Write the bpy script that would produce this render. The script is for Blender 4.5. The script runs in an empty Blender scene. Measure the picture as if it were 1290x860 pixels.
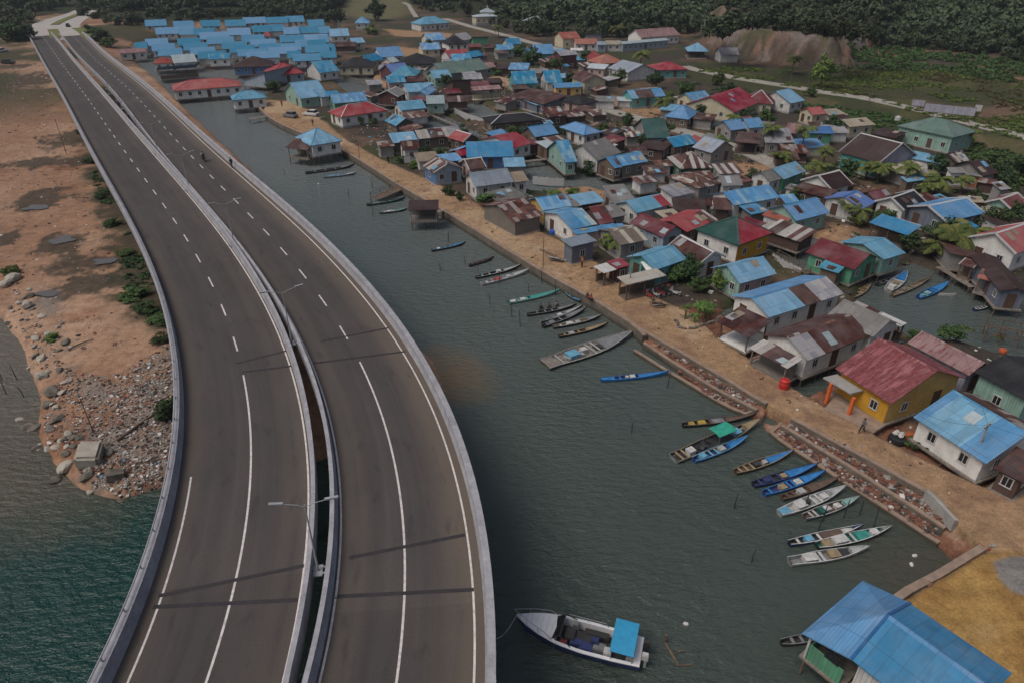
import bpy, bmesh, math, random
import numpy as np
from mathutils import Vector, Matrix
rnd = random.Random(7)
R = math.radians
scene = bpy.context.scene
COL = scene.collection

# ------------------------------------------------------------------ camera, world, sun, exposure
CAM_H, PITCH, FPX = 40.0, R(30.6), 860.0
cam_data = bpy.data.cameras.new('camera'); cam = bpy.data.objects.new('camera', cam_data)
COL.objects.link(cam); scene.camera = cam
cam.location = (0, 0, CAM_H); cam.rotation_euler = (R(90) - PITCH, 0, 0)
cam_data.sensor_width = 36; cam_data.lens = 36 * FPX / 1290
cam_data.clip_start = 0.5; cam_data.clip_end = 9000

world = bpy.data.worlds.new('World'); scene.world = world; world.use_nodes = True
wn = world.node_tree.nodes; wl = world.node_tree.links
sky = wn.new('ShaderNodeTexSky'); sky.sky_type = 'NISHITA'; sky.sun_disc = False
SUN_EL, SUN_AZ = R(58), R(-118)
sky.sun_elevation = SUN_EL; sky.sun_rotation = SUN_AZ
sky.air_density = 1.0; sky.dust_density = 6.0; sky.ozone_density = 1.0
wl.new(sky.outputs[0], wn['Background'].inputs[0])
wn['Background'].inputs[1].default_value = 0.082
sun_data = bpy.data.lights.new('sun', 'SUN'); sun = bpy.data.objects.new('sun', sun_data); COL.objects.link(sun)
sun_data.energy = 1.35; sun_data.angle = R(28); sun_data.color = (1, .95, .88)
sd = Vector((math.sin(SUN_AZ) * math.cos(SUN_EL), math.cos(SUN_AZ) * math.cos(SUN_EL), math.sin(SUN_EL)))
sun.rotation_euler = sd.to_track_quat('Z', 'Y').to_euler(); sun.location = sd * 200
scene.view_settings.view_transform = 'Standard'; scene.view_settings.look = 'None'
scene.view_settings.exposure = 0.03; scene.view_settings.gamma = 1
scene.view_settings.use_curve_mapping = False

# ------------------------------------------------------------------ where a point of the photograph lies in the place
CP, SP = math.cos(PITCH), math.sin(PITCH)
def G(px, py, z=0.0):
    xc, yc = (px - 645) / FPX, -(py - 430) / FPX
    d = Vector((xc, yc * SP + CP, yc * CP - SP))
    if d.z > -1e-4: d.z = -1e-4
    t = (z - CAM_H) / d.z
    return Vector((d.x * t, d.y * t, z))
def proj(p):
    y, z = p[1], p[2] - CAM_H
    dep = y * CP - z * SP
    return 645 + FPX * p[0] / dep, 430 - FPX * (y * SP + z * CP) / dep

# ------------------------------------------------------------------ materials
MATS = {}
def newmat(name):
    m = bpy.data.materials.new(name); m.use_nodes = True
    nt = m.node_tree; b = nt.nodes['Principled BSDF']
    return m, nt, b
def N(nt, t, **kw):
    n = nt.nodes.new(t)
    for k, v in kw.items():
        if k[0] == 'i' and k[1:].isdigit(): n.inputs[int(k[1:])].default_value = v
        else: setattr(n, k, v)
    return n
def L(nt, a, b): nt.links.new(a, b)
def mixc(nt, fac, a, b, mode='MIX'):
    n = nt.nodes.new('ShaderNodeMix'); n.data_type = 'RGBA'; n.blend_type = mode
    for s, v in ((n.inputs[0], fac), (n.inputs[6], a), (n.inputs[7], b)):
        if hasattr(v, 'links'): L(nt, v, s)
        elif isinstance(v, (int, float)): s.default_value = v
        else: s.default_value = (*v, 1) if len(v) == 3 else v
    return n.outputs[2]
def math_(nt, op, a, b=None, c=None):
    n = nt.nodes.new('ShaderNodeMath'); n.operation = op
    for s, v in zip(n.inputs, (a, b, c)):
        if v is None: continue
        if hasattr(v, 'links'): L(nt, v, s)
        else: s.default_value = v
    return n.outputs[0]
def noise(nt, vec, scale, detail=4, rough=.55):
    n = N(nt, 'ShaderNodeTexNoise'); n.inputs['Scale'].default_value = scale
    n.inputs['Detail'].default_value = detail; n.inputs['Roughness'].default_value = rough
    if vec is not None: L(nt, vec, n.inputs['Vector'])
    return n.outputs['Fac']
def ramp(nt, fac, stops, const=False):
    n = N(nt, 'ShaderNodeValToRGB'); L(nt, fac, n.inputs[0])
    if const: n.color_ramp.interpolation = 'CONSTANT'
    e = n.color_ramp.elements
    while len(e) < len(stops): e.new(.5)
    for el, (p, c) in zip(e, stops):
        el.position = p; el.color = (*c, 1) if not isinstance(c, (int, float)) else (c, c, c, 1)
    return n.outputs[0]
def coords(nt, kind='Object', scale=None, rand=False):
    t = N(nt, 'ShaderNodeTexCoord'); o = t.outputs[kind]
    if rand:
        oi = N(nt, 'ShaderNodeObjectInfo'); a = N(nt, 'ShaderNodeVectorMath', operation='MULTIPLY_ADD')
        cmb = N(nt, 'ShaderNodeCombineXYZ')
        for i in range(3): L(nt, oi.outputs['Random'], cmb.inputs[i])
        L(nt, cmb.outputs[0], a.inputs[0]); a.inputs[1].default_value = (90, 70, 50); L(nt, o, a.inputs[2]); o = a.outputs[0]
    if scale:
        mp = N(nt, 'ShaderNodeMapping'); mp.inputs['Scale'].default_value = scale; L(nt, o, mp.inputs[0]); o = mp.outputs[0]
    return o
def bump(nt, b, h, strength, dist):
    n = N(nt, 'ShaderNodeBump'); n.inputs['Strength'].default_value = strength; n.inputs['Distance'].default_value = dist
    L(nt, h, n.inputs['Height']); L(nt, n.outputs[0], b.inputs['Normal'])
def plain(name, c, rough=.6, var=.18, scale=3.0, metallic=0, kind='Object'):
    if name in MATS: return MATS[name]
    m, nt, b = newmat(name)
    f = noise(nt, coords(nt, kind, rand=True), scale, 5)
    r = ramp(nt, f, [(.3, tuple(x * (1 - var) for x in c)), (.7, tuple(min(1, x * (1 + var)) for x in c))])
    L(nt, r, b.inputs['Base Color']); b.inputs['Roughness'].default_value = rough; b.inputs['Metallic'].default_value = metallic
    MATS[name] = m; return m

def roof_mat(name, stops, rust=.0, rough=.6, stripes=None, vary=.22, rustc=(.10, .035, .02), fade=.16):
    """painted or rusting corrugated sheets; x runs along the ridge, y down the slope"""
    m, nt, b = newmat('roof_' + name)
    o = coords(nt, 'Object')
    s = N(nt, 'ShaderNodeSeparateXYZ'); L(nt, o, s.inputs[0])
    oi = N(nt, 'ShaderNodeObjectInfo')
    px = math_(nt, 'FLOOR', math_(nt, 'DIVIDE', s.outputs[0], .8))
    py = math_(nt, 'FLOOR', math_(nt, 'ADD', math_(nt, 'DIVIDE', s.outputs[1], 1.9), math_(nt, 'MULTIPLY', px, .37)))
    cb = N(nt, 'ShaderNodeCombineXYZ'); L(nt, px, cb.inputs[0]); L(nt, py if stripes is None else oi.outputs['Random'], cb.inputs[1]); L(nt, oi.outputs['Random'], cb.inputs[2])
    w = N(nt, 'ShaderNodeTexWhiteNoise'); L(nt, cb.outputs[0], w.inputs['Vector'])
    pid = w.outputs['Value']
    if len(stops) == 1:
        c = stops[0]
        base = ramp(nt, pid, [(0, tuple(x * (1 - vary * .5) for x in c)), (1, tuple(x * (1 + vary * .5) for x in c))])
    else:
        k = len(stops)
        base = ramp(nt, pid, [(i / k, c) for i, c in enumerate(stops)], const=True)
    # one house newer, one more faded
    hue = N(nt, 'ShaderNodeHueSaturation'); L(nt, base, hue.inputs['Color'])
    L(nt, math_(nt, 'MULTIPLY_ADD', oi.outputs['Random'], .4, .82), hue.inputs['Value'])
    L(nt, math_(nt, 'MULTIPLY_ADD', oi.outputs['Random'], -.25, 1.05), hue.inputs['Saturation'])
    L(nt, math_(nt, 'MULTIPLY_ADD', oi.outputs['Random'], .02, .488), hue.inputs['Hue'])
    rc = coords(nt, 'Object', rand=True)
    big = noise(nt, rc, .35, 5, .6)
    mp = N(nt, 'ShaderNodeMapping'); mp.inputs['Scale'].default_value = (3.2, .45, 1); L(nt, rc, mp.inputs[0])
    strk = noise(nt, mp.outputs[0], 1.0, 5, .65)
    col = mixc(nt, math_(nt, 'MULTIPLY', ramp(nt, big, [(.42, 0.), (.7, 1.)]), fade), hue.outputs[0], (.45, .47, .48))
    col = mixc(nt, math_(nt, 'MULTIPLY', ramp(nt, strk, [(.48, 0.), (.78, 1.)]), .28), col, (.07, .06, .055))
    if rust:
        msk = ramp(nt, math_(nt, 'MULTIPLY', strk, math_(nt, 'ADD', big, .5)), [(.74 - rust * .42, 0.), (.84 - rust * .40, 1.)])
        rn = ramp(nt, noise(nt, rc, 3.5, 4), [(.3, rustc), (.7, tuple(min(1, x * 2.1) for x in rustc))])
        col = mixc(nt, math_(nt, 'MULTIPLY', msk, .85), col, rn)
    # dark lap lines between sheets
    fx = math_(nt, 'FRACT', math_(nt, 'DIVIDE', s.outputs[0], .8))
    lap = math_(nt, 'MULTIPLY', math_(nt, 'LESS_THAN', fx, .06), .22)
    fy = math_(nt, 'FRACT', math_(nt, 'DIVIDE', s.outputs[1], 1.9))
    lap = math_(nt, 'MAXIMUM', lap, math_(nt, 'MULTIPLY', math_(nt, 'LESS_THAN', fy, .03), .32))
    col = mixc(nt, lap, col, (.03, .03, .035))
    L(nt, col, b.inputs['Base Color']); b.inputs['Roughness'].default_value = rough
    b.inputs['Specular IOR Level'].default_value = .10
    wv = math_(nt, 'SINE', math_(nt, 'MULTIPLY', s.outputs[0], 2 * math.pi / .2))
    hh = math_(nt, 'ADD', math_(nt, 'MULTIPLY', wv, .5), math_(nt, 'MULTIPLY', big, 2.5))
    bump(nt, b, hh, .5, .03)
    MATS['roof_' + name] = m
BLUE = (.032, .19, .385); SKYB = (.095, .275, .42)
roof_mat('blue', [BLUE]); roof_mat('sky', [SKYB], vary=.3); roof_mat('deep', [(.025, .11, .33)])
roof_mat('row', [(.055, .215, .385)], vary=.06, fade=.06); roof_mat('bluep', [BLUE, (.05, .25, .46), SKYB, (.03, .21, .44), (.16, .31, .43), BLUE], rust=.3)
roof_mat('pale', [(.33, .40, .43)], rust=.1); roof_mat('teal', [(.07, .26, .33)], rust=.1)
roof_mat('red', [(.27, .022, .028)]); roof_mat('dred', [(.125, .018, .024)]); roof_mat('orange', [(.27, .055, .03)])
roof_mat('pink', [(.30, .105, .11), (.27, .09, .095), (.33, .13, .135)], rust=.85, rustc=(.10, .028, .03), fade=.15)
roof_mat('mauve', [(.23, .13, .13), (.27, .16, .16), (.2, .11, .11)], rust=.5, rustc=(.11, .04, .04))
roof_mat('rust', [(.062, .025, .021), (.075, .03, .024), (.05, .021, .018), (.085, .036, .027)], rust=.3)
roof_mat('rustp', [(.065, .025, .021), (.10, .035, .024), (.30, .28, .26), (.06, .025, .022), (.16, .07, .045), (.085, .033, .025), (.24, .22, .21)], rust=.5)
roof_mat('strip', [(.075, .03, .026), (.36, .34, .32), (.06, .027, .024), (.3, .28, .26), (.09, .036, .03)], rust=.25, stripes=1)
roof_mat('light', [(.36, .33, .27), (.10, .08, .07), (.38, .35, .3), (.14, .11, .09)], rust=.2, stripes=1)
roof_mat('grey', [(.16, .155, .15)], rust=.12); roof_mat('gblue', [(.21, .25, .31)], rust=.1); roof_mat('zinc', [(.27, .27, .29), (.22, .22, .25), (.31, .30, .31)], rust=.2)
roof_mat('black', [(.020, .020, .024)], fade=.04); roof_mat('brown', [(.045, .024, .024)], fade=.06); roof_mat('green', [(.075, .14, .115)])
roof_mat('dgreen', [(.022, .075, .068)], fade=.08); roof_mat('tan', [(.28, .235, .17)], rust=.3); roof_mat('white', [(.58, .58, .57)], rust=.1, fade=.05)

def wall_mat(name, c, plank=.0, rough=.75, dirt=.25):
    m, nt, b = newmat('wall_' + name)
    o = coords(nt, 'Object'); s = N(nt, 'ShaderNodeSeparateXYZ'); L(nt, o, s.inputs[0])
    rc = coords(nt, 'Object', rand=True)
    f = noise(nt, rc, 1.1, 6, .65)
    col = ramp(nt, f, [(.3, tuple(x * .72 for x in c)), (.65, c)])
    mp = N(nt, 'ShaderNodeMapping'); mp.inputs['Scale'].default_value = (2.5, 2.5, .5); L(nt, rc, mp.inputs[0])
    st = ramp(nt, noise(nt, mp.outputs[0], 1.6, 5, .65), [(.5, 0.), (.78, 1.)])
    col = mixc(nt, math_(nt, 'MULTIPLY', st, dirt), col, (.09, .075, .06))
    if plank:
        t = math_(nt, 'ADD', s.outputs[0], s.outputs[1])
        fr = math_(nt, 'FRACT', math_(nt, 'DIVIDE', t, plank))
        ln = math_(nt, 'LESS_THAN', fr, .12)
        wn_ = N(nt, 'ShaderNodeTexWhiteNoise', noise_dimensions='1D'); L(nt, math_(nt, 'FLOOR', math_(nt, 'DIVIDE', t, plank)), wn_.inputs['W'])
        col = mixc(nt, math_(nt, 'MULTIPLY', wn_.outputs['Value'], .3), col, (.1, .08, .07))
        col = mixc(nt, math_(nt, 'MULTIPLY', ln, .5), col, (.04, .035, .03))
        bump(nt, b, fr, .3, .02)
    L(nt, col, b.inputs['Base Color']); b.inputs['Roughness'].default_value = rough
    MATS['wall_' + name] = m
for n_, c_, p_ in (('white', (.70, .70, .69), .25), ('plaster', (.74, .73, .70), 0), ('cream', (.55, .50, .36), 0), ('mint', (.30, .50, .43), .25),
                   ('teal', (.10, .40, .38), .25), ('green', (.10, .36, .22), .25), ('dgreen', (.025, .13, .085), .25), ('grey', (.30, .29, .28), .3),
                   ('wood', (.16, .115, .085), .3), ('oldwood', (.20, .18, .16), .3), ('brown', (.10, .055, .045), .3), ('blue', (.07, .20, .46), .25),
                   ('paleblue', (.38, .47, .56), .25), ('yellow', (.58, .30, .025), 0), ('ochre', (.62, .42, .14), 0), ('pinkw', (.55, .40, .38), .25),
                   ('gblue', (.17, .20, .26), .3), ('brick', (.34, .15, .09), .4), ('darkred', (.11, .025, .03), .3), ('lilac', (.42, .42, .52), .25), ('navy', (.035, .05, .16), .25)):
    wall_mat(n_, c_, p_)
plain('glass_dark', (.018, .02, .024), .15, .1); plain('trim_white', (.46, .46, .46), .6, .12); plain('timber', (.12, .085, .062), .85, .4)
plain('timber_grey', (.19, .165, .14), .9, .35); plain('concrete', (.30, .29, .275), .85, .18, 1.2); plain('dark_under', (.03, .027, .025), .95, .3)
plain('door_brown', (.09, .05, .035), .6, .2); plain('steel_pale', (.30, .31, .33), .4, .08); plain('orange_post', (.62, .13, .035), .6, .1)

# ------------------------------------------------------------------ mesh building and naming
def mat(m): return MATS[m] if isinstance(m, str) else m
class MB:
    def __init__(s): s.v, s.f, s.m, s.uv = [], [], [], []
    def add(s, vs, fs, mi=0):
        k = len(s.v); s.v += [tuple(v) for v in vs]
        for f in fs: s.f.append(tuple(k + i for i in f)); s.m.append(mi)
    def quad(s, a, b, c, d, mi=0): s.add((a, b, c, d), ((0, 1, 2, 3),), mi)
    def box(s, c, size, rz=0, mi=0, ry=0):
        hx, hy, hz = size[0] / 2, size[1] / 2, size[2] / 2
        M = Matrix.Translation(c) @ Matrix.Rotation(rz, 4, 'Z') @ Matrix.Rotation(ry, 4, 'Y')
        vs = [M @ Vector((x, y, z)) for z in (-hz, hz) for x, y in ((-hx, -hy), (hx, -hy), (hx, hy), (-hx, hy))]
        s.add(vs, ((3, 2, 1, 0), (4, 5, 6, 7), (0, 1, 5, 4), (1, 2, 6, 5), (2, 3, 7, 6), (3, 0, 4, 7)), mi)
    def bar(s, a, b, w, h=None, mi=0, up=(0, 0, 1)):
        a, b = Vector(a), Vector(b); h = h or w; d = (b - a)
        if d.length < 1e-5: return
        d.normalize(); u = Vector(up)
        if abs(d.dot(u)) > .98: u = Vector((1, 0, 0))
        x = d.cross(u).normalized() * (w / 2); y = x.cross(d).normalized() * (h / 2)
        vs = [p + i * x + j * y for p in (a, b) for i, j in ((-1, -1), (1, -1), (1, 1), (-1, 1))]
        s.add(vs, ((3, 2, 1, 0), (4, 5, 6, 7), (0, 1, 5, 4), (1, 2, 6, 5), (2, 3, 7, 6), (3, 0, 4, 7)), mi)
    def tube(s, pts, r, n=6, mi=0, cap=True):
        pts = [Vector(p) for p in pts]; rs = r if isinstance(r, (list, tuple)) else [r] * len(pts)
        k0 = len(s.v); vs = []; fs = []
        for i, p in enumerate(pts):
            d = (pts[min(i + 1, len(pts) - 1)] - pts[max(i - 1, 0)]).normalized()
            u = Vector((0, 0, 1)) if abs(d.z) < .95 else Vector((1, 0, 0))
            x = d.cross(u).normalized(); y = x.cross(d)
            for j in range(n):
                a = 2 * math.pi * j / n; vs.append(p + (x * math.cos(a) + y * math.sin(a)) * rs[i])
        for i in range(len(pts) - 1):
            for j in range(n): fs.append((i * n + j, i * n + (j + 1) % n, (i + 1) * n + (j + 1) % n, (i + 1) * n + j))
        if cap: fs.append(tuple(range(n))); fs.append(tuple(range((len(pts) - 1) * n, len(pts) * n))[::-1])
        s.add(vs, fs, mi)
    def mesh(s, name, mats, smooth=False):
        me = bpy.data.meshes.new(name); me.from_pydata(s.v, [], s.f)
        for m in (mats if isinstance(mats, (list, tuple)) else [mats]): me.materials.append(mat(m))
        if any(s.m): me.polygons.foreach_set('material_index', s.m)
        if smooth: me.polygons.foreach_set('use_smooth', [True] * len(s.f))
        if s.uv:
            l = me.uv_layers.new(name='UVMap'); l.data.foreach_set('uv', [c for f in s.f for i in f for c in s.uv[i]])
        me.update(); return me
    def build(s, name, mats, parent=None, smooth=False, fix=True):
        me = s.mesh(name, mats, smooth)
        if fix:
            bm = bmesh.new(); bm.from_mesh(me); bmesh.ops.recalc_face_normals(bm, faces=bm.faces); bm.to_mesh(me); bm.free()
        return put(name, me, parent)
def put(name, me, parent=None, loc=None, rz=None, scale=None):
    o = bpy.data.objects.new(name, me); COL.objects.link(o)
    if parent: o.parent = parent
    if loc is not None: o.location = loc
    if rz is not None: o.rotation_euler = (0, 0, rz)
    if scale is not None: o.scale = scale if isinstance(scale, (tuple, list)) else (scale,) * 3
    return o
def tag(o, label=None, cat=None, group=None, kind=None):
    if label: o['label'] = label
    if cat: o['category'] = cat
    if group: o['group'] = group
    if kind: o['kind'] = kind
    return o
def thing(name, label, cat, loc=(0, 0, 0), rz=0, group=None):
    o = bpy.data.objects.new(name, None); COL.objects.link(o); o.empty_display_size = .3
    o.location = loc; o.rotation_euler = (0, 0, rz)
    return tag(o, label, cat, group)
SEEN_LABEL = {}
# ------------------------------------------------------------------ terrain
def W2(pts, z=0.6): return np.array([tuple(G(x, y, z)[:2]) for x, y in pts])
def sdist(P, poly):
    """signed distance, positive inside"""
    n = len(poly); best = np.full(len(P), 1e18); ins = np.zeros(len(P), bool)
    x, y = P[:, 0], P[:, 1]
    for i in range(n):
        a, b = poly[i], poly[(i + 1) % n]; d = b - a; L2 = max(d @ d, 1e-9)
        t = np.clip(((x - a[0]) * d[0] + (y - a[1]) * d[1]) / L2, 0, 1)
        best = np.minimum(best, (x - a[0] - t * d[0]) ** 2 + (y - a[1] - t * d[1]) ** 2)
        if a[1] != b[1]:
            c = ((a[1] > y) != (b[1] > y)) & (x < (b[0] - a[0]) * (y - a[1]) / (b[1] - a[1]) + a[0])
            ins ^= c
    return np.where(ins, 1, -1) * np.sqrt(best)
def vnoise(x, y, s, seed=0):
    x = x / s + seed * 17.3; y = y / s + seed * 9.1
    xi, yi = np.floor(x), np.floor(y); fx, fy = x - xi, y - yi
    fx = fx * fx * (3 - 2 * fx); fy = fy * fy * (3 - 2 * fy)
    h = lambda a, b: np.modf(np.abs(np.sin(a * 127.1 + b * 311.7) * 43758.5453))[0]
    return (h(xi, yi) * (1 - fx) + h(xi + 1, yi) * fx) * (1 - fy) + (h(xi, yi + 1) * (1 - fx) + h(xi + 1, yi + 1) * fx) * fy
def fbm(x, y, s, seed=0, o=4):
    t = 0; a = .5; tot = 0
    for i in range(o): t = t + a * vnoise(x, y, s / 2 ** i, seed + i); tot += a; a *= .55
    return t / tot
def sst(x, a, b):
    t = np.clip((x - a) / (b - a), 0, 1); return t * t * (3 - 2 * t)

BANK = W2([(-900, 250), (-300, 350), (-60, 385), (0, 396), (22, 430), (36, 470), (48, 515), (40, 545), (58, 580), (100, 608), (150, 622), (215, 606), (330, 598), (450, 560), (540, 515),
           (566, 486), (548, 448), (470, 375), (395, 290), (330, 225), (270, 168), (232, 132), (205, 105), (180, 84), (160, 66), (170, 52), (250, 36), (380, 30), (430, 50), (-100, -30), (-900, 0)])
VILL = W2([(428, 40), (415, 70), (395, 88), (350, 112), (318, 124), (345, 152), (431, 190), (505, 235), (559, 266), (676, 338), (742, 375), (790, 402), (812, 430), (890, 496), (955, 526), (972, 545), (1080, 616), (1184, 683),
           (1205, 706), (1235, 692), (1125, 758), (1065, 825), (1010, 900), (1500, 1100), (2600, 500), (2600, 100), (1700, -30), (1000, -45), (600, -45), (428, 0)])
FAR = W2([(-900, -20), (100, 28), (180, 38), (250, 34), (380, 30), (430, 45), (428, 20), (1000, -40), (1000, -70), (-900, -70)], 1)
POOLS = [W2(p, 0) for p in (
    [(1075, 388), (1105, 350), (1150, 333), (1200, 352), (1250, 372), (1330, 375), (1420, 420), (1330, 460), (1250, 446), (1200, 428), (1150, 428), (1118, 402)],
    [(958, 534), (985, 540), (1012, 505), (1050, 486), (1100, 445), (1122, 425), (1090, 400), (1040, 450), (992, 478), (978, 505)],
    [(640, 216), (668, 203), (725, 203), (738, 222), (705, 234), (650, 238)], [(568, 138), (600, 130), (632, 145), (622, 158), (590, 152)],
    [(850, 262), (862, 240), (892, 238), (900, 262), (880, 272)], [(975, 304), (1005, 296), (1062, 312), (1040, 350), (990, 335)],
    [(500, 150), (545, 138), (580, 158), (560, 170), (515, 164)], [(420, 100), (460, 92), (490, 116), (452, 128)], [(905, 395), (960, 380), (985, 400), (930, 415)], [(770, 215), (800, 205), (830, 225), (800, 240)])]
PATH = W2([(345, 152), (431, 190), (505, 235), (559, 266), (676, 338), (742, 375), (795, 408), (890, 463), (950, 500), (997, 527), (1080, 571), (1179, 626), (1215, 672), (1240, 690), (1400, 720), (1500, 700), (1330, 640), (1290, 612),
           (1240, 612), (1190, 590), (1100, 545), (1040, 512), (985, 478), (905, 425), (880, 398), (815, 368), (760, 335), (700, 300), (630, 270), (560, 235), (480, 200), (440, 178), (400, 145), (370, 128), (335, 125), (330, 140)], 1.2)
TERR2 = W2([(811, 431), (890, 482), (954, 516), (985, 535), (1080, 593), (1191, 664), (1179, 626), (1080, 571), (997, 527), (890, 463), (795, 408)], .7)
SANDP = W2([(1235, 692), (1125, 758), (1065, 825), (1010, 900), (1500, 1100), (1500, 720), (1290, 690)], 1.2)
GRAVEL = W2([(1250, 705), (1258, 728), (1275, 745), (1330, 760), (1330, 700), (1275, 698)], 1.2)
HILL = W2([(428, 8), (500, -8), (560, 14), (640, 30), (700, 36), (760, 40), (860, 38), (890, 44), (960, 36), (1050, 46), (1100, 54), (1180, 60), (1290, 68), (1500, 90), (2600, 150), (2600, -60), (428, -70)], 1)
CUTB = W2([(880, 40), (895, 66), (960, 78), (1010, 84), (1072, 86), (1092, 66), (1110, 56), (1180, 20), (1000, 6), (900, 10)], 1)
CUT = W2([(885, 48), (900, 66), (960, 76), (1010, 82), (1075, 84), (1085, 60), (1055, 44), (960, 34)], 1)
GRASS = W2([(870, 100), (830, 92), (880, 82), (1000, 96), (1075, 88), (1290, 78), (1700, 150), (1700, 260), (1290, 215), (1240, 190), (1215, 150), (1170, 160), (1100, 150), (1040, 140), (1000, 128), (950, 112)], 1)
MUDPLAIN = W2([(560, 120), (640, 190), (700, 190), (770, 205), (850, 235), (930, 262), (1000, 285), (1080, 305), (1060, 360), (985, 350), (930, 335), (870, 300), (800, 270), (735, 250), (640, 238), (560, 180), (500, 165), (440, 110), (500, 95)], .5)
SOILS = [W2(p, 1) for p in ([(612, 92), (640, 100), (690, 118), (672, 124), (625, 106)], [(1010, 118), (1060, 128), (1050, 140), (1015, 130)], [(1225, 168), (1290, 178), (1340, 200), (1290, 194), (1240, 186)],
    [(700, 235), (740, 232), (770, 240), (760, 262), (715, 255)], [(905, 205), (925, 200), (975, 210), (955, 222), (918, 222)], [(480, 36), (570, 42), (570, 48), (500, 46)], [(432, 96), (480, 92), (495, 108), (460, 112)],
    [(1000, 290), (1040, 280), (1080, 285), (1070, 310), (1020, 300)], [(800, 146), (830, 150), (850, 160), (820, 170)], [(770, 118), (800, 130), (850, 140), (820, 150), (760, 132)], [(500, 58), (560, 66), (540, 76), (500, 70)])]
MUDS = [(G(px, py, 1.5), a, b) for px, py, a, b in ((45, 210, 6.5, 2), (88, 208, 5, 2), (50, 253, 5, 2.6), (76, 306, 3.6, 2.2), (25, 112, 12, 8), (20, 92, 8, 3), (112, 330, 6, 1.8), (60, 372, 3, .6), (120, 355, 5, 1.5), (10, 300, 2, 2), (105, 180, 9, 4))]
STRIP = W2([(90, 120), (105, 150), (112, 185), (110, 215), (122, 260), (142, 300), (150, 350), (165, 385), (195, 410), (235, 420), (300, 400), (230, 250), (150, 120)], 1.5)
DEBR = W2([(30, 350), (60, 400), (75, 440), (60, 470), (95, 480), (95, 520), (70, 560), (110, 600), (170, 612), (240, 600), (330, 560), (330, 430), (200, 420), (190, 455), (140, 480), (110, 462), (90, 430), (60, 360)], 1.5)

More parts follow.
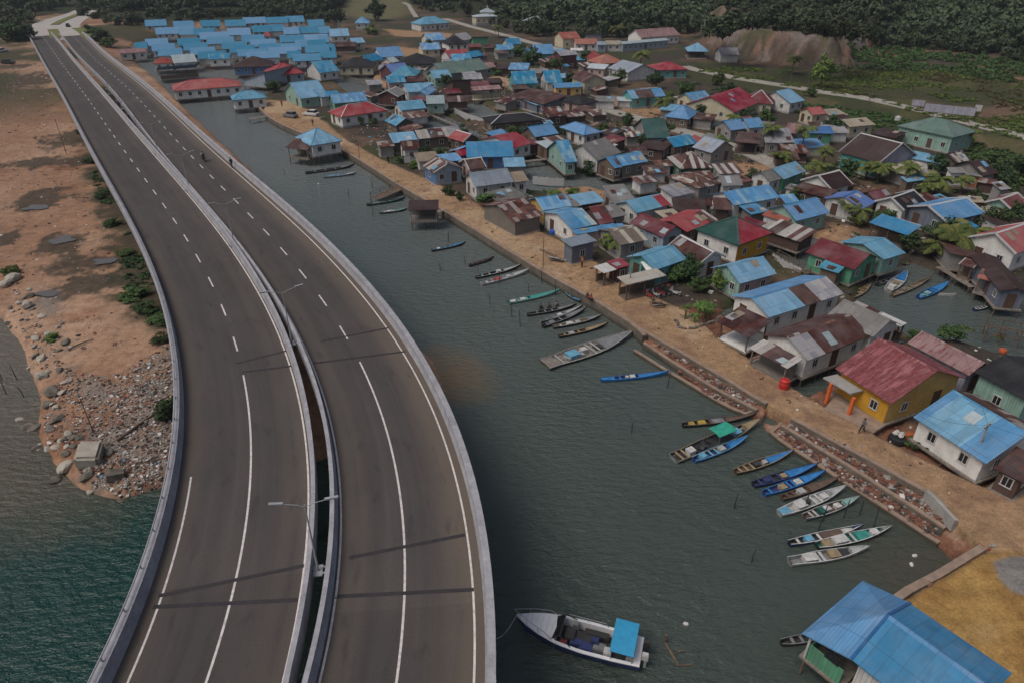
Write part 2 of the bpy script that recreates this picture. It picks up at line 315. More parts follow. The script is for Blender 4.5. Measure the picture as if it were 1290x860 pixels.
def terrain(X, Y, colour=True):
    P = np.stack([X, Y], 1)
    db, dv, df = sdist(P, BANK), sdist(P, VILL), sdist(P, FAR)
    wob = (fbm(X, Y, 6, 3) - .5) * 3
    n1 = fbm(X, Y, 9, 1); n2 = fbm(X, Y, 2.2, 5); nb = fbm(X, Y, 60, 11)
    rng = np.hypot(X, Y)
    zb = -2.2 + sst(db + wob * .5, -3, 1.5) * 2.75 + sst(db, 1, 10) * (.5 + .4 * n1) + sst(db, 0, 1) * n2 * .25 + sst(rng, 100, 260) * sst(db, 0, 25) * 2.2
    zv = -2.2 + sst(dv, .05, .45) * 3.05 + sst(dv, .5, 3) * (n1 - .3) * .25
    zf = -2.2 + sst(df, -3, 6) * 4.2
    z = np.maximum(np.maximum(zb, zv), zf)
    dp = np.full(len(P), -1e9)
    for p in POOLS: dp = np.maximum(dp, sdist(P, p))
    dmp = sdist(P, MUDPLAIN); wet = sst(dmp + wob * 2, -1, 4) * sst(fbm(X, Y, 13, 103) + .3 * n2, .44, .56); sd_ = np.max([sdist(P, s_) for s_ in SOILS], 0); wet = wet * (1 - sst(sd_, -2, 1))
    z = np.where(dv > 0, z - wet * 1.45, z)
    z = np.where(dv > 0, z - sst(dp + wob * .3, -1.6, 1.0) * 2.2, z)
    dpa, dt2, dsd = sdist(P, PATH), sdist(P, TERR2), sdist(P, SANDP)
    px_ = sst(dpa, -.15, .15)
    z = np.where((dpa > -.15), z * (1 - px_) + px_ * (1.2 + n2 * .06), z)
    st = (dv > 0) & (dpa < 0) & (Y < 75) & (dt2 > 0)
    z = np.where(st & (dp < 0), .62 + n2 * .16, z)
    t1 = (dv > .2) & (dpa < -.1) & (dt2 < 0) & (Y < 75) & (dsd < 0) & (dpa > -5) & (dp < 0) & (X > 9)
    z = np.where(t1, .30 + n2 * .12, z)
    z = np.where(dsd > .2, 1.05 + n2 * .15, z)
    dg = sdist(P, GRAVEL); z = np.where(dg > 0, z + sst(dg, 0, 2.5) * (.6 + .2 * n2), z)
    dh = sdist(P, HILL); dc = sdist(P, CUT); dgr = sdist(P, GRASS)
    hill = sst(dh, -6, 150) * (26 + 22 * nb) + np.clip(dh, 0, 900) * .035 + sst(dh, -3, 9) * 3 * n1
    z = z + np.where(dv > 0, hill, 0)
    dcb = sdist(P, CUTB); z = z + sst(dcb + (fbm(X, Y, 16, 97) - .5) * 15 + (fbm(X, Y, 4, 98) - .5) * 6, -1, 11) * (8 + 5 * nb) * (.75 + .5 * fbm(X, Y, 30, 94)) * (1 - sst(dh, 70, 190))
    z = z + sst(dgr, 0, 40) * n1 * 1.3 * (Y > 150)
    z = z + sst(df, 20, 200) * (10 + 18 * nb)
    if not colour: return z
    def lerp(c, col, w): return c * (1 - w[:, None]) + np.asarray(col)[None] * w[:, None]
    c = np.tile(np.array((.055, .045, .036)), (len(P), 1))                       # trodden village earth
    c = lerp(c, (.15, .095, .06), sst(fbm(X, Y, 14, 21) + .25 * n2, .6, .85) * .8)
    c = lerp(c, (.04, .055, .02), sst(fbm(X, Y, 11, 31) + .2 * n2, .62, .78) * .8)
    bank = (db > -4) & (dv < 0)
    cb = lerp(np.tile(np.array((.275, .160, .102)), (len(P), 1)), (.36, .235, .16), sst(fbm(X, Y, 18, 41), .35, .7))
    cb = lerp(cb, (.20, .09, .05), sst(fbm(X, Y, 7, 44), .58, .75) * .7)
    e = np.full(len(P), -9.)
    for m_, a, b_ in MUDS:
        e = np.maximum(e, 1 - np.hypot((X - m_.x) / a, (Y - m_.y) / (b_ * 2.2)))
    cb = lerp(cb, (.055, .046, .034), sst(e + (n2 - .5) * 1.5 + (fbm(X, Y, .9, 47) - .5) * .8, -.05, .35) * .88)
    ds = sdist(P, STRIP)
    cb = lerp(cb, (.05, .046, .03), sst(ds + wob * 1.8 + (n2 - .5) * 7, -2.2, 1.5) * .92)
    dd = sdist(P, DEBR)
    cb = lerp(cb, (.20, .165, .14), sst(dd + wob * 1.5, -.5, 2) * sst(n2 + .3 * fbm(X, Y, .8, 77), .45, .75))
    cb = lerp(cb, (.17, .062, .035), sst(dd + wob, -.5, 2) * sst(fbm(X, Y, 5, 66), .5, .7) * .8)
    cb = lerp(cb, (.055, .042, .032), sst(-db + n2, .0, 1.6))                  # wet shore
    cb = lerp(cb, (.06, .055, .03), sst(rng, 170, 250) * sst(fbm(X, Y, 25, 55), .4, .6))
    c = np.where(bank[:, None], cb, c)
    c = lerp(c, (.105, .085, .05), sst(dp + wob * .3, -1.0, .6) * .7)
    c = lerp(c, (.05, .042, .034), wet)
    c = lerp(c, (.31, .20, .115), sst(dpa + (n2 - .5) * 1.6, -.5, .6))
    c = lerp(c, (.40, .29, .19), sst(dpa, 0, .8) * sst(fbm(X, Y, 8, 61), .52, .72) * .7)
    c = lerp(c, (.21, .125, .085), sst(dpa, 0, 1.) * sst(fbm(X, Y, 3.5, 62), .58, .74) * .6)
    rub = (st | t1).astype(float)
    c = lerp(c, (.21, .10, .065), rub); c = lerp(c, (.33, .22, .16), rub * sst(fbm(X, Y, .9, 71), .55, .8)); c = lerp(c, (.10, .045, .03), rub * sst(fbm(X, Y, 1.3, 73), .55, .75) * .8)
    c = lerp(c, (.36, .22, .075), sst(dsd, 0, .8)); c = lerp(c, (.27, .15, .05), sst(dsd, 0, .8) * sst(n2 * .5 + n1 * .5, .45, .6) * .8); c = lerp(c, (.44, .32, .19), sst(dsd, 3, 6) * sst(fbm(X, Y, 6, 81), .5, .7) * .7)
    c = lerp(c, (.20, .19, .18), sst(dg, -.2, .3))
    for sp in SOILS: c = lerp(c, (.33, .205, .12), sst(sdist(P, sp) + wob, -1, 1.5) * .9)
    c = lerp(c, (.048, .056, .022), sst(dgr + wob * 2, -4, 4) * (.55 + .45 * n1)); c = lerp(c, (.09, .085, .034), sst(dgr, 0, 6) * sst(fbm(X, Y, 16, 91), .5, .65) * .75)
    c = lerp(c, (.17, .10, .075), sst(dgr, 0, 6) * sst(fbm(X, Y, 22, 95), .6, .72) * .7)
    c = lerp(c, (.025, .032, .015), sst(dh + wob, -2, 4)); c = lerp(c, (.03, .035, .018), sst(df, 4, 12))
    cutw = np.maximum(sst(dc + (n1 - .5) * 16, -1, 4), sst(dcb + wob, 0, 3) * (1 - sst(dcb, 7, 12)) * sst(fbm(X, Y, 20, 96), .5, .6))
    cutw = cutw * (1 - sst(dcb, 9, 15))
    c = lerp(c, (.20, .135, .11), cutw * (.5 + .5 * n2)); c = lerp(c, (.17, .145, .135), cutw * sst(fbm(X, Y * .3, 7, 97), .45, .62)); c = lerp(c, (.22, .115, .075), cutw * sst(fbm(X, Y, 5, 93), .54, .68) * .7); c = lerp(c, (.06, .065, .03), cutw * sst(fbm(X, Y, 6, 99), .5, .6) * .9)
    for sp in (W2([(1090, 54), (1130, 60), (1150, 68), (1120, 70), (1095, 64)], 3), W2([(1215, 66), (1245, 70), (1245, 82), (1220, 80)], 3), W2([(1280, 90), (1300, 92), (1300, 102), (1282, 100)], 3)): c = lerp(c, (.23, .115, .08), sst(sdist(P, sp) + wob, -1, 1.5) * .9)
    bald = W2([(428, 12), (440, -6), (500, -14), (520, 8), (500, 22), (450, 22)], 2)
    c = lerp(c, (.12, .115, .06), sst(sdist(P, bald) + wob * 2, -6, 8))
    return z, c
def Hz(x, y): return float(terrain(np.array([x], float), np.array([y], float), False)[0])
def on_ground(px, py):
    z = 1.0
    for _ in range(5):
        p = G(px, py, z); z = Hz(p.x, p.y)
    p = G(px, py, z); return p

pys = np.concatenate([np.arange(1060, 330, -2.2), np.arange(330, 60, -1.5), np.arange(60, -40, -1.0), np.arange(-40, -76, -2.)])
pxs = np.concatenate([np.arange(-900, -60, 20.), np.arange(-60, 1350, 2.6), np.arange(1350, 2300, 20.)])
vv = (pys - 430) / FPX; sc_ = CAM_H / (SP + vv * CP)          # depth along the axis where the row meets z = 0
Yr = sc_ * (CP - vv * SP)
XX = (pxs[None] - 645) / FPX * sc_[:, None]; YY = np.repeat(Yr[:, None], len(pxs), 1)
Xf, Yf = XX.ravel(), YY.ravel()
zs, cols = [], []
for i in range(0, len(Xf), 60000):
    z_, c_ = terrain(Xf[i:i + 60000], Yf[i:i + 60000]); zs.append(z_); cols.append(c_)
Zf = np.concatenate(zs); Cf = np.concatenate(cols)
nr, nc = XX.shape
idx = np.arange(nr * nc).reshape(nr, nc)
quads = np.stack([idx[:-1, :-1], idx[:-1, 1:], idx[1:, 1:], idx[1:, :-1]], -1).reshape(-1, 4)
me = bpy.data.meshes.new('ground')
me.vertices.add(nr * nc); me.vertices.foreach_set('co', np.stack([Xf, Yf, Zf], 1).ravel())
me.loops.add(len(quads) * 4); me.loops.foreach_set('vertex_index', quads.ravel())
me.polygons.add(len(quads)); me.polygons.foreach_set('loop_start', np.arange(len(quads)) * 4); me.polygons.foreach_set('loop_total', np.full(len(quads), 4))
me.polygons.foreach_set('use_smooth', np.ones(len(quads), bool))
ca = me.color_attributes.new('soil', 'FLOAT_COLOR', 'POINT')
ca.data.foreach_set('color', np.concatenate([Cf, np.ones((len(Cf), 1))], 1).ravel().astype(np.float32))
me.update(); me.validate()
m, nt, b = newmat('ground')
at = N(nt, 'ShaderNodeVertexColor', layer_name='soil'); o = coords(nt, 'Object')
f1 = noise(nt, o, .9, 8, .7); f2 = noise(nt, o, 5.5, 5, .7)
col = mixc(nt, 1.0, at.outputs[0], ramp(nt, f1, [(.25, .55), (.5, 1.), (.75, 1.4)]), 'MULTIPLY')
col = mixc(nt, 1.0, col, ramp(nt, f2, [(.3, .68), (.68, 1.25)]), 'MULTIPLY')
L(nt, col, b.inputs['Base Color']); b.inputs['Roughness'].default_value = .95; b.inputs['Specular IOR Level'].default_value = .2
bump(nt, b, math_(nt, 'ADD', f1, math_(nt, 'MULTIPLY', f2, .4)), .6, .25)
me.materials.append(m)
tag(put('ground', me), 'sandy earth, mud and grass of the shore, village and hillside', 'ground', kind='structure')

# ------------------------------------------------------------------ water
m, nt, b = newmat('water')
o = coords(nt, 'Object'); s = N(nt, 'ShaderNodeSeparateXYZ'); L(nt, o, s.inputs[0])
big = noise(nt, o, .018, 5, .6)
# teal open water lies west and south, silted grey green water in the harbour
west = N(nt, 'ShaderNodeMapRange'); L(nt, math_(nt, 'ADD', s.outputs[0], math_(nt, 'MULTIPLY', big, 10)), west.inputs[0]); west.inputs[1].default_value = -2; west.inputs[2].default_value = -22
col = mixc(nt, west.outputs[0], ramp(nt, big, [(.3, (.043, .060, .052)), (.7, (.068, .086, .075))]), (.001, .034, .029))
north_sheen = N(nt, 'ShaderNodeMapRange'); L(nt, s.outputs[1], north_sheen.inputs[0]); north_sheen.inputs[1].default_value = 40; north_sheen.inputs[2].default_value = 135
col = mixc(nt, north_sheen.outputs[0], col, (.135, .155, .155))  # far channel paler northwards: bright sky reflection painted into the base colour
# silt round the rubble bank and by the eastern shoal
for (cx, cy), (r0, r1), cc in ((tuple(G(95, 560, 0)[:2]), (7, 15), (.085, .075, .055)), (tuple(G(10, 450, 0)[:2]), (8, 22), (.12, .105, .085)), (tuple(G(546, 478, 0)[:2]), (2.5, 7.5), (.15, .105, .06)), (tuple(G(1175, 730, 0)[:2]), (2, 9), (.07, .066, .05))):
    v = N(nt, 'ShaderNodeVectorMath', operation='DISTANCE'); L(nt, o, v.inputs[0]); v.inputs[1].default_value = (cx, cy, 0)
    mr = N(nt, 'ShaderNodeMapRange'); L(nt, math_(nt, 'ADD', v.outputs['Value'], math_(nt, 'MULTIPLY_ADD', noise(nt, o, .25, 5), 8, -4)), mr.inputs[0])
    mr.inputs[1].default_value = r1; mr.inputs[2].default_value = r0
    col = mixc(nt, math_(nt, 'MULTIPLY', mr.outputs[0], .85), col, cc)
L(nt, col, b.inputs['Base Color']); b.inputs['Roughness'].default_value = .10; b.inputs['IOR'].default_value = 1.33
mp = N(nt, 'ShaderNodeMapping'); mp.inputs['Scale'].default_value = (1.0, 2.1, 1); mp.inputs['Rotation'].default_value = (0, 0, R(-28)); L(nt, o, mp.inputs[0])
w1 = noise(nt, mp.outputs[0], .85, 4, .55); w2 = noise(nt, mp.outputs[0], 3.2, 3, .6); w3 = noise(nt, o, .05, 3)
hh = math_(nt, 'MULTIPLY', math_(nt, 'ADD', w1, math_(nt, 'MULTIPLY', w2, .20)), math_(nt, 'MULTIPLY_ADD', w3, 1.6, -.15))
bump(nt, b, hh, .95, .62)
mb = MB(); S = 2500
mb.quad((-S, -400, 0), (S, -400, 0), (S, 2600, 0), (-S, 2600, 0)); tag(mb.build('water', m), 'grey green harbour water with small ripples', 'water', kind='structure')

# ------------------------------------------------------------------ roads on the ground
def smooth_line(pts, step=2.0):
    pts = [Vector(p) for p in pts]; out = []
    for i in range(len(pts) - 1):
        p0, p1, p2, p3 = pts[max(i - 1, 0)], pts[i], pts[i + 1], pts[min(i + 2, len(pts) - 1)]
        n = max(1, int((p2 - p1).length / step))
        for k in range(n):
            t = k / n
            out.append(.5 * ((2 * p1) + (p2 - p0) * t + (2 * p0 - 5 * p1 + 4 * p2 - p3) * t * t + (3 * p1 - p0 - 3 * p2 + p3) * t ** 3))
    return out + [pts[-1]]
def strip_road(name, px, width, label, m, z=None, lift=.12, kerb=False, step=4):
    pts = smooth_line([on_ground(x, y) if z is None else G(x, y, z) for x, y in px], step)
    mb = MB(); rows = []
    for i, p in enumerate(pts):
        d = (pts[min(i + 1, len(pts) - 1)] - pts[max(i - 1, 0)]); d.z = 0; d.normalize(); n = Vector((-d.y, d.x, 0))
        zz = (Hz(p.x, p.y) + lift) if z is None else z
        rows.append([Vector((*(p + n * width * k)[:2], zz)) for k in (.5, -.5)] + [Vector((*(p + n * (width * k))[:2], zz - 1.2)) for k in (.53, -.53)])
    for a, b_ in zip(rows, rows[1:]):
        mb.quad(a[0], a[1], b_[1], b_[0]); mb.quad(a[2], a[0], b_[0], b_[2]); mb.quad(a[1], a[3], b_[3], b_[1])
    o = mb.build(name, m, fix=False); tag(o, label, 'road', kind='structure'); return o
plain('road_pale', (.30, .28, .25), .9, .2, .6); plain('road_sand', (.33, .22, .14), .95, .25, .6)
strip_road('road', [(862, 84), (900, 93), (1000, 110), (1100, 126), (1180, 145), (1290, 173), (1500, 230)], 4.6, 'pale concrete road crossing the grass below the hill', 'road_pale')
strip_road('lane', [(735, 128), (760, 137), (796, 148), (845, 162), (900, 178), (945, 194), (985, 212), (1010, 222)], 4.2, 'pale lane running between the village houses', 'road_pale', lift=.2)
strip_road('lane', [(560, 24), (590, 33), (625, 42), (664, 53), (700, 62), (740, 72)], 4.0, 'pale lane below the forest behind the village', 'road_pale', lift=.2)
strip_road('lane', [(604, 93), (640, 103), (675, 116), (720, 130)], 4.5, 'sandy village lane past the blue houses', 'road_sand', lift=.15)
strip_road('footpath', [(508, 4), (516, 10), (520, 16), (525, 23)], 2.6, 'pale track climbing the bare hill', 'road_pale', lift=.4)

# shallow puddles in the hollows of the sandy bank
m, nt, b = newmat('puddle'); b.inputs['Base Color'].default_value = (.10, .09, .078, 1); b.inputs['Roughness'].default_value = .08; r_p = random.Random(4)
for x, y, a_, b_, lab in ((78, 303, 1.7, .7, 'shallow puddle in the dark hollow nearest the rubble'), (62, 371, 1.6, .4, 'thin grey puddle above the rubble bank'), (132, 330, 1.5, .5, 'shallow puddle beside the bridge scrub'), (46, 262, 1.8, .6, 'shallow puddle in the middle dark hollow')):
    p = on_ground(x, y); mb = MB(); n = 48
    vs = [(p.x + a_ * math.cos(6.283 * i / n) * (1 + .22 * math.sin(i * .393 + x) + .12 * math.sin(i * .785 + y)), p.y + 2.2 * b_ * math.sin(6.283 * i / n) * (1 + .22 * math.sin(i * .524 + y)), 0) for i in range(n)]
    zz = max(Hz(v[0], v[1]) for v in vs) * .35 + p.z * .65 + .1; mb.add([(v[0], v[1], zz) for v in vs], (tuple(range(n)),)); tag(mb.build('puddle', m, fix=False), lab, 'puddle', kind='structure')
# ------------------------------------------------------------------ the twin road bridge
DECK = 9.0
KW = 31 / 29                      # widths were measured for a camera 29 m above the deck
def zdeck(py): return DECK if py > 230 else 3.7 + (py - 48) / 182 * (DECK - 3.7)
LC = [(51, 44), (62.7, 58.8), (76.7, 78), (99.8, 110.8), (117.7, 134.8), (140.2, 166.8), (162.2, 196.6), (179, 221.5), (199.5, 250), (223.4, 284), (248, 325), (265, 350), (277.5, 378), (291.2, 412), (302.5, 447), (308.5, 475), (313.2, 507), (315.6, 560), (311.4, 612), (304.4, 664.6), (294, 727.4), (280, 797), (263.6, 860)]
RC = [(89, 44), (105.6, 61), (129, 82), (154.8, 106), (172, 124), (192.4, 144), (217.4, 171), (245.6, 199.5), (277, 235), (298, 257), (328, 287), (350, 310), (371, 331), (395, 356), (417, 385), (436, 416), (453.5, 451.7), (472.3, 507), (488, 560), (499, 630), (505, 689), (507.4, 748), (507.8, 860)]
def centre(px):
    w = np.array([tuple(G(x, y, zdeck(y))) for x, y in px])
    s = np.concatenate([[0], np.cumsum(np.hypot(*np.diff(w[:, :2], axis=0).T))])
    t = s / s[-1]
    cx, cy, cz = (np.polynomial.Polynomial.fit(t, w[:, k], d) for k, d in ((0, 7), (1, 7), (2, 5)))
    n = int(s[-1] / 1.0); tt = np.linspace(0, 1, n)
    p = np.stack([cx(tt), cy(tt), np.minimum(cz(tt), DECK)], 1)
    d = p[-1] - p[-6]; d[2] = 0; d /= np.linalg.norm(d)
    rest = p[-1] + d[None] * np.arange(1, 60)[:, None] * 1.0    # on towards and past the camera
    p = np.concatenate([p, rest]); p[:, 2] = np.minimum(p[:, 2], DECK)
    return [Vector(q) for q in p]
class Line:
    def __init__(s, pts):
        s.p = pts; s.n = []
        for i in range(len(pts)):
            d = pts[min(i + 1, len(pts) - 1)] - pts[max(i - 1, 0)]; d.z = 0; d.normalize(); s.n.append(Vector((-d.y, d.x, 0)))
        s.s = [0]
        for a, b in zip(pts, pts[1:]): s.s.append(s.s[-1] + (b - a).length)
    def at(s, i, off, dz=0):
        return s.p[i] + s.n[i] * off + Vector((0, 0, dz))
    def pos(s, dist, off, dz=0):
        i = min(range(len(s.s)), key=lambda k: abs(s.s[k] - dist)); f = 0
        if s.s[i] > dist and i: i -= 1
        if i < len(s.s) - 1: f = (dist - s.s[i]) / max(1e-6, s.s[i + 1] - s.s[i])
        a = s.at(i, off, dz); j = min(i + 1, len(s.p) - 1); return a.lerp(s.at(j, off, dz), f)
def sweep(line, prof, i0=0, i1=None, closed=True, uv=False):
    """prof: (offset, height) points swept along the line"""
    mb = MB(); i1 = i1 if i1 is not None else len(line.p); k = len(prof)
    for i in range(i0, i1):
        for off, h in prof:
            mb.v.append(tuple(line.at(i, off, h)))
            if uv: mb.uv.append((off, line.s[i]))
    for i in range(i1 - i0 - 1):
        for j in range(k if closed else k - 1):
            q = (i * k + j, i * k + (j + 1) % k, (i + 1) * k + (j + 1) % k, (i + 1) * k + j); mb.f.append(q); mb.m.append(0)
    if closed: mb.f += [tuple(range(k)), tuple(range((i1 - i0 - 1) * k, (i1 - i0) * k))[::-1]]; mb.m += [0, 0]
    return mb
def asphalt(name, dirty):
    m, nt, b = newmat(name)
    uv = N(nt, 'ShaderNodeUVMap').outputs[0]; s = N(nt, 'ShaderNodeSeparateXYZ'); L(nt, uv, s.inputs[0])
    mp = N(nt, 'ShaderNodeMapping'); mp.inputs['Scale'].default_value = (1.3, .045, 1); L(nt, uv, mp.inputs[0])
    strk = noise(nt, mp.outputs[0], 1.2, 6, .6)
    mp2 = N(nt, 'ShaderNodeMapping'); mp2.inputs['Scale'].default_value = (.35, .12, 1); L(nt, uv, mp2.inputs[0]); blot = noise(nt, mp2.outputs[0], 1, 6, .65)
    fine = noise(nt, uv, 9, 4, .7)
    col = ramp(nt, strk, [(.3, (.056, .051, .051)), (.55, (.070, .063, .062)), (.75, (.084, .076, .073))])
    col = mixc(nt, math_(nt, 'MULTIPLY', ramp(nt, blot, [(.42, 0.), (.66, 1.)]), .6), col, (.088, .078, .072))
    # sand blown against the kerbs
    e = None
    for centre_, wdt, amt in dirty:
        d = math_(nt, 'DIVIDE', math_(nt, 'ABSOLUTE', math_(nt, 'SUBTRACT', math_(nt, 'ADD', s.outputs[0], math_(nt, 'MULTIPLY_ADD', strk, 1.2, -.6)), centre_)), wdt)
        k = math_(nt, 'MULTIPLY', math_(nt, 'SUBTRACT', 1, math_(nt, 'MINIMUM', d, 1)), amt)
        k = math_(nt, 'MULTIPLY', k, math_(nt, 'ADD', blot, .35)); e = k if e is None else math_(nt, 'MAXIMUM', e, k)
    col = mixc(nt, e, col, (.118, .097, .08))
    tyre = ramp(nt, math_(nt, 'ABSOLUTE', math_(nt, 'SUBTRACT', math_(nt, 'ABSOLUTE', s.outputs[0]), 1.8)), [(.2, 1.), (.9, 0.)])
    col = mixc(nt, math_(nt, 'MULTIPLY', tyre, .22), col, (.045, .04, .04))
    col = mixc(nt, 1.0, col, ramp(nt, fine, [(.3, .86), (.7, 1.12)]), 'MULTIPLY')
    mp3 = N(nt, 'ShaderNodeMapping'); mp3.inputs['Scale'].default_value = (.55, .16, 1); L(nt, uv, mp3.inputs[0]); st3 = noise(nt, mp3.outputs[0], 2.2, 3, .5)
    col = mixc(nt, math_(nt, 'MULTIPLY', ramp(nt, st3, [(.60, 0.), (.70, 1.)]), .35), col, (.032, .029, .03))
    pk = math_(nt, 'FLOOR', math_(nt, 'DIVIDE', s.outputs[1], 9.3)); w3 = N(nt, 'ShaderNodeTexWhiteNoise', noise_dimensions='1D'); L(nt, pk, w3.inputs['W']); col = mixc(nt, 1.0, col, ramp(nt, w3.outputs['Value'], [(0, .93), (1, 1.07)]), 'MULTIPLY')
    L(nt, col, b.inputs['Base Color']); b.inputs['Roughness'].default_value = .88; b.inputs['Specular IOR Level'].default_value = .25
    bump(nt, b, fine, .3, .02); return m
m, nt, b = newmat('barrier'); uv = coords(nt, 'Object')
f = noise(nt, uv, .8, 6, .7); f2 = noise(nt, uv, 4, 5, .7)
c = ramp(nt, f, [(.3, (.235, .235, .26)), (.55, (.33, .33, .36)), (.75, (.42, .42, .45))]); c = mixc(nt, ramp(nt, f2, [(.5, 0.), (.75, .55)]), c, (.16, .14, .125))
L(nt, c, b.inputs['Base Color']); b.inputs['Roughness'].default_value = .9; MATS['barrier'] = m
m, nt, b = newmat('paint_white'); uv = coords(nt, 'Object')
L(nt, mixc(nt, ramp(nt, noise(nt, uv, 3, 6, .75), [(.42, 0.), (.7, .6)]), (.66, .62, .60), (.16, .14, .13)), b.inputs['Base Color']); b.inputs['Roughness'].default_value = .8; MATS['paint_white'] = m
plain('joint', (.028, .024, .028), .8, .25)
LEFT, RIGHT = Line(centre(LC)), Line(centre(RC))
def nearest_i(line, p): return min(range(len(line.p)), key=lambda k: (line.p[k] - p).length)
def viaduct(label, line, wl_, wr, dirty, dash_end_px, joints, solid_edges):
    wl_, wr = wl_ * KW, wr * KW
    solid_edges = [(a * KW, b_, c) for a, b_, c in solid_edges]
    t = thing('bridge', label, 'bridge', (0, 0, 0))
    sweep(line, [(-wl_ + .05, -.001), (wr - .05, -.001)], closed=False, uv=True).build('road_deck', asphalt('asphalt', dirty), t, smooth=True)
    for f in t.children[0].data.polygons: f.use_smooth = True
    sweep(line, [(-wl_, -.03), (wr, -.03), (wr, -.35), (wr - 1.2, -.6), (wr - 1.6, -1.9), (-wl_ + 1.6, -1.9), (-wl_ + 1.2, -.6), (-wl_, -.35)]).build('girder', 'concrete', t)
    for sgn, w in ((-1, wl_), (1, wr)):
        th = .52 if (line is LEFT) == (sgn == -1) else .36
        pr = [(w, -.5), (w + .03, .95), (w - th + .12, .95), (w - th + .1, .45), (w - th, 0.004), (w - th, -.02), (w - .3, -.5)]
        sweep(line, [(sgn * a, h) for a, h in pr]).build('barrier', 'barrier', t)
        if sgn == -1 and line is LEFT:
            rl = sweep(line, [(sgn * (w - .12) + .05 * math.cos(a), 1.22 + .05 * math.sin(a)) for a in [k * math.pi / 3 for k in range(6)]])
            for i in range(0, len(line.p), 3): rl.bar(line.at(i, sgn * (w - .12), .92), line.at(i, sgn * (w - .12), 1.2), .07)
            rl.build('handrail', 'barrier', t)
    # markings
    e = .006
    def stripe(o, s0, s1, w=.13, nm='lane_dash'):
        mk = MB()
        n = max(2, int((s1 - s0) / 1.0) + 1)
        for k in range(n - 1):
            a, b_ = s0 + (s1 - s0) * k / (n - 1), s0 + (s1 - s0) * (k + 1) / (n - 1)
            mk.quad(line.pos(a, o - w / 2, e), line.pos(a, o + w / 2, e), line.pos(b_, o + w / 2, e), line.pos(b_, o - w / 2, e))
        mk.build(nm, 'paint_white', t, fix=False)
    ie = nearest_i(line, G(*dash_end_px, DECK)); se = line.s[ie]; total = line.s[-1]
    d = 2.0
    k = 0
    while se - 4.2 - k * 7.2 > 3: stripe(0, se - 6.9 - k * 7.2 + .0, se - 4.2 - k * 7.2); k += 1
    stripe(0, se, total, .13, 'centre_line')
    for o, s0, s1 in solid_edges: stripe(o, s0, total if s1 is None else s1, .12, 'edge_line')
    for (ax, ay), (bx, by) in joints:
        a, b_ = G(ax, ay, line.p[nearest_i(line, G(ax, ay, DECK))].z), G(bx, by, line.p[nearest_i(line, G(bx, by, DECK))].z); mbj = MB(); dv = (b_ - a).normalized(); nn = Vector((-dv.y, dv.x, 0)) * .13; u = Vector((0, 0, .010))
        mbj.quad(a - nn + u, b_ - nn + u, b_ + nn + u, a + nn + u); mbj.build('expansion_joint', 'joint', t, fix=False)
    # piers every 25 m
    s = 12
    while s < total - 10:
        i = nearest_i(line, line.pos(s, 0)); p = line.p[i]; gz = min(Hz(p.x, p.y), 3.0) - 1
        if p.z - gz > 2.5:
            ang = math.atan2(line.n[i].y, line.n[i].x); pb = MB()
            pb.box((p.x, p.y, p.z - 2.45), (wl_ + wr - 1.2, 1.5, 1.1), ang)
            for o in (-2.6, 2.4):
                q = line.at(i, o); pb.tube([(q.x, q.y, gz), (q.x, q.y, p.z - 2.6)], .55, 10)
            pb.build('pier', 'concrete', t)
        s += 22
    return t
iL = nearest_i(LEFT, G(248, 604, DECK)); iL2 = LEFT.s[iL]
viaduct('left carriageway of the concrete bridge, beside the sandy rubble bank', LEFT, 4.75, 3.95, [(-4.3, 1.3, .9), (3.7, .9, .55), (2.3, .8, .35)], (308, 470),
        [((200, 750), (383, 712)), ((193, 764), (376, 755)), ((297, 458), (360, 442)), ((305, 468.6), (367, 461))], [(3.47, 0, None), (-3.55, iL2, None)])
viaduct('right carriageway of the concrete bridge, beside the boat harbour', RIGHT, 4.0, 4.5, [(-3.7, 1.2, .8), (3.9, 2.6, 1.5), (-2.4, .6, .4)], (453.5, 451.7),
        [((440, 702), (586, 673)), ((422, 751), (597, 742)), ((404, 430), (490, 413)), ((394.6, 457.5), (511, 442.6))], [(-3.5, 0, None), (3.52, 0, None)])

# approach road of pale concrete beyond the bridge
plain('road_concrete', (.37, .345, .32), .9, .12, .3)
for nm, pts, w in (('road', [(49, 49.5), (50, 38), (60, 29), (78, 23), (98, 17), (112, 12), (150, 6)], 11), ('road', [(96, 49.5), (88, 40), (84, 33), (92, 26), (104, 19.5), (118, 15), (150, 9)], 11)):
    strip_road(nm, pts, w, 'pale concrete approach road curving into the forest', 'road_concrete', z=3.72 if pts[0][0] < 60 else 3.715, step=3)
# kerbed grassy islands
plain('verge', (.12, .13, .03), .95, .4)
for pts, w, lab in (([(70, 48), (68, 41), (66, 37)], 4, 'grassy median strip where the bridge meets the road'), ([(69, 31), (78, 26), (92, 20.5), (104, 16)], 3.5, 'planted median strip along the curve of the far road'), ([(114, 47), (108, 40), (100, 35)], 6, 'yellow grass verge beside the approach road')):
    strip_road('verge', pts, w, lab, 'verge', z=3.95, step=3)

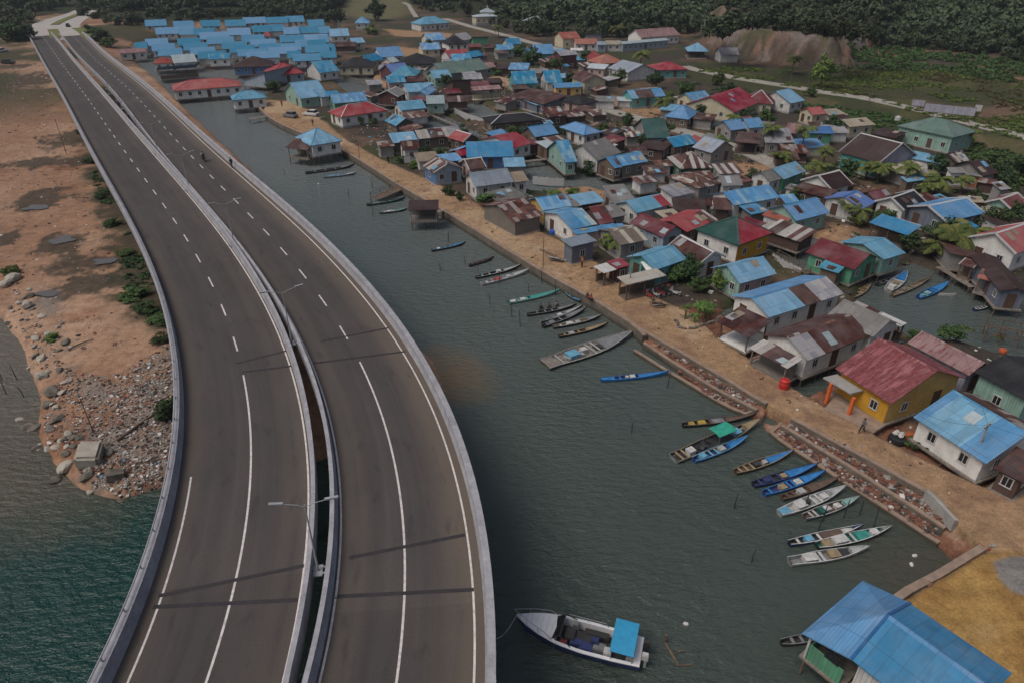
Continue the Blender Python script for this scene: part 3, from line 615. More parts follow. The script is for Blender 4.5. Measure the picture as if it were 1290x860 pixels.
# double-armed street lamps between the carriageways
def lamp_parts():
    H = 5.0; a = MB(); a.tube([(0, 0, 0), (0, 0, H * .5), (0, 0, H)], [.07, .05, .035], 8)
    c = MB()
    for s_ in (-1, 1): c.tube([(0, 0, H - .15), (s_ * .4, 0, H + .05), (s_ * 1.1, 0, H + .2)], .022, 6)
    h = []
    for s_ in (-1, 1):
        q = MB(); q.box((s_ * 1.42, 0, H + .3), (.72, .16, .06), ry=-s_ * .1); q.box((s_ * 1.42, 0, H + .235), (.6, .12, .03), ry=-s_ * .1); h.append(q)
    br = MB(); br.box((0, -.22, 0), (1.3, .09, .08)); br.box((0, .22, 0), (1.3, .09, .08)); br.box((0, 0, -.02), (.5, .8, .08))
    return a.mesh('pole', 'steel_pale'), c.mesh('arm', 'steel_pale'), [q.mesh('lamp_head', 'steel_pale') for q in h], br.mesh('bracket', 'steel_pale')
LP = lamp_parts()
# the gap: midway between the two facing barriers
def gap_at(i):
    a = LEFT.at(i, 4.1 * KW); j = nearest_i(RIGHT, a); return (a + RIGHT.at(j, -4.3 * KW)) / 2, LEFT.n[i]
i0, i1 = nearest_i(LEFT, G(386, 718, DECK)), nearest_i(LEFT, G(360, 437, DECK))
gap_s = abs(LEFT.s[i0] - LEFT.s[i1]); print('lamp spacing', gap_s)
words_ = ['nearest, over the lane lines', 'second, where the bend begins', 'third along the bend', 'fourth from the camera', 'fifth from the camera', 'sixth, far along the bridge', 'seventh, far along the bridge', 'farthest, by the approach road']
k = 0; s = LEFT.s[i0]
while s > 8 and k < 8:
    p, n_ = gap_at(nearest_i(LEFT, LEFT.pos(s, 0)))
    t = thing('street_lamp', 'grey double armed street lamp between the carriageways, ' + words_[k], 'street lamp', p + Vector((0, 0, .35)), math.atan2(n_.y, n_.x), 'street lamps between the carriageways')
    put('pole', LP[0], t); put('arm', LP[1], t); put('bracket', LP[3], t)
    for h in LP[2]: put('lamp_head', h, t)
    s -= gap_s; k += 1
# ------------------------------------------------------------------ houses
TILE = {'P1': (340, 140, 5.148), 'P2': (540, 140, 5.148), 'P3': (760, 140, 5.148), 'P4': (1040, 140, 5.148), 'P5': (540, 260, 5.148), 'P6': (760, 260, 5.148), 'P7': (880, 340, 5.148), 'P8': (1040, 260, 5.148),
        'Q1': (1040, 400, 5.148), 'Q4': (1040, 693, 5.148), 'R2': (150, 0, 5.148), 'R3': (380, 0, 5.148), 'R4': (600, 0, 5.148), 'R5': (820, 0, 5.148), 'S3': (900, 120, 5.148), 'U4': (340, 60, 8.6), 'U5': (480, 60, 8.6),
        'U6': (150, 10, 8.6), 'U7': (280, 10, 8.6), 'U8': (780, 120, 8.6), 'S4': (940, 220, 8.6), 'S5': (640, 260, 8.6), 'T8': (1100, 520, 4.778), 'A': (0, 0, 3.909), 'PX': (0, 0, 1)}
def TP(t, x, y): a, b, s = TILE[t]; return a + x / s, b + y / s

def window_mesh(w, h, near):
    f = MB()
    for x in (-w / 2, w / 2): f.box((x, -.03, h / 2), (.08, .1, h + .08))
    for z in (0, h): f.box((0, -.034, z), (w + .16, .11, .08))
    f.box((0, -.03, h / 2), (.05, .07, h))
    p = MB(); p.box((0, -.012, h / 2), (w, .024, h))
    if near: return f.mesh('window', 'trim_white'), p.mesh('pane', 'glass_dark')
    f.box((0, -.012, h / 2), (w, .024, h), mi=1); return f.mesh('window', ['trim_white', 'glass_dark']), None
WIN = {True: window_mesh(.75, .95, True), False: window_mesh(.85, .95, False)}
_d = MB(); _d.box((0, -.02, .9), (.85, .06, 1.8)); _d.box((0, -.03, 1.84), (1.06, .09, .1)); _d.box((-.465, -.03, .9), (.08, .09, 1.8)); _d.box((.465, -.03, .9), (.08, .09, 1.8)); DOOR = _d.mesh('door', 'door_brown')
STILT = {}
def stilt_mesh(h):
    h = round(h * 4) / 4
    if h not in STILT:
        b = MB(); b.tube([(0, 0, -h), (0, 0, .02)], .085, 6); STILT[h] = b.mesh('stilt', 'timber')
    return STILT[h]
HOUSES = []; FOOT = []
PITCHES = {'g': .5, 'h': .5, 'p': .5, 's': .22}
def fit(e1, e2, r, typ, pitch, ze):
    """the rectangle and slope whose eave ends and ridge end show nearest to the three given points"""
    A, B = G(*e1, ze), G(*e2, ze); u0 = B - A; L0 = u0.length; a0 = math.atan2(u0.y, u0.x)
    ps = [pitch] if pitch else {'s': [.06, .12, .2, .28], 'g': [.28, .36, .44, .52], 'h': [.28, .36, .44, .52], 'p': [.25, .33, .42, .52]}[typ]
    p0 = {'s': .16, 'g': .44, 'h': .42, 'p': .40}[typ]
    rot, ls, ds, pp = np.meshgrid(np.radians(np.arange(-34, 34.1, 3.4)), np.arange(.75, 1.36, .05), np.concatenate([-np.arange(1.2, 9, .12), np.arange(1.2, 9, .12)]), ps, indexing='ij')
    rot, ls, ds, pp = (q.ravel() for q in (rot, ls, ds, pp))
    ux, uy, L_ = np.cos(a0 + rot), np.sin(a0 + rot), L0 * ls; nx, ny = -uy, ux
    def pj(x, y, z):
        z = z - CAM_H; dep = y * CP - z * SP; return 645 + FPX * x / dep, 430 - FPX * (y * SP + z * CP) / dep
    t = np.minimum(np.abs(ds), L_ * .45) if typ == 'h' else L_ / 2 if typ == 'p' else 0
    xr, yr = pj(A.x + ux * t + nx * ds, A.y + uy * t + ny * ds, ze + pp * np.abs(ds)); xb, yb = pj(A.x + ux * L_, A.y + uy * L_, ze)
    e = (xr - r[0]) ** 2 + (yr - r[1]) ** 2 + (xb - e2[0]) ** 2 + (yb - e2[1]) ** 2
    W_ = np.abs(ds) * (1 if typ == 's' else 2)
    cost = e + (8 * (pp - p0)) ** 2 + (rot * 3) ** 2 + np.where(W_ < 2.4, 6 * (2.4 - W_) ** 2, 0) + np.where(W_ > 10, (W_ - 10) ** 2 * 2, 0)
    k = int(np.argmin(cost)); u = Vector((ux[k], uy[k], 0))
    return A, A + u * L_[k], u, float(L_[k]), Vector((-u.y, u.x, 0)), float(ds[k]), float(pp[k]), math.sqrt(e[k])
def house(t, x1, y1, x2, y2, xr, yr, typ, roof, wall, label, cat='house', name='house', g=1.25, wh=2.35, pitch=None, stilts=None, wall2=None, segs=None, far_roof=None, trim=None,
          open_=False, windows=True, door=True, oh=.4, faces=None, group=None, sill=.8, cap=True, floor=None, ends=True, patches=True):
    e1, e2, r = TP(t, x1, y1), TP(t, x2, y2), TP(t, xr, yr)
    ze = g + wh
    A, B, u, Ln, n, d, pitch, err_ = fit(e1, e2, r, typ, pitch, ze)
    D = abs(d); n = n * (1 if d > 0 else -1)
    if typ in 'gh' and D < 1.2: D = 1.2
    yv = n; xv = Vector((n.y, -n.x, 0)); flip = xv.dot(u) < 0            # x along the ridge, y away from the near eave
    W = D * 2 if typ != 's' else D
    O = A + u * Ln / 2 + n * (W / 2); O.z = g
    rz = math.atan2(xv.y, xv.x)
    near = e1[1] > 225; mid = e1[1] > 95
    root = thing(name, label, cat, O, rz, group)
    hl, hw = Ln / 2, W / 2; e1s = 1 if flip else -1
    HOUSES.append((label, Ln, W, err_)); FOOT.append((O.x, O.y, xv.x, xv.y, Ln / 2, W / 2, label))
    hr = random.Random(label)
    if roof == 'blue' and not group and patches: roof = hr.choice(['blue', 'blue', 'blue', 'sky', 'bluep', 'bluep'])
    rm = 'roof_' + roof
    # ---- roof
    th = .07; up = Vector((0, 0, th))
    def slab(mb, a, b_, c, d_, mi=0):
        vs = [Vector(v) for v in (a, b_, c, d_)]; mb.add(vs + [v - up for v in vs], ((0, 1, 2, 3), (7, 6, 5, 4), (0, 4, 5, 1), (1, 5, 6, 2), (2, 6, 7, 3), (3, 7, 4, 0)), mi)
    mb = MB(); mats = [rm]
    if typ == 'g':
        zr = wh + pitch * D
        sl = [(0, 1, rm)] if not segs else segs
        mats = list(dict.fromkeys(['roof_' + s_[2] if not s_[2].startswith('roof_') else s_[2] for s_ in sl])) + ['roof_' + (far_roof or roof)]
        for a, b_, mm in sl:
            mm = mm if mm.startswith('roof_') else 'roof_' + mm
            xa, xb = e1s * hl * (1 - 2 * a), e1s * hl * (1 - 2 * b_)
            lift = .0 if a == 0 else .02
            slab(mb, (xa, -hw, wh + lift), (xb, -hw, wh + lift), (xb, 0, zr + lift), (xa, 0, zr + lift), mats.index(mm))
        slab(mb, (hl, hw, wh), (-hl, hw, wh), (-hl, 0.004, zr), (hl, 0.004, zr), len(mats) - 1)
        ro = mb.build('roof', mats, root)
        if cap and mid:
            c = MB(); c.quad((-hl, -.22, zr - .08), (hl, -.22, zr - .08), (hl, 0, zr + .05), (-hl, 0, zr + .05)); c.quad((hl, .22, zr - .08), (-hl, .22, zr - .08), (-hl, 0, zr + .05), (hl, 0, zr + .05)); c.build('ridge_cap', 'trim_white' if trim else rm, ro, fix=False)
        if trim:
            for sx in (-1, 1):
                c = MB()
                for sy in (-1, 1): c.bar((sx * (hl + .04), sy * (hw + .02), wh - .06), (sx * (hl + .04), 0, zr + .02), .1, .26)
                c.build('barge_board', 'trim_' + trim if 'trim_' + trim in MATS else 'trim_white', root)
    elif typ == 's':
        zr = wh + pitch * D
        sl = [(0, 1, rm)] if not segs else segs; mats = list(dict.fromkeys(['roof_' + s_[2] if not s_[2].startswith('roof_') else s_[2] for s_ in sl]))
        for a, b_, mm in sl:
            mm = mm if mm.startswith('roof_') else 'roof_' + mm
            xa, xb = e1s * hl * (1 - 2 * a), e1s * hl * (1 - 2 * b_)
            slab(mb, (xa, -hw, wh), (xb, -hw, wh), (xb, hw, zr), (xa, hw, zr), mats.index(mm))
        mb.build('roof', mats, root)
    else:
        zr = wh + pitch * D; ri = max(hl - D, 0.02) if typ == 'h' else .02
        c4 = [(-hl, -hw, wh), (hl, -hw, wh), (hl, hw, wh), (-hl, hw, wh)]; rr = [(-ri, 0, zr), (ri, 0, zr)]
        fm = faces or {}
        mats = [rm] + ['roof_' + v for v in fm.values()]; mi = {k: 1 + i for i, k in enumerate(fm)}
        e1side = mi.get('e1', 0), mi.get('e2', 0)
        R_, L_ = (e1side[0], e1side[1]) if e1s > 0 else (e1side[1], e1side[0])
        mb.add(c4 + rr, ((0, 1, 5, 4),), mi.get('near', 0)); mb.add(c4 + rr, ((2, 3, 4, 5),), mi.get('far', 0)); mb.add(c4 + rr, ((1, 2, 5),), R_); mb.add(c4 + rr, ((3, 0, 4),), L_)
        lo = [(x, y, z - .16) for x, y, z in c4]
        for i in range(4): mb.add((c4[i], lo[i], lo[(i + 1) % 4], c4[(i + 1) % 4]), ((0, 1, 2, 3),))
        mb.add(lo, ((3, 2, 1, 0),))
        ro = mb.build('roof', mats, root, fix=False)
        if mid:
            c = MB()
            for a, b_ in ((c4[0], rr[0]), (c4[1], rr[1]), (c4[2], rr[1]), (c4[3], rr[0]), (rr[0], rr[1])):
                if (Vector(a) - Vector(b_)).length > .3: c.bar(Vector(a) + Vector((0, 0, .01)), Vector(b_) + Vector((0, 0, .02)), .28 if near else .22, .07)
            c.build('ridge_cap', trim and 'trim_white' or rm, ro)
    # ---- odd sheets patched onto the roof
    if patches and e1[1] > 110 and typ in 'gs' and hr.random() < .5 and roof != 'pink':
        for _k in range(hr.choice([1, 1, 2, 3])):
            l_ = min(hr.uniform(1.0, 1.9), hw * .9); dpt = D if typ == 'g' else W; s0 = hr.uniform(.05, max(.06, 1 - l_ / max(dpt, .1)))
            q = MB(); a_ = math.atan(pitch); yc = -hw + (s0 * dpt + l_ / 2); x_ = hr.uniform(-.75, .75) * hl; zc = wh + pitch * (yc + hw) + .035
            M = Matrix.Translation((x_, min(yc, (0 if typ == 'g' else hw) - l_ / 2), zc)) @ Matrix.Rotation(a_, 4, 'X') @ Matrix.Rotation(hr.uniform(-.06, .06), 4, 'Z')
            vs = [M @ Vector((sx * .4 * hr.uniform(.8, 1.5), sy * l_ / 2 * .9, sz * .012)) for sz in (-1, 1) for sx, sy in ((-1, -1), (1, -1), (1, 1), (-1, 1))]
            q.add(vs, ((3, 2, 1, 0), (4, 5, 6, 7), (0, 1, 5, 4), (1, 2, 6, 5), (2, 3, 7, 6), (3, 0, 4, 7))); q.build('patch_sheet', 'roof_' + hr.choice(['zinc', 'rust', 'pale', 'rust', 'sky', 'tan']), root)
    # ---- walls
    o = min(oh, hl * .3, hw * .3); xl, yl = hl - o, hw - o
    wmats = ['wall_' + wall, 'wall_' + (wall2 or wall)]
    if open_:
        pb = None
        nx = max(2, int(Ln / 2.4) + 1)
        for sy in (-1, 1):
            zt = wh + (pitch * (hw + sy * yl) if typ == 's' else pitch * o) - .1
            for i in range(nx):
                p_ = MB(); x = -xl + 2 * xl * i / (nx - 1); p_.box((x, sy * yl, zt / 2), (.13, .13, zt)); p_.build('post', 'timber' if open_ is True else open_, root)
        b_ = MB(); b_.box((0, yl - .1, .55), (2 * xl, .06, 1.1)); b_.box((0, 0, .02), (2 * xl + .2, 2 * yl + .2, .12)); b_.build('floor', 'wall_' + wall, root)
    else:
        b_ = MB()
        if typ == 's':
            z1, z2 = wh + pitch * o - .08, wh + pitch * (W - o) - .08
            vs = [(-xl, -yl, 0), (xl, -yl, 0), (xl, yl, 0), (-xl, yl, 0), (-xl, -yl, z1), (xl, -yl, z1), (xl, yl, z2), (-xl, yl, z2)]
            b_.add(vs, ((0, 1, 5, 4), (2, 3, 7, 6))); b_.add(vs, ((1, 2, 6, 5), (3, 0, 4, 7)), 1)
        elif typ == 'g':
            z1 = wh + pitch * o - .09; z2 = zr - .09
            vs = [(-xl, -yl, 0), (xl, -yl, 0), (xl, yl, 0), (-xl, yl, 0), (-xl, -yl, z1), (xl, -yl, z1), (xl, yl, z1), (-xl, yl, z1), (-xl, 0, z2), (xl, 0, z2)]
            b_.add(vs, ((0, 1, 5, 4), (2, 3, 7, 6))); b_.add(vs, ((1, 2, 6, 9, 5), (3, 0, 4, 8, 7)), 1)
        else:
            z1 = wh - .12
            vs = [(-xl, -yl, 0), (xl, -yl, 0), (xl, yl, 0), (-xl, yl, 0), (-xl, -yl, z1), (xl, -yl, z1), (xl, yl, z1), (-xl, yl, z1)]
            b_.add(vs, ((0, 1, 5, 4), (2, 3, 7, 6))); b_.add(vs, ((1, 2, 6, 5), (3, 0, 4, 7)), 1)
        b_.build('wall', wmats, root, fix=False)
        if windows and wh > 1.95:
            fm_, pm = WIN[near]
            def opening(x, y, a, kind):
                if kind == 'd': o_ = put('door', DOOR, root, (x, y, .02), a); return
                w_ = put('window', fm_, root, (x, y, sill), a)
                if pm: put('pane', pm, w_)
            nw = max(1, int((Ln - 1.2) / 2.3))
            for sy, a in ((-1, 0), (1, math.pi)):
                if sy == 1 and not mid: continue
                for i in range(nw):
                    x = -xl + 2 * xl * (i + .5) / nw
                    opening(x, sy * yl, a, 'd' if (door and i == nw // 2 and sy == -1 and nw > 2) else 'w')
            if mid and ends and yl > 1.2:
                for sx, a in ((1, math.pi / 2), (-1, -math.pi / 2)):
                    if yl > 2.0:
                        opening(sx * xl, -yl * .5, a, 'w'); opening(sx * xl, yl * .45, a, 'd' if door and sx == e1s else 'w')
                    else: opening(sx * xl, 0, a, 'd' if door and sx == e1s else 'w')
    # ---- what it stands on
    if floor == 'none': return root
    gz = Hz(O.x, O.y); corners = [O + xv * (sx * xl) + yv * (sy * yl) for sx in (-1, 1) for sy in (-1, 1)]
    lowest = min([gz] + [Hz(c.x, c.y) for c in corners])
    if stilts is None: stilts = lowest < .45
    if stilts:
        fl = MB(); fl.box((0, 0, -.12), (2 * xl + .5, 2 * yl + .5, .2)); fl.build('floor', 'timber_grey', root)
        if mid:
            nx = max(2, min(7, int(Ln / 2.3) + 1)); ny = 2 if W < 5 else 3
            for i in range(nx):
                for j in range(ny):
                    x, y = -xl + 2 * xl * i / (nx - 1), -yl + 2 * yl * j / (ny - 1)
                    put('stilt', stilt_mesh(g + 1.6), root, (x, y, -.1))
    else:
        fl = MB(); hgt = g - lowest + .5; fl.box((0, 0, -hgt / 2 + .03), (2 * xl + .16, 2 * yl + .16, hgt)); fl.build('foundation', 'concrete', root)
    return root
H = house
# ---- front row over the upper water
H('R2', 350, 592, 800, 558, 460, 515, 'h', 'red', 'plaster', 'long white stilt building with a red hipped roof over the water by the bridge', name='stilt_house', stilts=True)
H('R2', 735, 652, 962, 636, 800, 588, 'h', 'sky', 'plaster', 'small white stilt house with a pale blue hipped roof over the water', name='stilt_house', stilts=True)
H('R2', 735, 440, 1000, 428, 870, 362, 'p', 'brown', 'blue', 'blue house under a dark brown peaked roof beside the blue rows', stilts=True)
H('R2', 985, 492, 1206, 474, 1065, 398, 'p', 'red', 'paleblue', 'pale blue house with a red peaked roof in front of the blue rows', stilts=True)
H('R2', 795, 518, 1047, 488, 985, 466, 's', 'orange', 'paleblue', wh=1.7, pitch=.3, label= 'long low wing with a red lean-to roof beside the red peaked house', stilts=True)
H('U4', 145, 478, 440, 436, 210, 340, 'g', 'sky', 'mint', 'mint house with a pale blue roof between two round trees')
H('U4', 535, 278, 755, 262, 445, 155, 'g', 'blue', 'white', 'blue roofed house beside the dark grey roofed house at the rows\' end')
H('U4', 740, 215, 1120, 215, 900, 100, 'h', 'black', 'cream', 'cream house with a dark grey hipped roof facing a sandy yard', trim='white')
H('U4', 545, 542, 762, 490, 515, 478, 's', 'blue', 'white', 'small blue lean-to roofed hut behind the long blue roof')
H('U4', 690, 610, 1065, 566, 652, 508, 'g', 'blue', 'green', 'long low green house with a blue roof behind the red hipped one')
H('U4', 770, 756, 1285, 695, 835, 618, 'h', 'red', 'plaster', 'large white house with a red hipped roof beside the promenade', trim='white')
H('P1', 265, 226, 468, 186, 300, 108, 'h', 'blue', 'plaster', 'white stilt house with a bright blue hipped roof standing in the harbour', name='stilt_house', stilts=True, g=1.9)
H('P1', 100, 238, 245, 262, 165, 172, 's', 'rust', 'oldwood', 'rusty lean-to on stilts at the water side of the blue stilt house', cat='shed', name='stilt_shed', wh=1.9, g=1.5, stilts=True, open_='timber_grey')
H('P1', 895, 645, 1092, 632, 905, 580, 's', 'brown', 'oldwood', 'dark open stilt shed over the water beside the promenade wall', cat='shed', name='stilt_shed', g=1.6, wh=1.9, stilts=True, open_='timber_grey')
# ---- the back of the village, west part
H('R3', 345, 153, 440, 149, 392, 108, 'p', 'blue', 'white', 'blue peaked house alone before the round dark tree', g=2)
H('R3', 187, 238, 308, 229, 178, 188, 'g', 'blue', 'white', 'white gabled house with blue roof at the corner of the rows')
H('R3', 330, 282, 412, 276, 312, 248, 'g', 'sky', 'cream', 'small house with a sky blue roof behind a rusty roofed yard')
H('R3', 215, 305, 350, 300, 220, 272, 's', 'rust', 'brown', 'flat rusty roofed shed between the blue rows and the yard', cat='shed', name='shed', wh=1.9)
H('R3', 770, 162, 966, 147, 800, 103, 'h', 'sky', 'white', 'long pale blue hipped hall before the bare hill track', wh=2.8)
H('R3', 820, 266, 935, 251, 797, 216, 'g', 'blue', 'white', 'blue roofed house behind the dark gabled house by the yard')
H('R3', 780, 326, 904, 317, 764, 281, 'g', 'blue', 'cream', 'blue roofed house on the sandy yard west of the dark gable')
H('R3', 950, 292, 1085, 284, 985, 228, 'h', 'black', 'plaster', 'white house under a charcoal hipped roof near the forest lane')
H('R3', 1042, 264, 1112, 247, 1000, 208, 'g', 'zinc', 'white', 'grey zinc roofed house behind the charcoal hipped house')
H('R3', 1090, 268, 1196, 257, 1105, 232, 's', 'black', 'green', 'green walled hut with a flat dark roof by the forest lane')
H('R3', 955, 372, 1096, 347, 930, 325, 'g', 'red', 'white', 'red roofed house behind a blue roof near the green long roof')
H('R3', 975, 397, 1106, 386, 965, 350, 's', 'blue', 'white', 'blue lean-to hiding the lower half of a red roofed house')
H('R3', 1102, 374, 1173, 352, 1088, 312, 'g', 'blue', 'blue', 'narrow blue gabled house right of the small red roof')
H('R3', 800, 458, 1096, 422, 855, 408, 'g', 'green', 'grey', 'long grey house with a dull green roof in the village middle')
H('R3', 512, 374, 641, 347, 500, 300, 'g', 'blue', 'white', 'blue roofed house with a white gable left of the wide black roof')
H('R3', 442, 402, 530, 377, 402, 348, 'g', 'blue', 'cream', 'blue roofed cream house right of the dark grey hipped house')
H('R3', 500, 458, 610, 430, 520, 398, 'g', 'deep', 'darkred', 'small maroon house with a navy gable before the wide black roof')
H('R3', 622, 418, 880, 424, 745, 340, 'p', 'black', 'grey', 'wide low house with a black peaked roof in the village back')
H('U5', 150, 252, 426, 287, 268, 178, 'p', 'sky', 'wood', 'house with a pale blue pyramid roof above a rusty shed')
H('U5', 75, 386, 276, 374, 45, 310, 'g', 'blue', 'pinkw', 'pinkish house with a blue roof beside the picket fenced yard')
H('U5', 275, 372, 470, 352, 285, 308, 's', 'rust', 'brown', 'dark rusty shed between the pinkish house and mint house', cat='shed', name='shed', wh=1.9)
H('U5', 575, 337, 773, 317, 528, 252, 'g', 'sky', 'mint', 'mint house with a pale blue roof below the dull green long roof')
H('U5', 905, 352, 1106, 342, 882, 282, 'g', 'zinc', 'mint', 'mint house with a grey corrugated roof beside the sandy street')
H('U5', 1000, 470, 1310, 425, 985, 415, 's', 'mauve', 'cream', 'long open veranda hall with a flat mauve roof by the fenced pond', wh=2.6, open_='timber')
H('U5', 285, 487, 480, 480, 240, 395, 'g', 'sky', 'white', 'white house with a broad pale blue roof behind the stilt house')
H('U5', 500, 524, 606, 458, 420, 472, 'g', 'blue', 'paleblue', 'blue gabled front attached right of the broad pale blue roof')
H('U5', 490, 612, 688, 600, 492, 520, 's', 'pale', 'mint', 'mint house with a whitish flat roof over the dark creek', stilts=True)
H('U5', 215, 684, 496, 647, 165, 590, 'g', 'sky', 'white', 'white plank stilt house with dark windows above the red roof', name='stilt_house', stilts=True)
H('U5', 38, 795, 162, 850, 135, 715, 'g', 'blue', 'wood', 'small bright blue roof tucked right of the big red hipped house', wh=2)
H('U5', 190, 534, 282, 492, 62, 470, 'g', 'grey', 'darkred', 'maroon gabled hut with a grey roof left of the pale blue roof', trim='white')
H('U5', 690, 397, 905, 377, 765, 347, 's', 'rust', 'brown', 'low rusty shed in front of the mint house by the creek', cat='shed', name='shed', wh=1.9)
H('U5', 1100, 227, 1250, 207, 1070, 167, 'g', 'mauve', 'mint', 'mint house with a mauve roof on the street\'s left side')
H('U5', 120, 165, 200, 150, 60, 110, 'g', 'pale', 'white', 'white gabled cottage left of the wide black roof')
# ---- the back of the village, east part
H('R4', 24, 82, 122, 82, 72, 52, 'p', 'pale', 'cream', 'mosque upper storey with a pale pyramid roof and finial', cat='mosque', name='mosque', g=4.6, wh=1.6, stilts=False, windows=False, floor='none')
H('R4', -5, 112, 142, 104, 20, 92, 'h', 'pale', 'cream', 'mosque base hall with cream walls below the forest', cat='mosque', name='mosque', g=2, wh=3.1, pitch=.3)
H('R4', 295, 136, 446, 117, 345, 92, 'h', 'pale', 'cream', 'pale roofed house standing alone among the trees', g=2)
H('R4', 560, 254, 676, 246, 532, 210, 'g', 'orange', 'cream', 'red gabled two storey house below the forest', wh=3.5)
H('R4', 640, 287, 790, 277, 640, 252, 'g', 'orange', 'white', 'orange red roofed house beside the taller red gable')
H('R4', 205, 291, 296, 281, 187, 250, 'g', 'blue', 'cream', 'blue house beside the forest lane, behind its twin')
H('R4', 140, 327, 251, 317, 128, 290, 'g', 'blue', 'mint', 'mint house with a blue roof, front one of the lane pair')
H('R4', 345, 327, 476, 322, 362, 284, 'g', 'blue', 'teal', 'teal house with blue roof behind the big round tree')
H('R4', 690, 250, 800, 241, 705, 222, 's', 'deep', 'grey', 'low dark blue roof next to the red gables at the forest foot')
H('R4', 1070, 247, 1322, 232, 1025, 195, 'g', 'mauve', 'plaster', 'long school hall with a mauve roof at the forest foot', cat='school', wh=3)
H('R4', 950, 288, 1252, 258, 935, 262, 's', 'pale', 'paleblue', 'long pale classroom wing before the mauve school hall', cat='school', wh=2.6)
H('R4', 845, 290, 946, 284, 840, 264, 's', 'tan', 'white', 'beige roofed classroom at the left end of the school wing', cat='school')
H('R4', 785, 293, 848, 287, 780, 268, 'g', 'gblue', 'paleblue', 'small pale blue gable at the left end of the school')
H('R4', 545, 364, 662, 354, 520, 335, 'g', 'zinc', 'darkred', 'tall maroon two storey house with a grey roof', wh=4.6)
H('R4', 615, 330, 695, 326, 610, 312, 's', 'white', 'white', 'small white flat roof behind the tall maroon house')
H('R4', 725, 382, 812, 364, 770, 320, 'p', 'red', 'white', 'small red pyramid roofed house right of the tall maroon one')
H('R4', 800, 417, 945, 388, 850, 355, 'h', 'orange', 'cream', 'orange red hipped house before the school')
H('R4', 850, 442, 985, 464, 960, 390, 'g', 'gblue', 'white', 'white house with a steep grey blue roof by the tall palm')
H('R4', 715, 442, 830, 452, 745, 410, 's', 'pale', 'pinkw', 'pinkish house with a pale flat roof before the orange roof')
H('R5', 30, 457, 241, 442, 105, 405, 'h', 'red', 'teal', 'teal house with a red hipped roof at the road\'s end')
H('R4', 203, 507, 345, 482, 215, 455, 'g', 'blue', 'teal', 'teal gabled house with a patched blue roof on the sandy street')
H('R4', 205, 452, 335, 452, 225, 408, 's', 'bluep', 'wood', 'patched blue and grey roof behind the teal gabled house')
H('R4', 410, 500, 515, 491, 428, 455, 'g', 'blue', 'white', 'small blue roofed white house right of the teal gable')
H('R4', 510, 572, 690, 550, 505, 535, 's', 'blue', 'ochre', 'long low ochre house with a blue lean-to beside the cream gable')
H('R4', 700, 534, 612, 502, 778, 488, 'g', 'rust', 'cream', 'cream gabled house with a rusty roof facing the camera', wh=3.2)
H('R4', 205, 624, 440, 662, 385, 576, 's', 'rust', 'gblue', 'grey blue shed with a wide rusty roof left of the dark hip')
H('R4', 390, 684, 482, 674, 305, 650, 's', 'blue', 'gblue', 'blue awning before the grey blue rusty roofed shed', cat='shed', name='shed', wh=1.9)
H('R4', 530, 650, 690, 702, 640, 588, 'p', 'black', 'pinkw', 'pinkish house with a charcoal pyramid roof on the lane')
H('R4', 95, 806, 455, 777, 165, 742, 'h', 'black', 'wood', 'wide black hipped house beside the white fenced pond', trim='white')
H('R4', 470, 762, 596, 742, 420, 697, 's', 'rustp', 'brown', 'rusty patchwork shed between the black and charcoal hips', cat='shed', name='shed')
H('R4', 1010, 642, 1226, 614, 985, 580, 'g', 'bluep', 'teal', 'teal house with a patchwork blue and rust roof', segs=[(0, .2, 'sky'), (.2, .68, 'rust'), (.68, 1, 'blue')])
H('R4', 908, 655, 1010, 645, 930, 630, 's', 'pale', 'white', 'whitish lean-to at the left end of the teal patchwork house', wh=1.6, pitch=.1)
H('P3', 195, 98, 346, 82, 240, 36, 'g', 'dgreen', 'grey', 'grey house with a dull green gable roof beside the lane')
H('R5', 238, 334, 381, 330, 308, 276, 'p', 'sky', 'timber' if False else 'wood', 'open pavilion with a bright blue pyramid roof below the cut slope', cat='pavilion', name='pavilion', open_='timber')
H('R5', 412, 338, 536, 327, 432, 306, 'g', 'zinc', 'white', 'white hut with a pale roof beside the blue pavilion')
H('R5', 272, 662, 401, 642, 222, 605, 'g', 'blue', 'cream', 'blue roofed cream house with a porch behind the blue pyramid')
H('U8', 490, 230, 752, 272, 690, 102, 'p', 'blue', 'wood', 'house with a broad blue pyramid roof and shop front on the lane')
H('R5', 545, 728, 730, 684, 345, 663, 'g', 'red', 'cream', 'wide pink red roofed house with a cream end wall', pitch=.4)
H('R5', 605, 662, 797, 700, 700, 582, 'h', 'dred', 'cream', 'large dark red hipped house behind the wide red roof', trim='white')
H('R5', 908, 672, 1001, 652, 808, 594, 'g', 'sky', 'white', 'light blue roofed house right of the dark red hip')
H('R5', 1050, 747, 1142, 737, 1010, 700, 'g', 'red', 'cream', 'small cream house with a red roof below the grass field')
H('S3', 108, 230, 215, 212, 60, 166, 'g', 'blue', 'grey', 'grey gabled house with a blue roof, left half of a pair by the lane')
H('S3', 225, 214, 332, 196, 192, 150, 'g', 'blue', 'white', 'lower blue roof joined to the right of the grey gabled house')
H('S3', 880, 207, 1046, 192, 820, 156, 's', 'tan', 'cream', 'low hall with a flat tan roof at the edge of the grass')
H('S3', 612, 247, 777, 227, 605, 192, 's', 'deep', 'green', 'green house with a deep blue flat roof beside the dark brown roof')
H('S3', 1068, 441, 815, 335, 1207, 290, 'g', 'brown', 'teal', 'very large teal house with a dark brown roof and white ridges', trim='white', wall2='lilac', wh=2.8)
H('S3', 405, 310, 510, 288, 380, 212, 'g', 'zinc', 'wood', 'striped grey zinc roof below the leaning palm')
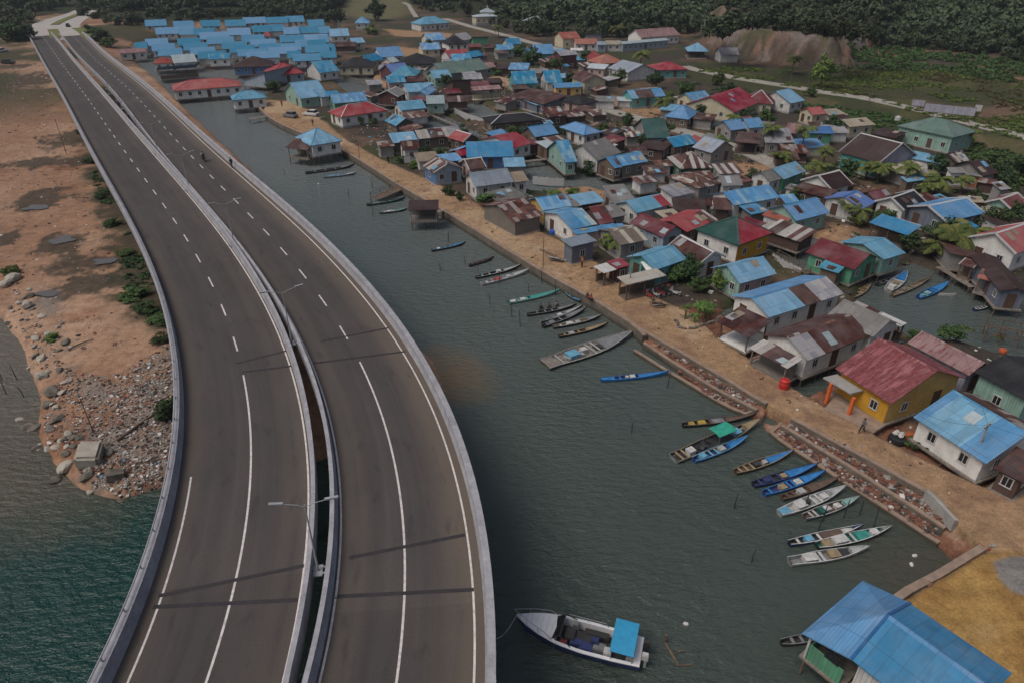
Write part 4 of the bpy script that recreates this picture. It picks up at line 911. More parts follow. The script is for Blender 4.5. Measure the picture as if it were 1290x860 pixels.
H('S3', 440, 240, 530, 250, 480, 178, 's', 'mauve', 'wood', 'mauve roofed shed behind the striped zinc roof', cat='shed', name='shed')
H('S3', 130, 302, 290, 292, 170, 242, 's', 'rust', 'brown', 'rusty roofed stall under the palms beside the lane', cat='shed', name='shed', open_='timber')
H('S3', 452, 547, 596, 492, 385, 478, 'g', 'blue', 'green', 'green house with a blue roof behind the yellow sand yard')
H('S3', 362, 562, 458, 532, 302, 495, 'g', 'grey', 'white', 'white gabled house with a weathered grey roof on the yard')
H('S3', 762, 612, 890, 572, 678, 514, 'g', 'brown', 'plaster', 'house with a dark brown roof and white barge boards', trim='white')
H('S3', 510, 612, 735, 667, 570, 562, 's', 'rust', 'brown', 'wide flat rusty roof left of the white trimmed brown roof')
H('S3', 127, 716, 426, 664, 58, 626, 'g', 'blue', 'plaster', 'white stilt house with a long blue roof above the creek', name='stilt_house', stilts=True)
H('S3', 0, 742, 112, 718, -5, 660, 's', 'rust', 'brown', 'rust brown lean-to at the left end of the long blue roof', wh=1.9)
H('S4', 545, 503, 910, 412, 397, 330, 'g', 'blue', 'mint', 'mint plank house with a blue roof on a muddy orange bank', name='stilt_house')
H('S4', 168, 436, 440, 530, 235, 380, 's', 'orange', 'white', 'white hut with a rusty orange awning beside the mint plank house', wh=1.9)
H('S3', 460, 702, 556, 682, 422, 640, 's', 'bluep', 'wood', 'small patched blue lean-to behind the mint plank house', cat='shed', name='shed', wh=1.9)
H('S3', 962, 737, 1046, 694, 842, 657, 'g', 'deep', 'white', 'house with two deep blue roof panels beside a palm')
H('S3', 1042, 684, 1150, 656, 998, 618, 'g', 'dred', 'wood', 'dark red roof between the two panel house and charcoal gable')
H('P4', 512, 642, 652, 590, 432, 552, 'g', 'black', 'plaster', 'charcoal roofed house with a pale gable and white trim', trim='white')
H('P4', 790, 718, 1036, 662, 664, 612, 'g', 'blue', 'gblue', 'wide house with a bright blue roof and slate blue gable', trim='white')
H('P4', 282, 722, 525, 817, 358, 650, 's', 'blue', 'wood', 'open shelter with a flat bright blue roof on the creek bank', cat='shelter', name='shelter', open_='timber')
H('P8', 380, 346, 521, 302, 242, 240, 'g', 'sky', 'mint', 'mint house with a light blue roof above the lagoon', name='stilt_house', stilts=True)
H('P8', 187, 412, -130, 298, 293, 310, 'g', 'dred', 'green', 'green stilt house with a maroon roof beside the lagoon boats', name='stilt_house', stilts=True)
H('P8', -50, 392, 80, 436, 0, 342, 's', 'blue', 'wood', 'blue lean-to roof at the foot of the maroon roof', cat='shed', name='shed', wh=1.9)
H('P4', 1202, 632, 1310, 590, 1142, 558, 'g', 'dred', 'mint', 'mint gabled house with a maroon roof at the picture\'s right edge', trim='white')
H('P8', 1238, 307, 1440, 235, 1112, 162, 'g', 'red', 'plaster', 'white gabled house with a crimson roof above the lagoon', trim='white', wh=2.8)
H('P8', 1130, 548, 932, 316, 1232, 462, 'g', 'brown', 'gblue', 'sprawling dark brown roofed stilt house on the lagoon', name='stilt_house', stilts=True, pitch=.3)
H('P8', 862, 372, 960, 402, 905, 330, 's', 'strip', 'wood', 'small striped rusty awning left of the sprawling brown roof', cat='shed', name='shed', wh=1.9, open_='timber')
H('P8', 982, 462, 1112, 502, 1010, 402, 's', 'orange', 'oldwood', 'rusty red porch roof in front of the sprawling brown roof', cat='shed', name='shed', wh=2, open_='timber')
H('P4', 463, 95, 832, 172, 700, 40, 'h', 'green', 'mint', 'large white and mint building under a sage green hipped roof', wh=3.2, cat='building', name='building')
H('P4', 527, 302, 746, 360, 547, 252, 's', 'sky', 'plaster', 'long pale blue flat roof below the sage green hip')
H('P4', 850, 337, 940, 302, 815, 248, 'g', 'strip', 'wood', 'striped rusty roof hut right of the long pale blue roof', cat='shed', name='shed')
H('P4', 1020, 422, 1120, 387, 950, 312, 'g', 'brown', 'grey', 'dark brown gabled house beside the brick hut')
H('P4', 905, 410, 1015, 412, 925, 385, 's', 'grey', 'brick', 'unplastered brick hut right of the palms', wh=2.3)
H('P4', 815, 402, 905, 384, 805, 352, 's', 'grey', 'plaster', 'grey plastered house left of the brick hut')
H('P4', 1140, 512, 1196, 492, 1090, 442, 's', 'zinc', 'grey', 'leaning zinc roof below the dark brown gable')
H('P4', 530, 462, 656, 422, 520, 388, 's', 'sky', 'wood', 'low patched light blue roof among the palms')
H('P4', 890, 590, 1030, 570, 890, 540, 's', 'tan', 'wood', 'tan lean-to left of the mint gabled maroon roof', wh=1.9, cat='shed', name='shed')
# ---- middle of the village
H('P1', 800, 209, 966, 181, 770, 143, 's', 'blue', 'wood', 'bright blue lean-to roof left of the striped rusty roof', wh=2.2)
H('P1', 862, 257, 976, 232, 850, 195, 'g', 'rust', 'plaster', 'small white gable with a rusty roof below the blue lean-to')
H('P1', 965, 182, 1172, 150, 945, 122, 's', 'strip', 'wood', 'long striped rust and white roof by the creek walkway')
H('P2', 222, 202, 125, 165, 272, 140, 'g', 'red', 'brown', 'dark gabled house with a crimson roof beside the striped roof', trim='white')
H('P2', 246, 302, 548, 258, 268, 200, 'g', 'blue', 'blue', 'vivid blue house with a wide blue roof by the boardwalk')
H('P2', 545, 243, 684, 224, 425, 178, 'g', 'red', 'plaster', 'white house with a crimson roof behind the vivid blue house')
H('P2', 130, 260, 232, 227, 190, 208, 's', 'blue', 'wood', 'little blue roof left of the vivid blue house', cat='shed', name='shed', wh=1.9)
H('P2', 202, 292, 262, 262, 222, 212, 's', 'red', 'wood', 'little crimson roof touching the vivid blue house', cat='shed', name='shed', wh=1.9)
H('P2', 692, 170, 846, 142, 642, 102, 'g', 'blue', 'wood', 'blue roofed wooden house behind the pale patched gable')
H('P2', 846, 104, 1006, 162, 935, 28, 'h', 'blue', 'white', 'large white windowed house under a broad blue hipped roof', trim=None)
H('P2', 846, 234, 765, 240, 905, 172, 'g', 'bluep', 'mint', 'mint gabled house with a patched pale blue roof on stilts', name='stilt_house')
H('P2', 765, 242, 840, 228, 690, 200, 's', 'pale', 'wood', 'pale flat roof left of the patched mint gable', cat='shed', name='shed')
H('P2', 1096, 319, 1251, 269, 990, 214, 'g', 'grey', 'white', 'white house with a plain weathered grey roof')
H('P1', 1062, 402, 985, 352, 1162, 342, 'g', 'strip', 'blue', 'blue fronted house with a striped weathered plank roof', wall2='paleblue')
H('P2', 265, 380, 373, 362, 230, 310, 'g', 'rust', 'pinkw', 'small dark rust roofed house before the vivid blue house', trim='white')
H('P2', 300, 493, 551, 449, 262, 402, 'g', 'gblue', 'white', 'white house with a broad grey blue roof behind the spreading tree')
H('P2', 560, 462, 642, 432, 528, 392, 's', 'tan', 'white', 'white plank shed with a tan roof right of the grey blue roof', cat='shed', name='shed')
H('P2', 556, 723, 743, 682, 440, 608, 'g', 'rustp', 'oldwood', 'weathered wooden hut with a patchwork rusty roof on the promenade', cat='hut', name='hut', windows=False, pitch=.3)
H('P2', 741, 646, 933, 606, 697, 560, 'g', 'bluep', 'ochre', 'small ochre house with a patched blue roof behind the wooden hut', pitch=.4)
H('S5', 692, 254, 968, 194, 520, 80, 'g', 'blue', 'plaster', 'broad house with a bright blue roof facing the dirt square', segs=[(0, .55, 'blue'), (.55, .8, 'sky'), (.8, 1, 'pale')])
H('S5', 742, 307, 1202, 227, 690, 270, 's', 'blue', 'pinkw', 'long narrow blue roof in front of the bright blue house')
H('S5', 688, 440, 966, 382, 560, 376, 's', 'gblue', 'gblue', 'slate grey box shed with a flat grey roof on the promenade', wh=2.8, cat='shed', name='shed', windows=True)
H('P2', 1112, 737, 1200, 707, 1045, 620, 'g', 'dred', 'brown', 'dark maroon roof right of the bright blue house')
H('P2', 1152, 702, 1262, 642, 1110, 596, 's', 'grey', 'grey', 'dark grey unfinished shed behind the maroon roof', cat='shed', name='shed')
H('P6', 112, 252, 288, 224, 30, 162, 'g', 'light', 'grey', 'house with a striped cream and brown sheet roof')
H('P6', 0, 177, 150, 132, 0, 110, 's', 'blue', 'wood', 'blue roof behind the striped cream roof')
H('S5', 1042, 724, 1188, 692, 922, 660, 's', 'white', 'wood', 'white awning over a stall on the promenade', cat='stall', name='stall', wh=2, open_='timber')
H('S5', 1190, 674, 1330, 640, 1065, 604, 's', 'red', 'darkred', 'crimson shop roof behind the white awning', cat='shop', name='shop', wh=2.3)
H('P6', 152, 509, 410, 449, 88, 462, 's', 'light', 'wood', 'open food stall with a tan striped roof on the promenade', cat='stall', name='stall', wh=2.3, open_='timber')
H('P6', 287, 424, 341, 412, 243, 362, 's', 'white', 'wood', 'small tilted white sheet awning behind the food stall', cat='awning', name='awning', wh=2.1, open_='timber')
H('P6', 337, 414, 541, 332, 262, 304, 'g', 'sky', 'teal', 'house with a plain sky blue roof behind the food stall', pitch=.4)
H('P6', 632, 367, 427, 247, 714, 284, 'g', 'rust', 'plaster', 'white gabled house with a rusty roof and white ridge', trim='white')
H('P6', 392, 202, 172, 106, 466, 132, 'g', 'dred', 'paleblue', 'pale blue house with a deep red roof behind the rusty gable')
H('P6', 542, 167, 743, 87, 442, 96, 'g', 'red', 'wood', 'long crimson roof left of the green and red pyramid', segs=[(0, .75, 'red'), (.75, 1, 'strip')])
H('P6', 592, 147, 880, 277, 852, 55, 'p', 'dgreen', 'plaster', 'house with a pyramid roof half green half red and yellow walls', wall2='yellow', faces={'e1': 'dgreen', 'e2': 'red'}, wh=2.8)
H('P6', 887, 502, 1126, 437, 802, 382, 'g', 'sky', 'pinkw', 'mint fronted house with a light blue roof beside the banana grove', wall2='mint')
H('P7', 458, 308, 945, 156, 338, 182, 'g', 'blue', 'plaster', 'long white stilt house with a blue, rust and zinc roof', name='stilt_house', segs=[(0, .47, 'sky'), (.47, .68, 'rust'), (.68, 1, 'zinc')], stilts=True)
H('P7', 120, 337, 330, 439, 270, 238, 's', 'rust', 'plaster', 'wide rusty porch roof before the long blue and rust house', wh=2.1, open_='timber', cat='porch', name='porch')
H('P7', 706, 587, 1117, 427, 577, 436, 'g', 'rustp', 'plaster', 'long white stilt house with a rust and zinc roof by the red tank', name='stilt_house', segs=[(0, .28, 'zinc'), (.28, .72, 'rust'), (.72, 1, 'rust')], stilts=True, far_roof='rust')
H('P7', 326, 502, 577, 637, 425, 450, 's', 'strip', 'oldwood', 'striped rusty awning over a porch by the red tank', wh=2, open_='timber_grey', cat='porch', name='porch')
H('P7', 1132, 434, 832, 292, 1244, 320, 'g', 'grey', 'plaster', 'stilt house with a large grey roof and white end wall over the lagoon', name='stilt_house', stilts=True, wh=2.6)
H('P8', 160, 634, 482, 782, 200, 612, 's', 'light', 'wood', 'striped awning along the lagoon side of the grey roof', wh=2.2, open_='timber', cat='awning', name='awning', segs=[(0, .55, 'strip'), (.55, 1, 'white')])
H('Q1', 427, 559, 62, 327, 729, 343, 'g', 'pink', 'yellow', 'yellow house with a faded pink roof and orange porch pillars', wh=2.7, wall2='ochre', oh=.5)
H('Q1', 932, 374, 530, 162, 1032, 290, 'g', 'mauve', 'lilac', 'lilac house with a weathered mauve roof behind the yellow house', wh=2.6)
H('Q1', 965, 350, 1320, 540, 1150, 245, 'g', 'black', 'mint', 'pale house under a steep black roof at the right edge', patches=False, wh=3)
H('T8', 242, 22, 700, 296, 483, -135, 'g', 'bluep', 'plaster', 'white house with blue front roof and rusty rear roof by the pole', segs=[(0, .12, 'blue'), (.12, .66, 'sky'), (.66, 1, 'blue')], far_roof='rustp', wh=2.3, pitch=.42)
H('T8', 242, 24, 700, 298, 275, -3, 's', 'blue', 'plaster', 'bright blue eave strip along the front of the white house', wh=2.1, open_='timber', cat='awning', name='awning', pitch=.12) if False else None
H('T8', 730, 330, 905, 425, 860, 200, 's', 'rust', 'brown', 'rust brown lean-to at the right edge beside the white house', wh=2.1, cat='shed', name='shed')
# ---- small in-between roofs
H('U8', 600, 567, 846, 522, 515, 462, 'g', 'blue', 'wood', 'blue roofed house left of the small crimson patch on the lane')
H('U8', 850, 522, 916, 462, 770, 415, 's', 'red', 'wood', 'crimson lean-to between the blue and grey blue roofs', cat='shed', name='shed')
H('U8', 1002, 627, 792, 552, 1137, 490, 'g', 'gblue', 'grey', 'grey gabled house with a pale grey blue roof on the lane')
H('U8', 660, 797, 1005, 729, 800, 600, 'h', 'strip', 'dgreen', 'dark green stilt house under a striped rusty hipped roof', name='stilt_house', stilts=True, wh=2.6)
H('U8', 200, 562, 480, 592, 300, 482, 's', 'brown', 'brown', 'dark brown flat roof left of the blue roof on the lane')
H('U8', 130, 652, 330, 642, 95, 570, 's', 'rust', 'brown', 'rusty flat roof behind the striped wall house')
H('P3', 127, 357, 291, 327, 78, 288, 'g', 'blue', 'oldwood', 'grey plank stilt house with a blue roof over the creek', name='stilt_house', stilts=True)
H('P3', 72, 372, 126, 358, 20, 300, 'g', 'blue', 'wood', 'low blue roof joined to the left of the grey plank house')
H('P3', 622, 502, 782, 482, 575, 420, 'h', 'rustp', 'grey', 'grey house with a rust and white patchwork hipped roof')
H('P3', 772, 487, 906, 457, 765, 412, 'g', 'grey', 'white', 'white two window house with a dark grey roof in the middle')
H('P3', 237, 472, 371, 462, 172, 430, 's', 'rustp', 'white', 'white shack with a patched rusty roof over the mud', cat='shed', name='shed', wh=1.9)
H('P3', 217, 662, 440, 622, 135, 600, 'g', 'sky', 'white', 'white house with a light blue roof and crimson end panel', segs=[(0, .75, 'sky'), (.75, 1, 'red')], pitch=.4)
H('P3', 400, 700, 521, 682, 330, 652, 's', 'tan', 'wood', 'tan roofed shed between two red roofs', cat='shed', name='shed', wh=1.9)
H('P3', 72, 602, 210, 562, 0, 482, 's', 'grey', 'grey', 'dark grey flat roof by the mud creek', cat='shed', name='shed', wh=2)
H('P3', 1050, 205, 1150, 190, 1075, 130, 's', 'zinc', 'grey', 'small grey roof beside the lamp pole on the lane', cat='shed', name='shed')
# ---- big blue building at the lower right
H('PX', 1072, 829, 1205, 934, 1114.8, 771.7, 'g', 'blue', 'white', 'large building with a blue roof beside the yellow sand', wh=3, g=1.6, trim='navy' if False else None, stilts=True, pitch=.42, cat='building', name='building', wall2='green', far_roof='blue', patches=False)

# its hipped end reaches out over a low veranda on the water side
big = COL.objects.get('building') if False else [o for o in bpy.data.objects if o.get('label', '').startswith('large building with a blue roof')][0]
bf = [f for f in FOOT if f[6] == big['label']][0]; rf = [c for c in big.children if c.name.startswith('roof')][0]; zr_ = max(v.co.z for v in rf.data.vertices); wh_ = 3.0; hl_, hw_ = bf[4], bf[5]
pe = G(1072, 829, 4.6); ex = Vector((bf[2], bf[3], 0)); sg = 1 if (pe - Vector((bf[0], bf[1], 0))).dot(ex) > 0 else -1
X_ = lambda d: sg * (hl_ + d)
zo = wh_ - .85; R0, C1, C2, O1, O2 = (X_(-.02), 0, zr_ + .02), (X_(-.02), -hw_ - .02, wh_ + .02), (X_(-.02), hw_ + .02, wh_ + .02), (X_(2.9), -hw_ - .1, zo), (X_(2.9), hw_ + .1, zo)
q = MB(); up_ = Vector((0, 0, .09)); top = [Vector(v) for v in (R0, C1, O1, O2, C2)]; q.add(top + [v - up_ for v in top], ((0, 1, 2), (0, 2, 3), (0, 3, 4), (5, 7, 6), (5, 8, 7), (5, 9, 8), (1, 6, 7, 2), (2, 7, 8, 3), (3, 8, 9, 4))); q.build('roof', 'roof_blue', big)
for a_, b_ in ((R0, C1), (R0, C2)): q = MB(); q.bar(Vector(a_) + Vector((0, 0, .03)), Vector(b_) + Vector((0, 0, .03)), .16, .05); q.build('ridge_cap', 'roof_deep', big)
q = MB(); q.box((X_(1.35), 0, -.1), (2.8, 2 * hw_ - .3, .16)); q.build('veranda_floor', 'timber_grey', big)
for y0, y1, m_ in ((-hw_ + .3, -hw_ * .35, 'wall_green'), (-hw_ * .3, hw_ * .3, 'wall_darkred'), (hw_ * .35, hw_ - .3, 'wall_green')): q = MB(); q.box((X_(2.4), (y0 + y1) / 2, .5), (.08, y1 - y0, 1.0)); q.build('veranda_panel', m_, big)
q = MB(); q.box((X_(1.3), -hw_ + .35, .65), (2.2, .08, 1.3)); q.build('veranda_panel', 'wall_green', big)
q = MB(); q.box((X_(1.0), -hw_ + .3, 1.7), (.9, .05, .8)); q.build('window', 'glass_dark', big)
for y_ in (-hw_ + .25, -hw_ * .32, hw_ * .32, hw_ - .25): q = MB(); q.box((X_(2.45), y_, zo / 2), (.13, .13, zo)); q.build('post', 'trim_white', big)
for y_ in (-hw_ + .3, 0, hw_ - .3): put('stilt', stilt_mesh(3.0), big, (X_(2.4), y_, -.15))

# ---- the rows of identical blue roofed houses over the far water
ROWS = {'back': [('U6', 275, 125, 210), ('U6', 585, 140, 200), ('U6', 880, 130, 195), ('U6', 1145, 125, 200), ('U7', 225, 95, 225), ('U7', 480, 92, 205), ('U7', 690, 80, 170), ('U7', 925, 122, 150)],
        'second': [('U6', 390, 213, 385), ('U6', 805, 222, 200), ('U7', 55, 222, 225), ('U7', 500, 180, 140), ('U7', 800, 200, 225), ('U7', 1045, 200, 100), ('U7', 1150, 228, 150), ('U6', 640, 218, 170), ('U7', 320, 190, 180), ('U7', 660, 210, 150)],
        'left front': [('U6', 285, 338, 220), ('U6', 350, 395, 230), ('U6', 415, 448, 240), ('U6', 170, 375, 110)],
        'middle front': [('U6', 630, 335, 225), ('U6', 695, 388, 240), ('U6', 765, 435, 250), ('U6', 850, 478, 280)],
        'third': [('U6', 870, 268, 290), ('U6', 945, 318, 270), ('U6', 1110, 372, 250), ('U7', 75, 412, 250), ('U7', 160, 452, 300), ('U7', 260, 478, 330)],
        'fourth': [('U7', 205, 296, 225), ('U7', 300, 345, 260), ('U7', 395, 392, 230), ('U7', 490, 430, 150)],
        'right': [('U7', 620, 300, 240), ('U7', 885, 292, 235), ('U7', 640, 388, 190), ('U7', 895, 412, 240), ('U7', 930, 350, 170), ('U7', 760, 505, 280), ('U7', 1060, 470, 150), ('U7', 585, 425, 200), ('U7', 1040, 300, 90), ('U7', 790, 350, 110), ('U7', 1075, 395, 120), ('U7', 700, 470, 130)]}
ORD = ['first', 'second', 'third', 'fourth', 'fifth', 'sixth', 'seventh', 'eighth', 'ninth', 'tenth', 'eleventh', 'twelfth', 'thirteenth', 'fourteenth']
for rn_, lst in ROWS.items():
    for i, (t, x, y, w) in enumerate(sorted(lst, key=lambda q: TP(q[0], q[1], q[2])[0])):
        H(t, x + 8, y + 78, x + w + 34, y + 70, x - 6, y, 'g', 'row', 'white', f'blue roofed row house over the water, {ORD[i]} from left in the {rn_} row', name='row_house', group='rows of blue roofed houses over the water', windows=i % 2 == 0, g=1.6, wh=2.0, stilts=True, pitch=.45)
H('U6', 965, 560, 1205, 552, 965, 500, 'g', 'blue', 'plaster', 'foremost row house with a white skirt wall facing the water', stilts=True, name='row_house')
H('U6', 590, 602, 852, 572, 562, 512, 'g', 'pale', 'white', 'pale roofed house with a bright blue porch by the bridge', stilts=True, name='stilt_house')
H('U6', 400, 678, 830, 633, 405, 640, 's', 'blue', 'wood', 'bright blue porch strip before the pale roofed house', stilts=True, wh=1.9, open_='timber', cat='porch', name='porch')
H('U6', 365, 607, 582, 598, 470, 533, 'p', 'orange', 'plaster', 'small house with a red peaked roof left of the pale roof', stilts=True)
H('U6', 0, 498, 300, 470, 0, 450, 's', 'mauve', 'white', 'long low white walled hall on stilts beside the bridge', stilts=True, wh=2.3)
H('U7', 440, 308, 528, 304, 480, 252, 'p', 'red', 'white', 'tiny red peaked roof among the blue rows')
# ---- low sheds and lean-tos squeezed into the gaps between the houses
gr_ = random.Random(12); V_ = W2([(450, 188), (560, 228), (690, 290), (800, 350), (880, 385), (960, 440), (1060, 400), (1270, 330), (1270, 215), (1120, 160), (960, 140), (860, 120), (800, 105), (700, 70), (560, 60), (450, 75), (430, 110)], 1)
LANES = [W2(p, 1) for p in ([(735, 128), (796, 148), (845, 162), (900, 178), (945, 194), (1010, 222)], [(604, 93), (640, 103), (675, 116), (720, 130)])]
used = set(); lo_, hi_ = V_.min(0), V_.max(0); tries = 0; nf = 0; FIRST = len(FOOT)
def rect_gap(x, y, f):
    dx, dy = x - f[0], y - f[1]; a = abs(dx * f[2] + dy * f[3]) - f[4]; b_ = abs(-dx * f[3] + dy * f[2]) - f[5]
    return math.hypot(max(a, 0), max(b_, 0)) if a > 0 or b_ > 0 else max(a, b_)
while tries < 30000 and nf < 120:
    tries += 1; x, y = gr_.uniform(lo_[0], hi_[0]), gr_.uniform(lo_[1], hi_[1]); q = np.array([[x, y]])
    if sdist(q, V_)[0] < 0 or sdist(q, PATH)[0] > -2 or max(sdist(q, s_)[0] for s_ in SOILS) > -1 or max(sdist(q, p)[0] for p in POOLS[:2]) > -1: continue
    if min(min(np.hypot(*(l_ - q).T)) for l_ in LANES) < 5: continue
    gaps = sorted((rect_gap(x, y, f), f) for f in FOOT); g0 = gaps[0][0]
    if g0 < 1.05 or g0 > 4: continue
    colr = gr_.choice(['rust', 'rust', 'rustp', 'grey', 'zinc', 'brown', 'strip', 'tan', 'dred', 'blue', 'sky', 'blue', 'rustp'])
    w_ = {'rust': 'rusty', 'rustp': 'patchy rusty', 'grey': 'grey roofed', 'zinc': 'zinc roofed', 'brown': 'dark brown', 'strip': 'striped rusty', 'tan': 'tan roofed', 'dred': 'maroon', 'blue': 'bright blue roofed', 'sky': 'pale blue roofed'}[colr]
    near_ = next((f for d_, f in gaps if (f[6], w_) not in used and f in FOOT[:FIRST] and len(f[6].split()) <= 13 - len(w_.split()) and d_ < 9), None)
    if not near_: continue
    used.add((near_[6], w_)); f = gaps[0][1]; hw_ = min(g0, 2.3) * gr_.uniform(.9, 1.0); hl_ = min(hw_ * gr_.uniform(1.0, 1.4), g0 * 1.15); c_ = Vector((x, y, 0)); ux, uy = Vector((f[2], f[3], 0)), Vector((-f[3], f[2], 0))
    h_ = gr_.uniform(1.5, 2.0); ze = 1.2 + h_; side = uy if proj(c_ - uy)[1] > proj(c_ + uy)[1] else -uy
    e = [c_ + ux * s_ * hl_ - side * hw_ for s_ in (-1, 1)] + [c_ - ux * hl_ + side * hw_ + Vector((0, 0, .15 * 2 * hw_))]
    px_ = [proj(v + Vector((0, 0, ze))) for v in e]
    H('PX', *px_[0], *px_[1], *px_[2], 's', colr, gr_.choice(['oldwood', 'wood', 'brown', 'grey', 'white']), w_ + ' shed by the ' + near_[6], cat='shed', name='shed', g=1.2, wh=h_, windows=False, pitch=.15); nf += 1
print(nf, 'filler sheds')
seen = {}
for l_, *_r in HOUSES: seen[l_] = seen.get(l_, 0) + 1
for l_, a, b_, e in HOUSES:
    if a > 17 or b_ > 14 or a < 2 or b_ < 1.4 or e > 4 or seen[l_] > 1: print('CHECK %.1f x %.1f err %.1f  %s' % (a, b_, e, l_))
print(len(HOUSES), 'houses')
# ------------------------------------------------------------------ boats
for n_, c_ in (('b_dark', (.035, .035, .035)), ('b_grey', (.17, .175, .18)), ('b_white', (.46, .46, .45)), ('b_blue', (.03, .17, .42)), ('b_navy', (.03, .045, .14)), ('b_teal', (.04, .25, .22)), ('b_brown', (.11, .075, .055)),
               ('b_tan', (.26, .20, .12)), ('b_sky', (.12, .31, .44)), ('b_green', (.02, .10, .085)), ('b_mint', (.20, .36, .33)), ('b_yellow', (.34, .24, .05)), ('b_pale', (.33, .34, .34)), ('b_red', (.30, .05, .05)), ('b_tarp', (.03, .32, .22))):
    plain(n_, c_, .55, .28, 2.2)
BEAM = ((0, .60), (.12, .80), (.3, .97), (.48, 1), (.65, .86), (.8, .58), (.9, .33), (.97, .12), (1, .02))
def lerpt(tab, t):
    for (a, x), (b_, y) in zip(tab, tab[1:]):
        if t <= b_: return x + (y - x) * (t - a) / (b_ - a)
    return tab[-1][1]
def sheer(t, L_): return .34 + .045 * L_ * max(0, (t - .55) / .45) ** 1.7 + .06 * max(0, (.15 - t) / .15)
def boat(sx, sy, bx, by, hull, inner, rim, label, beam=.155, extras=(), tile=None, group='wooden boats moored along the harbour', name='boat', cat='boat', stern=None):
    if tile: sx, sy = TP(tile, sx, sy); bx, by = TP(tile, bx, by)
    A, B = G(sx, sy, .25), G(bx, by, .45); d = B - A; d.z = 0; L_ = d.length; O = (A + B) / 2; O.z = 0
    root = thing(name, label, cat, O, math.atan2(d.y, d.x), group)
    bw = L_ * beam / 2; ts = [i / 16 for i in range(17)]; mb = MB(); rows = []
    tab = BEAM if not stern else ((0, stern),) + BEAM[1:]
    for t in ts:
        x = (t - .5) * L_; b_ = bw * lerpt(tab, t); zs = sheer(t, L_); kz = -.2 + max(0, (t - .8) / .2) * (.2 + zs * .55); w = min(.06, b_ * .4)
        fl = min(zs - .08, .05 + max(0, (t - .82) / .18) * zs * .8)
        rows.append([(x, -b_, zs), (x, -b_ * .8, (zs + kz) * .42), (x, 0, kz), (x, b_ * .8, (zs + kz) * .42), (x, b_, zs), (x, b_ - w, zs + .012), (x, (b_ - w) * .84, fl), (x, -(b_ - w) * .84, fl), (x, -(b_ - w), zs + .012)])
    k = 9; mi = [0, 0, 0, 0, 2, 1, 1, 1, 2]
    for r_ in rows: mb.v += r_
    for i in range(16):
        for j in range(9):
            mb.f.append((i * k + j, i * k + (j + 1) % k, (i + 1) * k + (j + 1) % k, (i + 1) * k + j)); mb.m.append(mi[j])
    mb.f.append((0, 1, 2, 3, 4)); mb.m.append(0); mb.f.append((0, 4, 5, 8)); mb.m.append(2); mb.f.append((5, 6, 7, 8)); mb.m.append(1); e = 16 * k; mb.f.append((e, e + 4, e + 3, e + 2, e + 1)); mb.m.append(0); mb.f.append((e, e+8, e+5, e + 4)); mb.m.append(2); mb.f.append((e+8, e + 7, e + 6, e + 5)); mb.m.append(1)
    mb.build('hull', [hull, inner, rim], root)
    P = lambda t, y=0, z=0: Vector(((t - .5) * L_, y * bw * lerpt(tab, t), z))
    for ex in extras:
        kind = ex[0]
        if kind == 'deck':                       # ('deck', t0, t1, material)
            _, t0, t1, m_ = ex; q = MB(); n = 6
            for i in range(n):
                a, b_ = t0 + (t1 - t0) * i / n, t0 + (t1 - t0) * (i + 1) / n; za, zb = sheer(a, L_) - .03, sheer(b_, L_) - .03
                q.quad(P(a, -.88, za), P(b_, -.88, zb), P(b_, 0, zb + .06), P(a, 0, za + .06)); q.quad(P(a, 0, za + .06), P(b_, 0, zb + .06), P(b_, .88, zb), P(a, .88, za))
            q.quad(P(t0, -.88, .1), P(t0, -.88, sheer(t0, L_) - .03), P(t0, .88, sheer(t0, L_) - .03), P(t0, .88, .1))
            q.build('foredeck' if t1 > .6 else 'deck', m_, root, fix=False)
        elif kind == 'thwart':
            for t in ex[1:]:
                q = MB(); q.box(P(t, 0, sheer(t, L_) - .07), (.2, 2 * bw * lerpt(tab, t) * .9, .045)); q.build('thwart', rim, root)
        elif kind == 'box':                      # ('box', t, w, h, material)
            _, t, w, h, m_ = ex; q = MB(); q.box(P(t, 0, .06 + h / 2), (w, min(w * .9, bw * lerpt(tab, t) * 1.35), h)); q.box(P(t, 0, .06 + h + .02), (w + .06, min(w * .9, bw * lerpt(tab, t) * 1.35) + .06, .04)); q.build('engine_box', m_, root)
        elif kind == 'canopy':                   # ('canopy', t0, t1, h, material)
            _, t0, t1, h, m_ = ex; q = MB(); n = 4; ya = bw * .92
            for i in range(n):
                a, b_ = -1 + 2 * i / n, -1 + 2 * (i + 1) / n
                z0, z1 = h + .12 * (1 - a * a), h + .12 * (1 - b_ * b_)
                x0, x1 = (t0 - .5) * L_, (t1 - .5) * L_
                vs = [(x0, a * ya, z0), (x1, a * ya, z0), (x1, b_ * ya, z1), (x0, b_ * ya, z1)]; vs += [(x, y, z - .03) for x, y, z in vs]
                q.add(vs, ((0, 1, 2, 3), (7, 6, 5, 4), (0, 4, 5, 1), (1, 5, 6, 2), (2, 6, 7, 3), (3, 7, 4, 0)))
            q.build('canopy', m_, root)
            for t in (t0 + .01, t1 - .01):
                for s_ in (-1, 1):
                    p_ = MB(); p_.tube([((t - .5) * L_, s_ * bw * .85, .1), ((t - .5) * L_, s_ * bw * .85, h + .02)], .025, 5); p_.build('canopy_post', 'timber_grey', root)
        elif kind == 'pile':                     # heap of nets or gear: ('pile', t0, t1, material)
            _, t0, t1, m_ = ex; r_ = random.Random(int(t0 * 1000) + int(sx)); q = MB()
            for _i in range(9):
                t = r_.uniform(t0, t1); s_ = r_.uniform(.15, .4); q.box(P(t, r_.uniform(-.45, .45), .12 + s_ * .35), (s_ * 1.3, s_, s_ * .7), r_.uniform(0, 3), 0, r_.uniform(-.3, .3))
